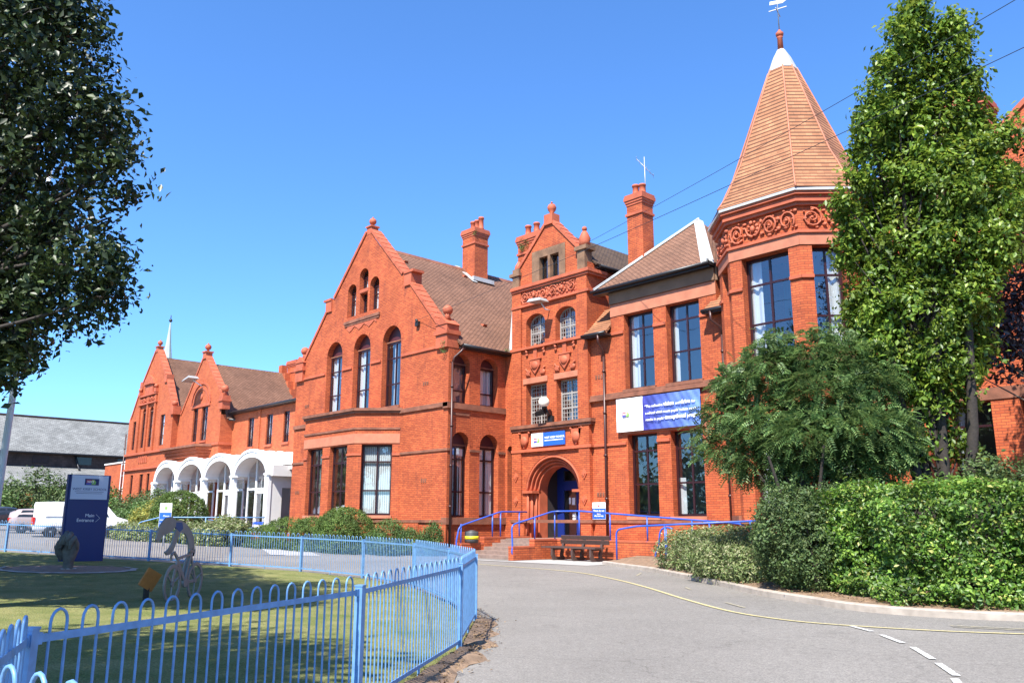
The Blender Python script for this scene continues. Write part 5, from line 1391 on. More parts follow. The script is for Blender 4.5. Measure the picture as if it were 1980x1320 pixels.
# ================================================================== SIGNS, LAMPS, WIRES
def logo(par, f, u, v, n, s, local=False):
    b = MB()
    b.fbox(f, u, u + s, v, v + s, n, n + .006, 0); b.fbox(f, u, u + s, v, v + s * .32, n + .006, n + .009, 1)
    b.prism(f, [(u + s * 1.06, v), (u + s * 1.8, v), (u + s * 1.95, v + s * .5), (u + s * 1.6, v + s * .95), (u + s * 1.06, v + s * .95)], n, n + .006, 2)
    b.prism(f, [(u + s * 1.06, v + s * .6), (u + s * 1.6, v + s * .6), (u + s * 1.55, v + s * .9), (u + s * 1.06, v + s * .95)], n + .006, n + .009, 3)
    obj('emblem', b, [M['logored'], M['logoblue'], M['logogreen'], M['logoyel']], par, local=local, uv=False)
    text(par, f, 'WKS', u + s * .12, v + s * .36, n + .012, s * .62, M['letter'], bold=s * .01, depth=.001, local=local)
sg = thing('banner', 'wide violet-blue and white vinyl banner with white lettering across the two-storey wing', 'banner', (-21.5, 28.35, 6))
f = FX(TY - .17); b = MB(); bu0, bu1, bv0, bv1 = -23.6, -19.2, 5.40, 6.86
nx_, nz_ = 60, 14; V = []
wav = lambda i, j: .018 * math.sin(i * .55 + j * .35) + .014 * math.sin(i * .23 - j * .8) + .012 * math.sin(i * 1.3 + j * 1.1)
for j in range(nz_ + 1):
    for i in range(nx_ + 1): V.append(f.p(bu0 + (bu1 - bu0) * i / nx_, bv0 + (bv1 - bv0) * j / nz_ , wav(i, j) * (1 if i > 20 else .4)))
for i in range(nx_):
    for j in range(nz_):
        q = [j * (nx_ + 1) + i, j * (nx_ + 1) + i + 1, (j + 1) * (nx_ + 1) + i + 1, (j + 1) * (nx_ + 1) + i]
        b.face([V[k_] for k_ in q], 0 if i < 20 else 1, True)
obj('vinyl_sheet', b, [M['signwhite'], M['bannerblue']], sg, uv=False)
logo(sg, f, -23.25, 6.05, .03, .2)
def words(par, f, parts, u, v, n, mat):
    for s, size, bold in parts:
        o = text(par, f, s, u, v, n, size, mat, bold=bold, depth=.002)
        wd = max(Vector(c).x for c in o.bound_box) - min(Vector(c).x for c in o.bound_box)
        u += wd + size * .28
words(sg, f, [('\u201cThe collective', .155, .003), ('vision', .235, .008), ('and', .155, .003), ('drive', .235, .008), ('for', .155, .003)], -21.98, 6.34, .06, M['letter'])
words(sg, f, [("a school which meets pupils\u2019 holistic needs", .15, .003)], -21.95, 6.05, .06, M['letter'])
words(sg, f, [("results in pupils\u2019", .15, .003), ('exceptional', .23, .008), ('progress', .2, .006)], -21.95, 5.77, .06, M['letter'])
sg = thing('school_sign', 'blue and white school name board fixed above the entrance arch', 'sign', (-27.9, 28.2, 5.4))
f = FX(FT - .03); b = MB(); b.fbox(f, -28.98, -28.18, 5.10, 5.74, 0, .05, 0); b.fbox(f, -28.18, -26.75, 5.10, 5.74, 0, .05, 1); obj('board', b, [M['signwhite'], M['signblue']], sg, uv=False)
logo(sg, f, -28.82, 5.28, .05, .22); text(sg, f, 'WEST KIRBY SCHOOL', -28.08, 5.44, .052, .135, M['letter'], bold=.003, depth=.002)
b = MB(); b.fbox(f, -28.08, -26.85, 5.33, 5.37, .05, .054); obj('strapline', b, M['letter'], sg, uv=False)
sg = thing('notice_sign', 'small white and blue notice on the wall right of the arched entrance', 'sign', (-24.9, 28.4, 2))
f = FX(TY - .01); b = MB(); b.fbox(f, -25.22, -24.42, 1.66, 2.40, .03, .07, 0); b.fbox(f, -25.2, -24.44, 1.68, 2.14, .07, .076, 1); obj('board', b, [M['signwhite'], M['signblue']], sg, uv=False)
text(sg, f, 'Please do not', -24.82, 2.0, .078, .115, M['letter'], align='CENTER', bold=.002, depth=.002); text(sg, f, 'block\nthis doorway', -24.82, 1.88, .078, .1, M['letter'], align='CENTER', bold=.002, depth=.002)
b = MB(); b.prism(f, [(-24.88, 2.2), (-24.76, 2.2), (-24.82, 2.32)], .07, .078); obj('emblem', b, M['logored'], sg, uv=False)
# monolith sign on the lawn
dz = Vector((-.24, 1.0)); mo = thing('monolith_sign', 'tall navy monolith sign with a silver top panel, standing on the shaded lawn', 'sign', (-28.5, 8.3, terr(-28.5, 8.3)))
a_, c_ = Vector((-28.40, 7.72)), Vector((-28.48, 8.90)); f = FP(a_, c_); L = (c_ - a_).length; z0 = terr(-28.5, 8.3)
b = MB(); b.fbox(f, 0, L, z0 - .05, z0 + 2.72, -.20, 0, 0); b.fbox(f, -.05, 0, z0 - .05, z0 + 2.72, -.16, -.04, 0); b.fbox(f, L, L + .05, z0 - .05, z0 + 2.72, -.16, -.04, 0)
obj('panel', b, [M['navy']], mo, uv=False)
b = MB(); b.fbox(f, .04, L - .04, z0 + 1.96, z0 + 2.70, 0, .012); obj('silver_panel', b, M['silver'], mo, uv=False)
logo(mo, f, L * .40, z0 + 2.42, .012, .15)
b = MB(); b.fbox(f, L * .36, L * .72, z0 + 2.40, z0 + 2.60, .012, .0135); obj('emblem_ground', b, M['ink'], mo, uv=False)
text(mo, f, 'WEST KIRBY SCHOOL', L * .51, z0 + 2.24, .014, .105, M['ink'], align='CENTER', depth=.001); b = MB(); b.fbox(f, .16, L - .16, z0 + 2.19, z0 + 2.2, .012, .015); b.fbox(f, .2, L - .2, z0 + 2.14, z0 + 2.15, .012, .015); obj('rule_line', b, M['ink'], mo, uv=False)
text(mo, f, 'Main\nEntrance', L - .36, z0 + 1.42, .002, .145, M['letter'], align='RIGHT', depth=.001)
b = MB(); b.bar(f.p(L - .31, z0 + 1.50, .004), f.p(L - .19, z0 + 1.385, .004), .012, .006); b.bar(f.p(L - .31, z0 + 1.27, .004), f.p(L - .19, z0 + 1.385, .004), .012, .006); obj('arrow', b, M['letter'], mo, uv=False)
# small sign by the porch planting
sg = thing('notice_sign', 'small white and blue sign on a post before the round clipped bush by the porch', 'sign', (-41.4, 15.7, terr(-41.4, 15.7)))
f = Frame((-41.4, 15.65, terr(-41.4, 15.7)), (.62, .78, 0)); b = MB(); b.tube([f.p(0, 0, -.03), f.p(0, 1.6, -.03)], .03, 8); obj('post', b, M['polegrey'], sg, uv=False)
b = MB(); b.fbox(f, -.28, .28, .88, 2.02, 0, .03, 0); b.fbox(f, -.27, .27, .89, 1.58, .03, .034, 1); obj('board', b, [M['signwhite'], M['signblue']], sg, uv=False)
text(sg, f, 'Please', .2, 1.38, .036, .12, M['letter'], align='RIGHT', depth=.001); text(sg, f, 'follow signs', -.24, 1.2, .036, .1, M['letter'], depth=.001); text(sg, f, 'for', -.24, 1.04, .036, .1, M['letter'], depth=.001)
b = MB(); b.fbox(f, -.05, .08, 1.72, 1.86, .03, .036); obj('emblem', b, M['logogreen'], sg, uv=False)
# floodlights, globe lamp, camera
fl = thing('floodlight', 'grey flat floodlight on a bracket between the two arched tower windows', 'lamp', (-28.1, 28.3, 12.2))
f = ftw; b = MB(); b.tube([f.p(-27.75, 11.75, 0), f.p(-27.75, 11.75, .3), f.p(-27.8, 12.1, .6)], .035, 8); obj('bracket', b, M['polegrey'], fl, uv=False)
b = MB(); b.rings([[f.p(-28.25, 12.06, .5), f.p(-27.3, 12.0, .5), f.p(-27.3, 12.0, 1.1), f.p(-28.25, 12.06, 1.1)], [f.p(-28.15, 12.22, .58), f.p(-27.4, 12.16, .58), f.p(-27.4, 12.16, 1.02), f.p(-28.15, 12.22, 1.02)]]); obj('lamp_head', b, M['lampgrey'], fl, uv=False)
fl = thing('floodlight', 'grey flat floodlight on a stalk high on the middle gable of the far wing', 'lamp', (-66.5, 26.8, 12.6))
f = FX(MY); b = MB(); b.tube([f.p(-65.9, 12.2, 0), f.p(-65.9, 12.4, .4), f.p(-66.1, 12.7, .8)], .05, 8); obj('bracket', b, M['polegrey'], fl, uv=False)
b = MB(); b.rings([[f.p(-66.9, 12.55, .5), f.p(-65.5, 12.75, .5), f.p(-65.5, 12.75, 1.4), f.p(-66.9, 12.55, 1.4)], [f.p(-66.75, 12.75, .6), f.p(-65.7, 12.95, .6), f.p(-65.7, 12.95, 1.3), f.p(-66.75, 12.75, 1.3)]]); obj('lamp_head', b, M['lampgrey'], fl, uv=False)
fl = thing('globe_lamp', 'cream globe lamp and black floodlight bracketed below the left lattice window of the tower', 'lamp', (-27.7, 28.1, 7))
f = ftw; b = MB(); b.ball(f.p(-27.68, 7.12, .5), .27, 0, 16); obj('globe', b, M['lampglass'], fl, uv=False)
b = MB(); b.fbox(f, -27.78, -27.48, 6.2, 6.5, 0, .16); b.tube([f.p(-27.62, 6.45, .1), f.p(-27.6, 6.6, .3), f.p(-27.62, 6.88, .45)], .05, 8); b.lathe(f.p(-27.66, 6.82, .5), [(.12, 0), (.15, .1)], 12); b.obox(f.p(-27.95, 6.68, .42), (.26, 0, .03), (0, -.14, -.08), (0, -.05, .1)); obj('bracket', b, M['black'], fl, uv=False)
cm_ = thing('security_camera', 'white security camera on the left corner of the canted bay', 'camera', (-43.0, 24, 5.6))
b = MB(); b.lathe((-43.0, 24.0, 5.75), [(.05, 0), (.16, .05), (.18, .22), (.12, .34)], 12); obj('housing', b, M['signwhite'], cm_, uv=False)
b = MB(); b.tube([(-43.0, 24.35, 5.6), (-43.0, 24.05, 5.55), (-43.0, 24.0, 5.76)], .035, 8); b.ball((-43, 24, 5.72), .13, 0, 10); obj('lens', b, M['black'], cm_, uv=False)
# aerials
ae = thing('tv_aerial', 'thin aerial with a slanted boom on the tall chimney right of the tower', 'aerial', (-23.3, 30.6, 17))
b = MB(); b.tube([(-23.3, 30.6, 16.6), (-23.32, 30.6, 19.1)], .022, 6); b.tube([(-23.65, 30.4, 19.05), (-22.95, 30.8, 18.05)], .016, 6)
for i in range(6):
    p = Vector((-23.65, 30.4, 19.05)).lerp(Vector((-22.95, 30.8, 18.05)), i / 5); b.tube([p - Vector((.15, -.2, 0)), p + Vector((.15, -.2, 0))], .009, 5)
obj('aerial_mast', b, M['aerial'], ae, uv=False)
ae = thing('tv_aerial', 'small aerial above the left shoulder of the stepped gable', 'aerial', (-46.5, 27, 11))
b = MB(); b.tube([(-46.3, 27, 9.6), (-46.3, 27, 13.0)], .025, 6); b.tube([(-46.7, 26.8, 12.6), (-45.9, 27.2, 12.6)], .016, 6)
for i in range(4): b.tube([(-46.65 + i * .22, 26.6 + i * .1, 12.6), (-46.65 + i * .22, 27.1 + i * .1, 12.6)], .01, 5)
obj('aerial_mast', b, M['aerial'], ae, uv=False)
# overhead wires (sagging slightly)
def wire(label, p, q, sag):
    p, q = Vector(p), Vector(q); b = MB()
    b.tube([p.lerp(q, t) - Vector((0, 0, sag * 4 * t * (1 - t))) for t in [i / 30 for i in range(31)]], .009, 5, 0, False)
    t = obj('overhead_wire', b, M['wire'], uv=False); tag(t, label, 'wire', 'overhead wires'); return t
wq = at(2330, -215, 14.0); wire('upper overhead wire running from the tower pinnacle past the spire', (-25.3, 28.4, 14.6), wq, .12)
wq2 = at(2330, -75, 14.0); wire('lower overhead wire running from the stepped gable past the lead-hipped roof', (-33.6, 24.7, 11.7), wq2, .25)
b = MB(); b.box(-33.75, -33.5, 24.6, 24.76, 11.35, 11.6); b.tube([(-33.6, 24.55, 11.7), (-33.6, 24.72, 11.45)], .07, 8); obj('insulator', b, M['black'], school)
# tall lamp post at the left edge
lp_ = thing('lamp_post', 'tall pale grey lamp post at the left edge, its top inside the dark tree', 'lamp post', (-28.3, 5.75, terr(-28.3, 5.75)))
b = MB(); z0 = terr(-28.3, 5.75); b.tube([(-28.3, 5.75, z0 - .1), (-28.29, 5.77, z0 + 1.4), (-28.25, 5.85, z0 + 6), (-28.15, 6.1, z0 + 14.2)], [.115, .112, .09, .06], 14); b.lathe((-28.3, 5.75, z0 - .02), [(.14, 0), (.14, 1.3), (.115, 1.36)], 14)
obj('pole', b, M['polegrey'], lp_, uv=False)
b = MB(); b.tube([(-28.15, 6.1, z0 + 14.1), (-28.6, 7.0, z0 + 14.4)], .05, 8); b.ball((-28.8, 7.5, z0 + 14.4), (.2, .55, .1), 0, 12); obj('lamp_head', b, M['polegrey'], lp_, uv=False)

# ================================================================== SCULPTURES ON THE LAWN
cy = thing('cyclist_sculpture', 'flat steel cut-out sculpture of a racing cyclist on the lawn', 'sculpture', (-16.1, 6.65, terr(-16.1, 6.6)))
zc = terr(-16.1, 6.6) + .03
dv = Vector((-.70, .714)).normalized(); ca = Vector((-15.90, 6.24)) - dv * .22; cc = ca + dv * 1.44; f = fA = Frame((ca.x, ca.y, zc), (dv.x, dv.y, 0)); d2 = Vector((-.52, .854)).normalized(); sp_ = ca + dv * 1.0 - d2 * 1.0; fB = Frame((sp_.x, sp_.y, zc), (d2.x, d2.y, 0))
def plate(mb, outer, holes, th=.016, n=0.):
    mb.wall(f, outer, holes, th * 2, n=n + th); mb.wall(f, outer, holes, 0, n=n - th)
    k = len(outer)
    for i in range(k):
        a, c = outer[i], outer[(i + 1) % k]; mb.face([f.p(*a, n - th), f.p(*c, n - th), f.p(*c, n + th), f.p(*a, n + th)])
circ = lambda u, v, r, n=28: [(u + r * math.cos(2 * math.pi * i / n), v + r * math.sin(2 * math.pi * i / n)) for i in range(n)]
for u in (.22, 1.22):
    b = MB(); plate(b, circ(u, .35, .35), [circ(u, .35, .285)], .014)
    for q in range(3):
        a = q * 2.1 + .4; b.bar(f.p(u, .35), f.p(u + .29 * math.cos(a), .35 + .29 * math.sin(a)), .022, .022)
    b.lathe(f.p(u, .35, -.02), [(.05, 0), (.05, .04)], 10, 0, f.n); obj('wheel', b, M['steel'], cy, uv=False)
b = MB()
for p, q, w in (((.22, .35), (.38, .80), .06), ((.38, .80), (.95, .86), .05), ((.38, .74), (.76, .34), .075), ((.76, .34), (.95, .88), .06), ((.76, .34), (1.22, .35), .05), ((.95, .84), (1.22, .35), .045), ((.36, .80), (.20, .92), .05), ((.20, .92), (.08, .86), .04), ((.08, .86), (.10, .78), .04)):
    b.bar(f.p(*p), f.p(*q), .03, w, up=tuple(f.n.cross((f.p(*q) - f.p(*p)).normalized())))
b.prism(f, circ(.76, .34, .09, 14), -.024, .024); b.prism(f, [(.84, .9), (1.08, .88), (1.1, .93), (.86, .96)], -.02, .02); obj('frame', b, M['steel'], cy, uv=False)
b = MB(); b.tube([f.p(.92, .92), f.p(1.02, .98), f.p(1.1, .93), f.p(1.06, .82)], .018, 6); obj('saddle_strap', b, M['black'], cy, uv=False)
b = MB(); f = fB
body = [(1.05, .93), (1.02, 1.10), (.92, 1.28), (.76, 1.42), (.56, 1.50), (.42, 1.50), (.36, 1.44), (.46, 1.36), (.40, 1.20), (.34, 1.04), (.26, .96), (.18, .92), (.24, .86), (.36, .88), (.44, 1.0), (.50, 1.14), (.58, 1.26), (.70, 1.26), (.80, 1.16), (.86, 1.02), (.88, .90), (.78, .66), (.72, .42), (.80, .40), (.88, .64), (.98, .86)]
plate(b, body, [], .018); hd = [(.30 + (a_ - .30) * .84, 1.35 + (b_ - 1.35) * .86) for a_, b_ in [(.44, 1.52), (.30, 1.60), (.10, 1.58), (-.06, 1.44), (-.16, 1.26), (-.18, 1.12), (-.12, 1.06), (-.06, 1.10), (.04, 1.20), (.20, 1.24), (.34, 1.30), (.44, 1.40)]]
plate(b, hd, [], .018, .004); obj('rider', b, M['steel'], cy, uv=False)
b = MB(); plate(b, [(.40, 1.46), (.60, 1.46), (.64, 1.34), (.54, 1.28), (.42, 1.36)], [], .02); obj('shoulder_patch', b, M['blueshirt'], cy, uv=False)
b = MB(); q = cc - ca; q.normalize(); b.obox(((ca.x + cc.x) / 2, (ca.y + cc.y) / 2, zc - .01), (q.x * .95, q.y * .95, 0), (-q.y * .3, q.x * .3, 0), (0, 0, .02)); obj('base_plate', b, M['pave'], cy, uv=False)
le = thing('information_lectern', 'small tilted orange wooden plaque on a dark post beside the cyclist sculpture', 'plaque', (-16.05, 5.85, terr(-16, 5.85)))
z0 = terr(-16, 5.85); b = MB(); b.box(-16.09, -16.01, 5.8, 5.88, z0, z0 + .42); obj('post', b, M['darkbark'], le, uv=False)
b = MB(); tv = Vector((.68, .73, 0)) * .38 + Vector((-.73, .68, 0)) * .3 + Vector((0, 0, .87)); wv_ = Vector((.68, .73, 0)) * .55 + Vector((-.73, .68, 0)) * .83; wv_ -= tv * wv_.dot(tv) / tv.dot(tv); wv_.normalize(); nv_ = tv.cross(wv_).normalized(); b.obox((-16.0, 5.87, z0 + .46), tuple(tv.normalized() * .17), tuple(wv_ * .16), tuple(nv_ * .018)); obj('plaque_board', b, M['oak'], le, uv=False)
# carved hand
hz = terr(-24.9, 6.95); hn = thing('carved_hand_sculpture', 'dark carved wooden sculpture of a cupped hand rising from a stone ring', 'sculpture', (-24.9, 6.95, hz))
b = MB()
X_ = Vector((.68, .73, 0)) * .72; Y_ = Vector((.73, -.68, 0))
def hp(a, c, z): return Vector((-24.9, 6.95, hz)) + X_ * a + Y_ * c + Vector((0, 0, z))
R2 = []
for z, rx_, ry_, ox in ((0, .21, .18, 0), (.12, .17, .15, 0), (.28, .17, .15, -.01), (.42, .25, .18, -.01), (.6, .31, .20, 0), (.76, .30, .19, 0), (.86, .22, .14, 0)):
    R2.append([hp(ox + rx_ * math.cos(t), ry_ * math.sin(t), z) for t in [i * math.pi / 8 for i in range(16)]])
b.rings(R2, 0, True)
for i in range(4):
    a = -.21 + .135 * i; hh = (.92, 1.02, 1.0, .90)[i]
    b.tube([hp(a, .02, .6), hp(a * 1.05, .05, hh - .12), hp(a * 1.02, .14, hh), hp(a * .95, .24, hh - .1), hp(a * .9, .26, hh - .24)], [.085, .085, .08, .072, .055], 10); b.ball(hp(a * .9, .26, hh - .25), .056, 0, 8)
b.tube([hp(-.2, .05, .36), hp(-.33, .12, .52), hp(-.33, .2, .68), hp(-.26, .25, .78)], [.09, .09, .08, .06], 10); b.ball(hp(-.26, .25, .785), .06, 0, 8)
obj('hand', b, M['carve'], hn, uv=False)
b = MB()
for i in range(7):
    a = i * .9; b.ball(hp(.2 * math.cos(a), .2 * math.sin(a), .04), (.12, .1, .08), 0, 8)
obj('base_stone', b, M['kerb'], hn, uv=False)
b = MB(); K = 40; ring = []
for i in range(K):
    a = 2 * math.pi * i / K; r = 1.55 + .06 * math.sin(i * 2.3); p = (-24.9 + r * math.cos(a), 6.95 + r * math.sin(a)); q = (-24.9 + (r + .16) * math.cos(a), 6.95 + (r + .16) * math.sin(a))
    ring.append((p, q))
for i in range(K):
    (p, q), (p2, q2) = ring[i], ring[(i + 1) % K]
    b.face([(-24.9, 6.95, hz + .10), (*p, terr(*p) + .095), (*p2, terr(*p2) + .095)], 0)
    b.face([(*p, terr(*p) + .11), (*q, terr(*q) + .10), (*q2, terr(*q2) + .10), (*p2, terr(*p2) + .11)], 1)
struct(obj('soil_ring', b, [M['soil'], M['kerb']], uv=False))

# ================================================================== VEHICLES
def vehicle(name, label, cat, loc, head, L, H, W, secs, paint, glassz, side, wheels, wr=.32, van=False, group=None):
    """body lofted along x (front = +x); secs = (x, z_sill, z_belt, z_roof, halfwidth, roof_halfwidth)"""
    t = thing(name, label, cat, (loc[0], loc[1], terr(loc[0], loc[1])), head, group)
    b = MB(); loops = []
    for x, zs, zb, zr, w, rw_ in secs:
        half = [(w * .86, zs), (w * .98, zs + (zb - zs) * .18), (w, zs + (zb - zs) * .55), (w * .97, zb), ((w * .97 + rw_) / 2 + .02, (zb + zr) / 2), (rw_, zr - (zr - zb) * .08), (rw_ * .72, zr), (0, zr + .015)]
        loops.append([Vector((x, y, z)) for y, z in half] + [Vector((x, -y, z)) for y, z in half[-2::-1]])
    b.rings(loops, 0, True); body = obj('body', b, M[paint], t, local=True, uv=False)
    for x0, x1, z0, z1, i0, i1 in side:
        for s in (-1, 1):
            b = MB()
            def yy(x, z):
                for k in range(len(secs) - 1):
                    if secs[k][0] <= x <= secs[k + 1][0]:
                        q = (x - secs[k][0]) / (secs[k + 1][0] - secs[k][0]); A = [secs[k][i] * (1 - q) + secs[k + 1][i] * q for i in range(6)]
                        tt = max(0, min(1, (z - A[2]) / max(.01, A[3] - A[2]))); return A[4] * .97 * (1 - tt) + A[5] * tt + .012 + .02 * tt * (1 - tt) * 2
                return W / 2
            b.face([(x0, s * yy(x0, z0), z0), (x1, s * yy(x1, z0), z0), (x1 - i1, s * yy(x1 - i1, z1), z1), (x0 + i0, s * yy(x0 + i0, z1), z1)][::s])
            obj('side_window', b, M['carglass'], t, local=True, uv=False)
    for x in wheels:
        for s in (-1, 1):
            b = MB(); b.lathe((x, s * (W / 2 - .2), wr), [(wr * .62, 0), (wr * .97, .01), (wr, .04), (wr, .17), (wr * .95, .2), (wr * .64, .2)], 20, 0, (0, s, 0)); wh = obj('wheel', b, M['tyre'], t, local=True, uv=False)
            b = MB(); b.lathe((x, s * (W / 2 - .015), wr), [(wr * .62, 0), (wr * .58, .015), (wr * .2, .005), (wr * .16, .02)], 14, 0, (0, s, 0)); obj('rim', b, M['rim'], wh, local=True, uv=False)
    x0 = secs[0][0]
    b = MB(); b.box(x0 - .07, x0 + .15, -W / 2 * .9, W / 2 * .9, .32, .55); obj('bumper', b, M['black'] if van else M[paint], t, local=True, uv=False)
    return t, x0
vh = math.atan2(.62, .25) + .35
vh = R_(78)
vp_ = at(158, 1000, 47.5); vpos = (vp_.x, vp_.y)
v, x0 = vehicle('parked_van', 'white panel van parked behind the navy monolith sign', 'van', vpos, vh, 4.9, 1.95, 1.9,
    [(-2.45, .42, 1.0, 1.75, .90, .78), (-2.40, .34, 1.05, 1.92, .94, .82), (-1.5, .34, 1.08, 1.96, .95, .83), (.6, .34, 1.08, 1.96, .95, .83), (1.1, .34, 1.08, 1.90, .95, .80), (1.75, .34, 1.05, 1.15, .93, .80), (2.35, .36, .85, .98, .86, .7), (2.45, .42, .7, .8, .78, .6)], 'carwhite', 1, [(.2, 1.35, 1.12, 1.72, 0, .35)], (-1.55, 1.5), .33, True)
b = MB(); b.face([(x0 - .02, -.72, 1.12), (x0 - .02, .72, 1.12), (x0 + .0, .66, 1.72), (x0 + .0, -.66, 1.72)][::-1]); obj('rear_window', b, M['carglass'], v, local=True, uv=False)
for s in (-1, 1):
    b = MB(); b.box(x0 - .03, x0 + .1, s * .9 - .06, s * .9 + .06, .72, 1.12); obj('tail_light', b, M['redlight'], v, local=True, uv=False)
    b = MB(); b.box(-1.9, -.2, s * .965 - .004, s * .965 + .004, 1.16, 1.72); obj('side_panel', b, M['offwhite'], v, local=True, uv=False)
b = MB(); b.box(x0 - .03, x0, -.26, .26, .62, .74); obj('number_plate', b, M['bandyel'], v, local=True, uv=False)
hatch = [(-2.0, .40, .85, 1.0, .78, .6), (-1.95, .30, .92, 1.25, .86, .62), (-1.5, .28, .95, 1.46, .89, .66), (-.2, .28, .95, 1.52, .9, .68), (.5, .28, .95, 1.45, .9, .66), (1.2, .28, .92, 1.02, .88, .7), (1.9, .32, .75, .82, .8, .6), (2.02, .4, .6, .66, .7, .5)]
def hatchback(label, pos, head, paint):
    v, x0 = vehicle('parked_car', label, 'car', pos, head, 4.0, 1.5, 1.78, hatch, paint, 1, [(-1.55, -.2, .99, 1.40, .25, .02), (-.12, .95, .99, 1.42, .02, .5)], (-1.25, 1.3), .31, False, 'cars parked by the porch')
    b = MB(); b.face([(x0 - .0, -.68, .98), (x0 - .0, .68, .98), (x0 + .34, .56, 1.42), (x0 + .34, -.56, 1.42)][::-1]); obj('rear_window', b, M['carglass'], v, local=True, uv=False)
    b = MB(); b.face([(1.18, -.64, 1.04), (1.18, .64, 1.04), (.56, .58, 1.43), (.56, -.58, 1.43)]); obj('windscreen', b, M['carglass'], v, local=True, uv=False)
    for s in (-1, 1):
        b = MB(); b.box(x0 - .03, x0 + .2, s * .72 - .12, s * .72 + .12, .78, .94); obj('tail_light', b, M['redlight'], v, local=True, uv=False)
        b = MB(); b.box(1.85, 1.99, s * .62 - .13, s * .62 + .13, .62, .74); obj('headlight', b, M['polegrey'], v, local=True, uv=False)
hatchback('rose-silver hatchback parked behind the white van', tuple(at(88, 1000, 52))[:2], vh, 'carsilver')
cp = at(172, 1000, 51); hatchback('white car parked between the monolith sign and the porch shrubs', (cp.x, cp.y), vh, 'carwhite')
hatchback('dark car half hidden in the bushes at the left edge', tuple(at(8, 1000, 56))[:2], vh + .3, 'cardark')
# bicycle rails beside the porch
def tubular(label, segs):
    t = thing('handrail', label, 'handrail', (segs[0][0][0], segs[0][0][1], 0), 0, 'blue tubular handrails')
    for p in segs:
        b = MB(); b.tube(bend(p, .15), .035, 8); obj('rail', b, M['fence'], t, uv=False)
tubular('pale blue tubular railing left of the porch among yellow shrubs', [[(-50.0, 17.3, .6), (-49.9, 17.4, 1.45), (-49.2, 18.3, 1.75), (-47.6, 20.3, 1.75), (-45.5, 22.9, 1.75)], [(-49.2, 18.3, .4), (-49.2, 18.3, 1.75)], [(-49.4, 18.05, 1.1), (-47.6, 20.3, 1.15), (-45.6, 22.8, 1.15)], [(-47.6, 20.3, .4), (-47.6, 20.3, 1.75)], [(-50.0, 17.3, .95), (-49.2, 18.3, 1.15)]])
tubular('pale blue ramp railing in front of the third porch arch', [[(-53.5, 22.9, 1.62), (-50.6, 23.1, 1.5), (-48.6, 23.2, 1.28), (-48.5, 23.2, .3)], [(-53.5, 22.9, 1.05), (-49.0, 23.2, .82)], [(-50.6, 23.1, .3), (-50.6, 23.1, 1.5)]])
sr = thing('blue_bench', 'small blue slatted bench against the gap between porch and gable', 'bench', (-45.6, 22.6, 0))
b = MB(); b.box(-47.2, -45.9, 23.0, 23.06, 1.35, 1.5); b.box(-47.2, -45.9, 22.6, 23.0, .95, 1.0); obj('seat', b, M['rail'], sr, uv=False)
b = MB(); b.tube([(-47.1, 23, .1), (-47.1, 23, 1.5)], .03, 6); b.tube([(-46, 23, .1), (-46, 23, 1.5)], .03, 6); obj('leg', b, M['rail'], sr, uv=False)
# ================================================================== VEGETATION
def leaf_mesh(C, size, aspect=.5, up=.3, outward=None, droop=0., jit=.5, fold=.12, axis=None):
    """rhombic folded leaves at centres C (N,3) -> verts, quads"""
    N = len(C)
    nrm = RNG.normal(size=(N, 3)); nrm[:, 2] += up * 2
    if outward is not None: nrm += outward * 1.1
    nrm /= np.linalg.norm(nrm, axis=1)[:, None] + 1e-9
    d = RNG.normal(size=(N, 3)) if axis is None else axis + RNG.normal(size=(N, 3)) * .45
    d[:, 2] -= droop
    d -= nrm * (d * nrm).sum(1)[:, None]; d /= np.linalg.norm(d, axis=1)[:, None] + 1e-9
    s = np.cross(nrm, d)
    L = size * (1 + jit * RNG.uniform(-1, 1, N))[:, None]
    W = L * aspect
    a = C - d * L * .5; e = C + d * L * .5
    l = C - d * L * .05 - s * W * .5 + nrm * L * fold; r = C - d * L * .05 + s * W * .5 + nrm * L * fold
    V = np.stack([a, l, e, r], 1).reshape(-1, 3)
    return V
def leaf_obj(name, Vs, mat, parent=None):
    V = np.concatenate(Vs)
    if parent is not None: V = V - np.array(worigin(parent))
    n = len(V) // 4
    me = bpy.data.meshes.new(name); me.vertices.add(len(V)); me.vertices.foreach_set('co', V.ravel())
    # each leaf two triangles along its midrib: a-l-e and a-e-r
    I = np.arange(n) * 4
    tri = np.stack([I, I + 1, I + 2, I, I + 2, I + 3], 1).reshape(-1)
    me.loops.add(len(tri)); me.loops.foreach_set('vertex_index', tri.astype(np.int32))
    me.polygons.add(2 * n); me.polygons.foreach_set('loop_start', np.arange(2 * n, dtype=np.int32) * 3); me.polygons.foreach_set('loop_total', np.full(2 * n, 3, dtype=np.int32))
    me.update(calc_edges=True); me.validate()
    me.materials.append(mat)
    o = bpy.data.objects.new(name, me); COL.objects.link(o); o.parent = parent
    return o
def in_ell(c, r, n, shell=.55):
    u = RNG.normal(size=(n, 3)); u /= np.linalg.norm(u, axis=1)[:, None]
    q = shell + (1 - shell) * RNG.uniform(0, 1, n) ** .6
    return np.array(c) + u * q[:, None] * np.array(r), u
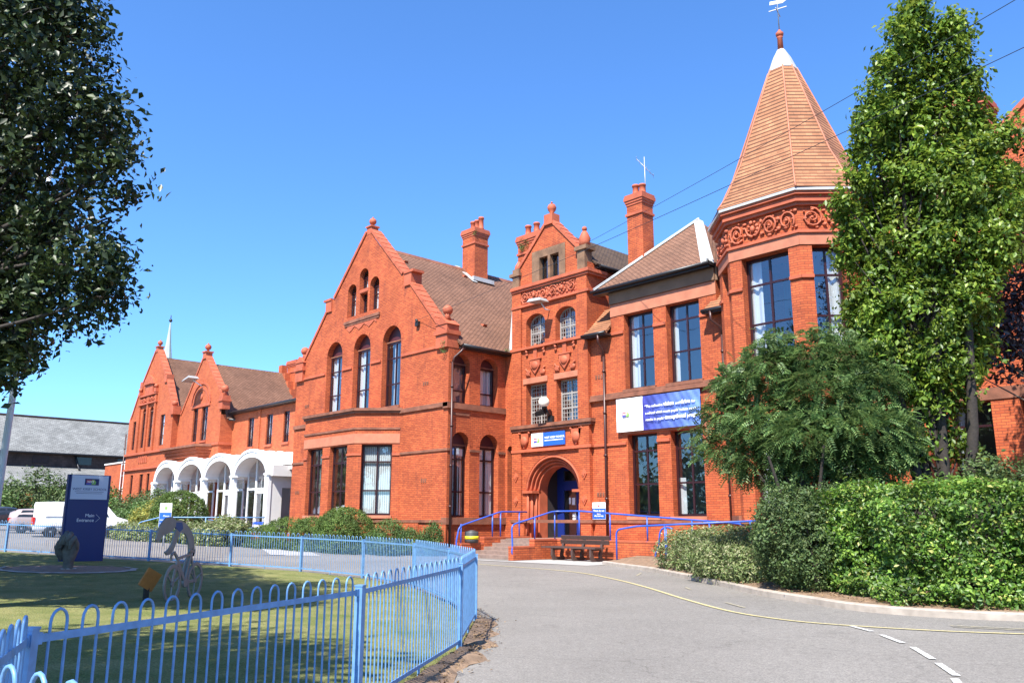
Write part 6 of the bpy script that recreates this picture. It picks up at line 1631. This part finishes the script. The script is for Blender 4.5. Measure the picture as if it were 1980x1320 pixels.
def clumped(blobs, nclump, per, spread, size, **k):
    """blobs: (centre, radii, weight). sprays of leaves round clump centres spread through the blobs"""
    Vs = []; cl = []
    w = np.array([b[2] for b in blobs], float); w /= w.sum()
    for (c, r, _), ww in zip(blobs, w):
        n = max(1, int(nclump * ww)); P, U = in_ell(c, r, n, k.get('shell', .55)); cl.append(P)
        kk = {a: b for a, b in k.items() if a != 'shell'}
        rep = np.repeat(P, per, axis=0); ou = np.repeat(U, per, axis=0)
        sc = np.repeat(RNG.uniform(.5, 1.3, n), per)[:, None]
        Cc = rep + np.clip(RNG.normal(size=rep.shape), -1.7, 1.7) * spread * sc
        Vs.append(leaf_mesh(Cc, size, outward=ou, **kk))
    return Vs, np.concatenate(cl)
def branches(b, root, tips, r0, r1, n=6, sag=.0):
    for t in tips:
        p = Vector(root); q = Vector(t); m1 = p.lerp(q, .4) + Vector((0, 0, (q - p).length * .10)); 
        j = Vector(RNG.normal(size=3)) * (q - p).length * .05
        b.tube([p, p.lerp(m1, .5) + j * .5, m1 + j, m1.lerp(q, .55) + j, q], [r0, r0 * .75, r0 * .5, r0 * .3, r1], n, 0, False)

# --- big evergreen tree reaching in from the left
tr = thing('evergreen_tree', 'large dark evergreen tree reaching into the left side of the photo', 'tree', (-15.6, 1.2, 0))
blobs = []
for px, py, d, r in ((60, 80, 12.5, 1.15), (-60, 40, 13.5, 1.6), (150, 185, 12.2, .75), (205, 255, 12.0, .55), (225, 330, 11.9, .45), (90, 250, 12.6, 1.1), (-40, 260, 13.5, 1.5), (180, 340, 12.2, .42), (40, 380, 13.0, .7), (-60, 470, 13.2, 1.3), (60, 500, 12.6, .9),
                     (165, 515, 12.0, .62), (215, 500, 11.9, .34), (200, 575, 12.0, .42), (130, 590, 12.3, .6), (30, 610, 12.8, .85), (-40, 640, 13, 1.0), (20, 700, 12.6, .42), (60, 690, 12.4, .25), (-200, 300, 14, 2.4), (-250, 0, 14.5, 2.8), (-60, -150, 13.5, 2.2), (-300, 500, 14, 2.0), (80, -70, 12.6, .8), (215, 420, 12.0, .28), (125, 30, 12.4, .6), (105, 420, 12.4, .55)):
    p = at(px, py, d); blobs.append((tuple(p), (r, r, r * .86), r ** 2))
Vs, cl = clumped(blobs, 2800, 29, .145, .11, aspect=.55, up=.25, shell=.25)
leaf_obj('crown', Vs, M['leaf_oak'], tr)
b = MB(); rt = Vector((-15.6, 1.2, 0)); b.tube([rt, rt + Vector((.1, .1, 2.2)), rt + Vector((.3, .3, 4.2)), rt + Vector((.2, .2, 7))], [.42, .36, .3, .2], 12)
for c, r, w in blobs: branches(b, rt + Vector((.25, .25, random.uniform(3.2, 6))), [c], .075, .012)
for i in range(150): p = cl[RNG.integers(len(cl))]; c = min(blobs, key=lambda q: (Vector(q[0]) - Vector(p)).length)[0]; branches(b, c, [p], .018, .005, 5)
obj('trunk', b, M['darkbark'], tr, uv=False)
# --- a second tree further left (mostly out of frame; shades the lawn)
t2 = thing('lime_tree', 'tall broad tree standing left of the view, shading the monolith sign', 'tree', (-25.2, .3, 0))
blobs = [((-25.0 + 3.1 * math.cos(a) * s, .2 + 3.1 * math.sin(a) * s, z), (2.2, 2.2, 1.9), 1) for z, s in ((6.5, 1.2), (9, 1.35), (11.5, 1.0), (14, .5)) for a in [k * 1.2566 + z for k in range(5)]]
Vs, cl = clumped(blobs, 1500, 14, .3, .24, aspect=.6, up=.3, shell=.4); leaf_obj('crown', Vs, M['leaf_oak'], t2)
b = MB(); b.tube([(-25.2, .3, 0), (-25.2, .3, 4), (-25.1, .2, 9), (-25.0, .2, 14)], [.45, .36, .25, .08], 12); obj('trunk', b, M['darkbark'], t2, uv=False)
for nm, lb, cx_, cy_, zs in (('lime_tree', 'tall broad tree standing behind the viewer, shading the near fence', -6.2, -5.4, ((8.2, 1.1), (10.2, 1.15), (12.5, .6))),
                         ('lime_tree', 'tall broad tree standing off to the left, shading the middle of the lawn', -19.6, -.4, ((7.5, 1.1), (9.6, 1.2), (12, .9), (14, .4)))):
    t3 = thing(nm, lb, 'tree', (cx_, cy_ - .6, 0))
    blobs = [((cx_ + 2.6 * math.cos(a) * s, cy_ + 2.4 * math.sin(a) * s, z), (1.8, 1.8, 1.6), 1) for z, s in zs for a in [k * 1.2566 + z for k in range(5)]]
    Vs, cl = clumped(blobs, 1300, 14, .3, .24, aspect=.6, up=.3, shell=.2); leaf_obj('crown', Vs, M['leaf_oak'], t3)
    b = MB(); b.tube([(cx_, cy_ - .6, 0), (cx_, cy_ - .4, 5), (cx_, cy_, 12)], [.4, .3, .08], 12); obj('trunk', b, M['darkbark'], t3, uv=False)

P = np.stack([RNG.uniform(-135, -38, 9000), RNG.uniform(-32, -12, 9000), np.zeros(9000)], 1); hh = 8 + 3.5 * np.sin(P[:, 0] * .23) + 1.5 * np.sin(P[:, 0] * .71 + 1); P[:, 2] = RNG.uniform(0, 1, 9000) ** .8 * hh + 1
tb = leaf_obj('tree_belt', [leaf_mesh(P, .95, .7, .3)], M['leaf_shrub']); tb['kind'] = 'stuff'
# --- tall upright tree on the right
tr = thing('upright_tree', 'tall upright bright green tree standing in front of the right-hand range, right of the spire', 'tree', (-7.6, 21.0, .5))
blobs = []
for px, py, d, rx_, rz_ in ((1768, 60, 21.6, .42, .75), (1755, 130, 21.6, .6, .8), (1840, 95, 21.2, .42, .8), (1850, 170, 21.4, .6, .9), (1750, 220, 21.6, .85, 1.0), (1810, 260, 21.4, .9, 1.1), (1715, 270, 21.8, .5, .9), (1880, 290, 21.0, .6, .8), (1740, 360, 21.5, .9, 1.1),
                        (1820, 370, 21.0, 1.1, 1.1), (1905, 380, 20.6, .65, .9), (1685, 400, 21.8, .5, .7), (1680, 470, 21.6, .5, .5), (1735, 480, 21.2, .95, 1.0), (1830, 490, 20.8, 1.2, 1.1), (1925, 470, 20.4, .6, .9), (1710, 560, 21.2, .75, .9), (1780, 600, 20.6, 1.1, 1.0), (1870, 580, 20.4, .75, .9), (1960, 400, 20.6, .3, .5), (1930, 330, 20.8, .3, .5),
                        (1710, 670, 20.8, .8, .7), (1810, 700, 20.4, .9, .7), (1870, 680, 20.6, .55, .6), (1690, 640, 21.2, .5, .5), (1740, 740, 20.6, .5, .4), (1850, 770, 20.4, .5, .4), (1680, 530, 21.5, .35, .35), (1685, 730, 20.9, .4, .35), (1720, 800, 20.5, .35, .3), (1790, 790, 20.3, .4, .4), (1690, 610, 20.9, .6, .6), (1830, 840, 20.2, .35, .35), (1770, 850, 20.1, .4, .35), (1860, 700, 20.2, .5, .6), (1800, 760, 20.0, .5, .5), (1850, 870, 20.0, .4, .3), (1740, 880, 20.0, .35, .25)):
    p = at(px, py, d); blobs.append((tuple(p), (rx_, rx_, rz_), rx_ * rz_))
for px, py in ((1740, 60), (1712, 130), (1692, 195), (1672, 235), (1668, 300), (1655, 345), (1628, 392), (1648, 440), (1640, 490), (1652, 575), (1660, 640), (1850, 60), (1872, 165), (1885, 240), (1945, 260), (1962, 350), (1972, 420), (1770, 20), (1835, 45), (1905, 300)):
    blobs.append((tuple(at(px, py, 21.2)), (.2, .2, .42), .16))
Vs, cl = clumped(blobs, 1600, 50, .18, .14, aspect=.56, up=.6, shell=.4, axis=np.array([0, 0, .8])); leaf_obj('crown', Vs, M['leaf_bright'], tr)
b = MB(); rt = Vector((-7.6, 21.0, .3))
for dx, dy, tp_ in ((0, 0, (1790, 300)), (.25, .1, (1850, 200)), (-.22, .05, (1740, 250)), (.1, .25, (1880, 420)), (-.1, -.15, (1680, 480))):
    q = at(*tp_, 21.2); s = rt + Vector((dx, dy, 0)); b.tube([s, s.lerp(q, .25) + Vector((dx, dy, .5)), s.lerp(q, .6) + Vector((dx * .6, dy * .6, .3)), q], [.16, .12, .08, .02], 9, 0, False)
for c, r, w in blobs: branches(b, rt + Vector((0, 0, max(1.2, c[2] * .55))), [c], .05, .01)
obj('trunk', b, M['darkbark'], tr, uv=False)  # darker bark puts the shade on these trunks into the colour
# --- rowan
tr = thing('rowan_tree', 'rounded rowan tree with fine feathery leaflets in front of the turret base', 'tree', (-9.9, 18.7, .5))
blobs = []
for px, py, d, r in ((1560, 690, 21.0, .55), (1640, 690, 20.6, .6), (1480, 720, 21.4, .75), (1590, 760, 20.6, 1.0), (1690, 740, 20.2, .55), (1420, 740, 22.0, .5), (1400, 800, 22.0, .45), (1470, 820, 21.2, .8), (1560, 850, 20.2, 1.0), (1660, 830, 19.8, .9), (1720, 850, 19.6, .55), (1390, 870, 21.8, .42), (1450, 890, 21.2, .55), (1540, 920, 20.4, .6), (1640, 905, 19.8, .55), (1700, 890, 19.6, .5), (1360, 840, 22.2, .22), (1740, 820, 19.5, .3), (1500, 660, 21.2, .3), (1600, 645, 20.8, .25)):
    p = at(px, py, d); blobs.append((tuple(p), (r, r, r * .72), r ** 2))
# pinnate leaves: a spray = leaflets in two rows along a drooping stalk
Vs = []
for c, r, w in blobs:
    n = int(420 * w); P, U = in_ell(c, r, max(10, n), .3)
    for p, u in zip(P, U):
        for q in range(3):
            dr = u + RNG.normal(size=3) * .6; dr[2] = dr[2] * .7 - .10; dr /= np.linalg.norm(dr); sd = np.cross(dr, [0, 0, 1]); sd /= np.linalg.norm(sd) + 1e-9; nn_ = np.cross(sd, dr); tl_ = RNG.normal() * .6; sd = sd * math.cos(tl_) + nn_ * math.sin(tl_)
            Ls = RNG.uniform(.2, .34); k = 6; o0 = p + RNG.normal(size=3) * .12
            for i in range(k):
                base = o0 + dr * Ls * (i + 1) / k - np.array([0, 0, .10 * ((i + 1) / k) ** 2])
                for s in (-1, 1):
                    ax = sd * s * .9 + dr * .45; ax /= np.linalg.norm(ax); ll = .105; wv = dr * .021
                    Vs.append(np.array([base, base + ax * ll * .45 - wv, base + ax * ll - np.array([0, 0, .012]), base + ax * ll * .45 + wv]))
leaf_obj('crown', [np.concatenate(Vs)], M['leaf_rowan'], tr)
b = MB(); rt = Vector((-9.9, 18.7, .3))
for dx, dy, h in ((0, 0, 3.2), (-.2, .1, 3), (.2, -.1, 3), (-.1, -.2, 2.8), (.1, .2, 3)):
    b.tube([rt + Vector((dx, dy, 0)), rt + Vector((dx * 2, dy * 2, 1.4)), rt + Vector((dx * 4, dy * 4, h))], [.06, .05, .03], 7, 0, False)
for c, r, w in blobs: branches(b, rt + Vector((random.uniform(-.3, .3), random.uniform(-.3, .3), 1.5)), [c], .035, .008)
obj('trunk', b, M['darkbark'], tr, uv=False)
# --- purple-leaved tree behind
tr = thing('purple_leaved_tree', 'purple-leaved tree at the right edge behind the upright tree', 'tree', (-4.9, 23.6, .5))
blobs = [(tuple(at(px, py, d)), (r, r, r), r * r) for px, py, d, r in ((1950, 640, 22, .9), (1990, 540, 22.2, 1.1), (1920, 690, 21.8, .5), (1985, 700, 21.5, .7), (2050, 600, 22, 1.4), (2040, 460, 22.5, 1.0), (1925, 610, 21.8, .5), (1900, 640, 21.6, .35), (2090, 400, 21.5, 1.6), (2130, 240, 21.5, 1.7), (2150, 80, 21.5, 1.5), (2160, -80, 21.5, 1.5), (2230, 0, 21, 1.6), (2180, -220, 21.5, 1.4), (2280, -160, 21, 1.5))]  # blobs past the right edge are added out of view to shade the range wall
Vs, cl = clumped(blobs, 1500, 24, .19, .14, aspect=.5, up=.2, shell=.3); leaf_obj('crown', Vs, M['leaf_purple'], tr)
b = MB(); rt = Vector((-4.9, 23.6, .3)); b.tube([rt, rt + Vector((-.1, 0, 3)), rt + Vector((-.3, -.2, 6))], [.14, .1, .05], 9)
for c, r, w in blobs: branches(b, rt + Vector((0, 0, 3)), [c], .05, .01)
b.tube([rt + Vector((0, 0, 3.2)), at(1890, 725, 21.8)], [.04, .012], 6); obj('trunk', b, M['bark'], tr, uv=False)

def bush(label, name, cat, pos, blobs, mat, n, per, spread, size, aspect=.5, up=.4, group=None, shell=.75, core='leaf_shrub', **k):
    t = thing(name, label, cat, pos, 0, group)
    Vs, cl = clumped(blobs, n, per, spread, size, aspect=aspect, up=up, shell=shell, **k); leaf_obj('foliage', Vs, M[mat], t)
    b = MB()
    for c, r, w in blobs:
        for i in range(5):
            a = RNG.uniform(0, 6.28); q = Vector(c) + Vector((math.cos(a) * r[0] * .6, math.sin(a) * r[1] * .6, r[2] * .5)); b.tube([Vector((c[0], c[1], pos[2] - .05)), Vector(c).lerp(q, .5), q], [.03, .02, .008], 5, 0, False)
    obj('stem', b, M['darkbark'], t, uv=False); return t
# hedge: a long clipped block
hd = thing('clipped_hedge', 'broad clipped bright green hedge with yellow patches behind the kerb', 'hedge', (-6, 17, .2))
def hedgepts(n, x0, x1, yf, depth, z0, zt):
    out = []; nr = []
    for i in range(n):
        x = RNG.uniform(x0, x1); f_ = RNG.uniform(0, 1); bul = .16 * math.sin(x * 2.2) + .12 * math.sin(x * 5.1 + 1)
        if f_ < .66:
            z = RNG.uniform(z0, zt); y = yf(x) + .1 * math.sin(z * 4 + x * 3) + bul + (.25 if z > zt - .25 else 0) + (.3 * max(0, .35 - z)); p = (x, y + RNG.exponential(.15) - (.2 if z < .5 else 0), z); m_ = (0.25, -1, .3)
        elif f_ < .92:
            p = (x, yf(x) + RNG.uniform(.1, depth), zt + .07 * math.sin(x * 3) + .05 * RNG.normal()); m_ = (0, -.1, 1)
        else:
            z = RNG.uniform(z0, zt); p = (x0 + RNG.normal() * .1, yf(x0) + RNG.uniform(0, depth), z); m_ = (-1, 0, .3)
        out.append(p); nr.append(m_)
    return np.array(out), np.array(nr)
yf = lambda x: 15.85 + (.24 * (x + 6.3)) if x > -6.3 else 15.85 + .45 * (-6.3 - x)
P, Nn = hedgepts(5200, -8.5, .5, yf, 2.8, .1, 2.2)
rep = np.repeat(P, 13, axis=0); C_ = rep + RNG.normal(size=rep.shape) * .06
leaf_obj('foliage', [leaf_mesh(C_, .082, .55, .35, outward=np.repeat(Nn, 13, axis=0))], M['leaf_hedge'], hd)
b = MB()
for i in range(60):
    x = -8.5 + 9 * i / 60; y = yf(x) + .5 + random.random() * .5; b.tube([(x, y, .15), (x + random.uniform(-.2, .2), y - .1, 1.2), (x + random.uniform(-.3, .3), y, 2.0)], [.03, .02, .008], 5, 0, False)
b.box(-8.3, .4, 17.4, 18.6, .2, 1.9); obj('stem', b, M['darkbark'], hd, uv=False)
bush('dark green dense shrub at the left end of the clipped hedge', 'dark_shrub', 'shrub', (-9.6, 17.3, .2), [((-9.55, 17.4, 1.25), (.85, .8, 1.15), 1.5), ((-8.9, 17.1, 1.0), (.7, .6, .95), 1), ((-10.1, 18.2, 1.2), (.8, .8, 1.1), 1), ((-8.7, 17.6, 1.8), (.7, .6, .55), .7)], 'leaf_shrub', 1500, 20, .09, .07, up=.3)
bush('low variegated shrub by the kerb, left of the dark shrub', 'variegated_shrub', 'shrub', (-13, 20.2, .1), [((-13.2, 19.9, .5), (.8, .7, .55), 1), ((-12.2, 19.2, .45), (.8, .6, .5), 1), ((-11.3, 18.7, .45), (.7, .55, .5), .8), ((-12.3, 20.3, .75), (1.0, .8, .6), 1)], 'leaf_varieg', 1300, 18, .09, .085, up=.5, aspect=.38)
bush('rounded yellow-green shrub beside the ramp railing', 'rounded_shrub', 'shrub', (-16.1, 22.7, .1), [((-16.0, 22.4, .55), (1.0, .8, .75), 1), ((-15.0, 21.8, .6), (1.0, .8, .75), 1), ((-14.1, 21.2, .6), (.9, .8, .7), 1), ((-15.2, 23.0, .8), (1.2, .9, .65), 1), ((-13.6, 22.0, .8), (1.0, .8, .6), 1)], 'leaf_varieg', 1700, 18, .10, .085, up=.5, aspect=.4)
bush('dark leafy shrub in the shade under the rowan', 'dark_shrub', 'shrub', (-11.2, 20.6, .3), [((-11.3, 20.4, .9), (1.0, .9, .8), 1), ((-10.3, 19.6, 1.0), (.8, .8, .9), 1), ((-10.6, 21.4, 1.1), (1.1, .9, .9), 1)], 'leaf_shrub', 800, 18, .11, .085)
bush('loose green shrubs on the bank above the hedge', 'bank_shrub', 'shrub', (-7, 20.5, .6), [((-8.6, 20.0, 1.9), (.9, .7, .75), 1), ((-7.2, 20.6, 2.0), (.9, .7, .7), 1), ((-5.9, 20.6, 2.1), (.9, .7, .8), 1), ((-4.8, 20.8, 2.4), (.8, .7, .8), 1), ((-3.6, 21, 2.3), (.9, .7, .8), 1), ((-6.6, 21.2, 2.7), (.5, .5, .5), .4), ((-9.6, 20.6, 1.7), (.8, .7, .6), .8)], 'leaf_shrub', 900, 18, .15, .10, shell=.4)
# bushes before the gabled block
bush('large clipped dark green dome bush below the canted bay', 'dome_bush', 'bush', (-35.4, 22.1, .1), [((-35.3, 21.9, .95), (1.75, 1.3, 1.25), 1), ((-36.3, 22.2, .9), (1.2, 1.0, 1.0), .5)], 'leaf_yew', 2300, 16, .06, .07, up=.3, shell=.93)
bush('lower clipped bush left of the large dome bush', 'dome_bush', 'bush', (-39.5, 21.4, .1), [((-39.6, 21.3, .75), (1.9, 1.2, .95), 1), ((-37.8, 21.6, .8), (1.2, 1.0, .95), .6), ((-41.6, 21.0, .6), (1.2, 1.0, .75), .5)], 'leaf_yew', 1900, 16, .07, .075, up=.3, shell=.9)
bush('feathery juniper bush right of the large dome bush', 'juniper_bush', 'bush', (-32.9, 22.9, .1), [((-33.0, 22.9, .75), (.85, .7, .95), 1), ((-32.1, 23.4, .6), (.8, .6, .65), .8), ((-33.3, 22.3, .5), (.9, .7, .6), .8)], 'leaf_conifer', 900, 20, .10, .10, up=.2, aspect=.22, shell=.6, axis=np.array([0, 0, 1.]))
bush('small feathery juniper by the corner downpipe', 'juniper_bush', 'bush', (-30.9, 23.7, .1), [((-30.95, 23.9, .7), (.5, .45, .8), 1), ((-31.2, 23.6, .4), (.55, .5, .5), .8)], 'leaf_conifer', 420, 20, .09, .10, up=.2, aspect=.22, shell=.6, axis=np.array([0, 0, 1.]))
bush('low dark ground cover along the front of the clipped bushes', 'ground_cover', 'shrub', (-36.5, 20.4, .1), [((-34.2, 21.0, .3), (1.6, .7, .4), 1), ((-36.9, 20.4, .3), (1.6, .7, .4), 1), ((-39.6, 19.9, .3), (1.7, .7, .4), 1), ((-32.2, 22.2, .3), (1.1, .6, .4), .7)], 'leaf_shrub', 900, 16, .08, .085, shell=.5)
# porch planting
zb = .45
bush('round clipped yew ball in front of the second porch arch', 'yew_ball', 'bush', (-51.0, 20.0, zb), [((-51.0, 20.1, zb + 1.35), (1.75, 1.6, 1.5), 1)], 'leaf_yew', 1500, 18, .07, .09, up=.3, shell=.94)
bush('pale variegated ground shrubs in front of the porch', 'variegated_shrub', 'shrub', (-45.5, 18.6, zb), [((-42.2, 18.6, .75), (1.3, 1.0, .75), 1), ((-44.2, 18.4, .75), (1.4, 1.0, .7), 1), ((-46.2, 17.9, .75), (1.4, 1.0, .75), 1), ((-43.6, 19.9, .95), (1.5, 1.0, .8), 1), ((-47.8, 17.2, .7), (1.2, .9, .65), .8)], 'leaf_varieg', 1900, 16, .11, .12, up=.5, shell=.7)
bush('yellow-flowered shrub beside the pale blue porch railing', 'yellow_shrub', 'shrub', (-52.8, 19.2, zb), [((-54.3, 20.4, 1.7), (1.8, 1.3, 1.3), 1), ((-55.8, 20.0, 1.4), (1.4, 1.2, 1.1), .8), ((-46.9, 21.2, 1.1), (.9, .7, .55), .4)], 'leaf_yellow', 900, 16, .13, .13, up=.4, shell=.6)
bush('tall loose leafy shrub left of the porch', 'leafy_shrub', 'shrub', (-62, 22.4, zb), [((-62.5, 22.6, 2.2), (2.0, 1.4, 1.7), 1), ((-66.0, 22.4, 2.0), (1.9, 1.4, 1.4), 1), ((-59.3, 22.0, 1.9), (1.5, 1.2, 1.3), .7)], 'leaf_shrub', 1000, 16, .16, .15, up=.4, shell=.5)
bush('clipped green bush behind the white car', 'leafy_shrub', 'shrub', (-57.5, 20.2, zb), [((-57.6, 20.4, 1.7), (1.3, 1.1, 1.2), 1), ((-60.2, 19.6, 1.3), (1.2, 1.1, 1.0), 1)], 'leaf_conifer', 600, 16, .12, .13, up=.4, shell=.7)
bush('low green shrubs under the yellow-flowered shrub', 'ground_cover', 'shrub', (-49.5, 16.9, zb), [((-48.8, 16.7, .7), (1.2, .9, .6), 1), ((-50.6, 17.0, .8), (1.1, .9, .7), 1), ((-46.8, 19.8, .8), (1.2, .9, .6), 1)], 'leaf_varieg', 700, 16, .10, .11, up=.5, shell=.6)
# hedge of mixed bushes in front of the church
for i, (x, y, r, h, mt, lb) in enumerate(((-84, 14.2, 2.6, 2.1, 'leaf_conifer', 'bright green spreading bush in front of the church, left of the van'), (-86, 20.5, 3.0, 2.8, 'leaf_shrub', 'tall bush with reddish shade behind the white van'), (-85, 9.5, 2.6, 1.6, 'leaf_shrub', 'dark low bush at the left edge before the church'), (-82, 4.5, 2.4, 1.9, 'leaf_shrub', 'dark bush behind the lamp post before the church'), (-88, 26, 2.6, 2.4, 'leaf_conifer', 'bush beside the flat brick annexe'))):
    z0 = terr(x, y)
    bush(lb, 'boundary_bush', 'bush', (x, y, z0), [((x, y, z0 + h * .8), (r, r, h), 1), ((x + 1.5, y + 2.0, z0 + h * .6), (r * .8, r * .8, h * .7), .7), ((x - 1, y - 2.2, z0 + h * .6), (r * .8, r * .8, h * .75), .7)], mt, 700, 14, .3, .26, group='bushes before the church', shell=.5)
# ivy tufts on roofs and chimneys stay with the building
b_ = [((-37.75, 31.95, 19.3), (.1, .08, .12), 1), ((-30.7, 29.4, 16.1), (.35, .1, .35), 3), ((-31.3, GY - .1, 9.9), (.16, .16, .35), 1.5), ((-30.9, 28.3, 10.1), (.3, .2, .14), 1.5)]
Vs, _ = clumped(b_, 60, 14, .06, .06, shell=.4); leaf_obj('weed_tuft', Vs, M['leaf_conifer'], school)['kind'] = 'stuff'
# grass blades close to the camera, leaf litter by the fence
n = 60000; s = RNG.uniform(1.4, 8.6, n); P = []
t = RNG.uniform(0, 1, n) ** 1.3
for i in range(n):
    p, d = poly_at(s[i]); o_ = Vector((-d.y, d.x)); q = p + o_ * (-.1 + 7.5 * t[i])
    q = p - Vector((d.y, -d.x)) * (t[i] * 7.5 - .05)
    P.append((q.x, q.y, terr(q.x, q.y) + .03))
P = np.array(P); P[:, :2] += RNG.normal(size=(n, 2)) * .05
h = RNG.uniform(.018, .05, n)[:, None]; a = RNG.uniform(0, 6.283, n); w = np.stack([np.cos(a), np.sin(a), 0 * a], 1) * .004
ln = RNG.normal(size=(n, 3)) * .35; ln[:, 2] = 1
T_ = P + ln * h
V = np.stack([P - w, P + ln * h * .5 - w * .7, T_, P + w], 1).reshape(-1, 3)
g = leaf_obj('grass', [V], M['grass']); g['kind'] = 'stuff'
n = 1500; P = []
for i in range(n):
    p, d = poly_at(RNG.uniform(2.3, 5.8)); o_ = Vector((d.y, -d.x)); q = p + o_ * abs(RNG.normal() * .2); P.append((q.x, q.y, terr(q.x, q.y) + .07 - .06 * min(1, (q - p).length / .5)))
lt = leaf_obj('leaf_litter', [leaf_mesh(np.array(P), .04, .5, 1.5)], M['litter']); lt['kind'] = 'stuff'
n = 700; P = []
for i in range(n):
    j = RNG.integers(20, len(kb) - 20); q = kb[j]; P.append((q.x + RNG.normal() * .25, q.y + .25 + abs(RNG.normal()) * .3, .17))
lt = leaf_obj('leaf_litter', [leaf_mesh(np.array(P), .05, .45, 1.5)], M['litter']); lt['kind'] = 'stuff'

# ================================================================== LIGHT
SUN_EL, SUN_H = R_(54), Vector((.44, -1.0)).normalized()
to = Vector((SUN_H.x * math.cos(SUN_EL), SUN_H.y * math.cos(SUN_EL), math.sin(SUN_EL)))
sl_ = bpy.data.lights.new('sun', 'SUN'); sl_.energy = 4.9; sl_.angle = R_(.53); sl_.color = (1.0, .95, .87)
so = bpy.data.objects.new('sun', sl_); COL.objects.link(so); so.rotation_euler = to.to_track_quat('Z', 'Y').to_euler()
w = bpy.data.worlds.new('World'); S.world = w; w.use_nodes = True; N = w.node_tree.nodes; L = w.node_tree.links
sk = N.new('ShaderNodeTexSky'); sk.sky_type = 'NISHITA'; sk.sun_disc = False; sk.sun_elevation = SUN_EL; sk.sun_rotation = math.atan2(SUN_H.x, SUN_H.y)
sk.air_density = 1.0; sk.dust_density = .4; sk.ozone_density = 3.0; sk.altitude = 0
tn = N.new('ShaderNodeMix'); tn.data_type = 'RGBA'; tn.blend_type = 'MULTIPLY'; tn.inputs[0].default_value = 1; tn.inputs[7].default_value = (.46, .74, 1.05, 1)
L.new(sk.outputs[0], tn.inputs[6]); L.new(tn.outputs[2], N['Background'].inputs['Color']); N['Background'].inputs['Strength'].default_value = .128
S.view_settings.view_transform = 'Standard'; S.view_settings.look = 'None'; S.view_settings.exposure = 1.22; S.view_settings.gamma = 1
S.view_settings.use_curve_mapping = False
S.render.engine = 'CYCLES'
S.cycles.max_bounces = 6; S.cycles.diffuse_bounces = 3; S.cycles.glossy_bounces = 3; S.cycles.transmission_bounces = 4; S.cycles.transparent_max_bounces = 8
S.cycles.use_denoising = True
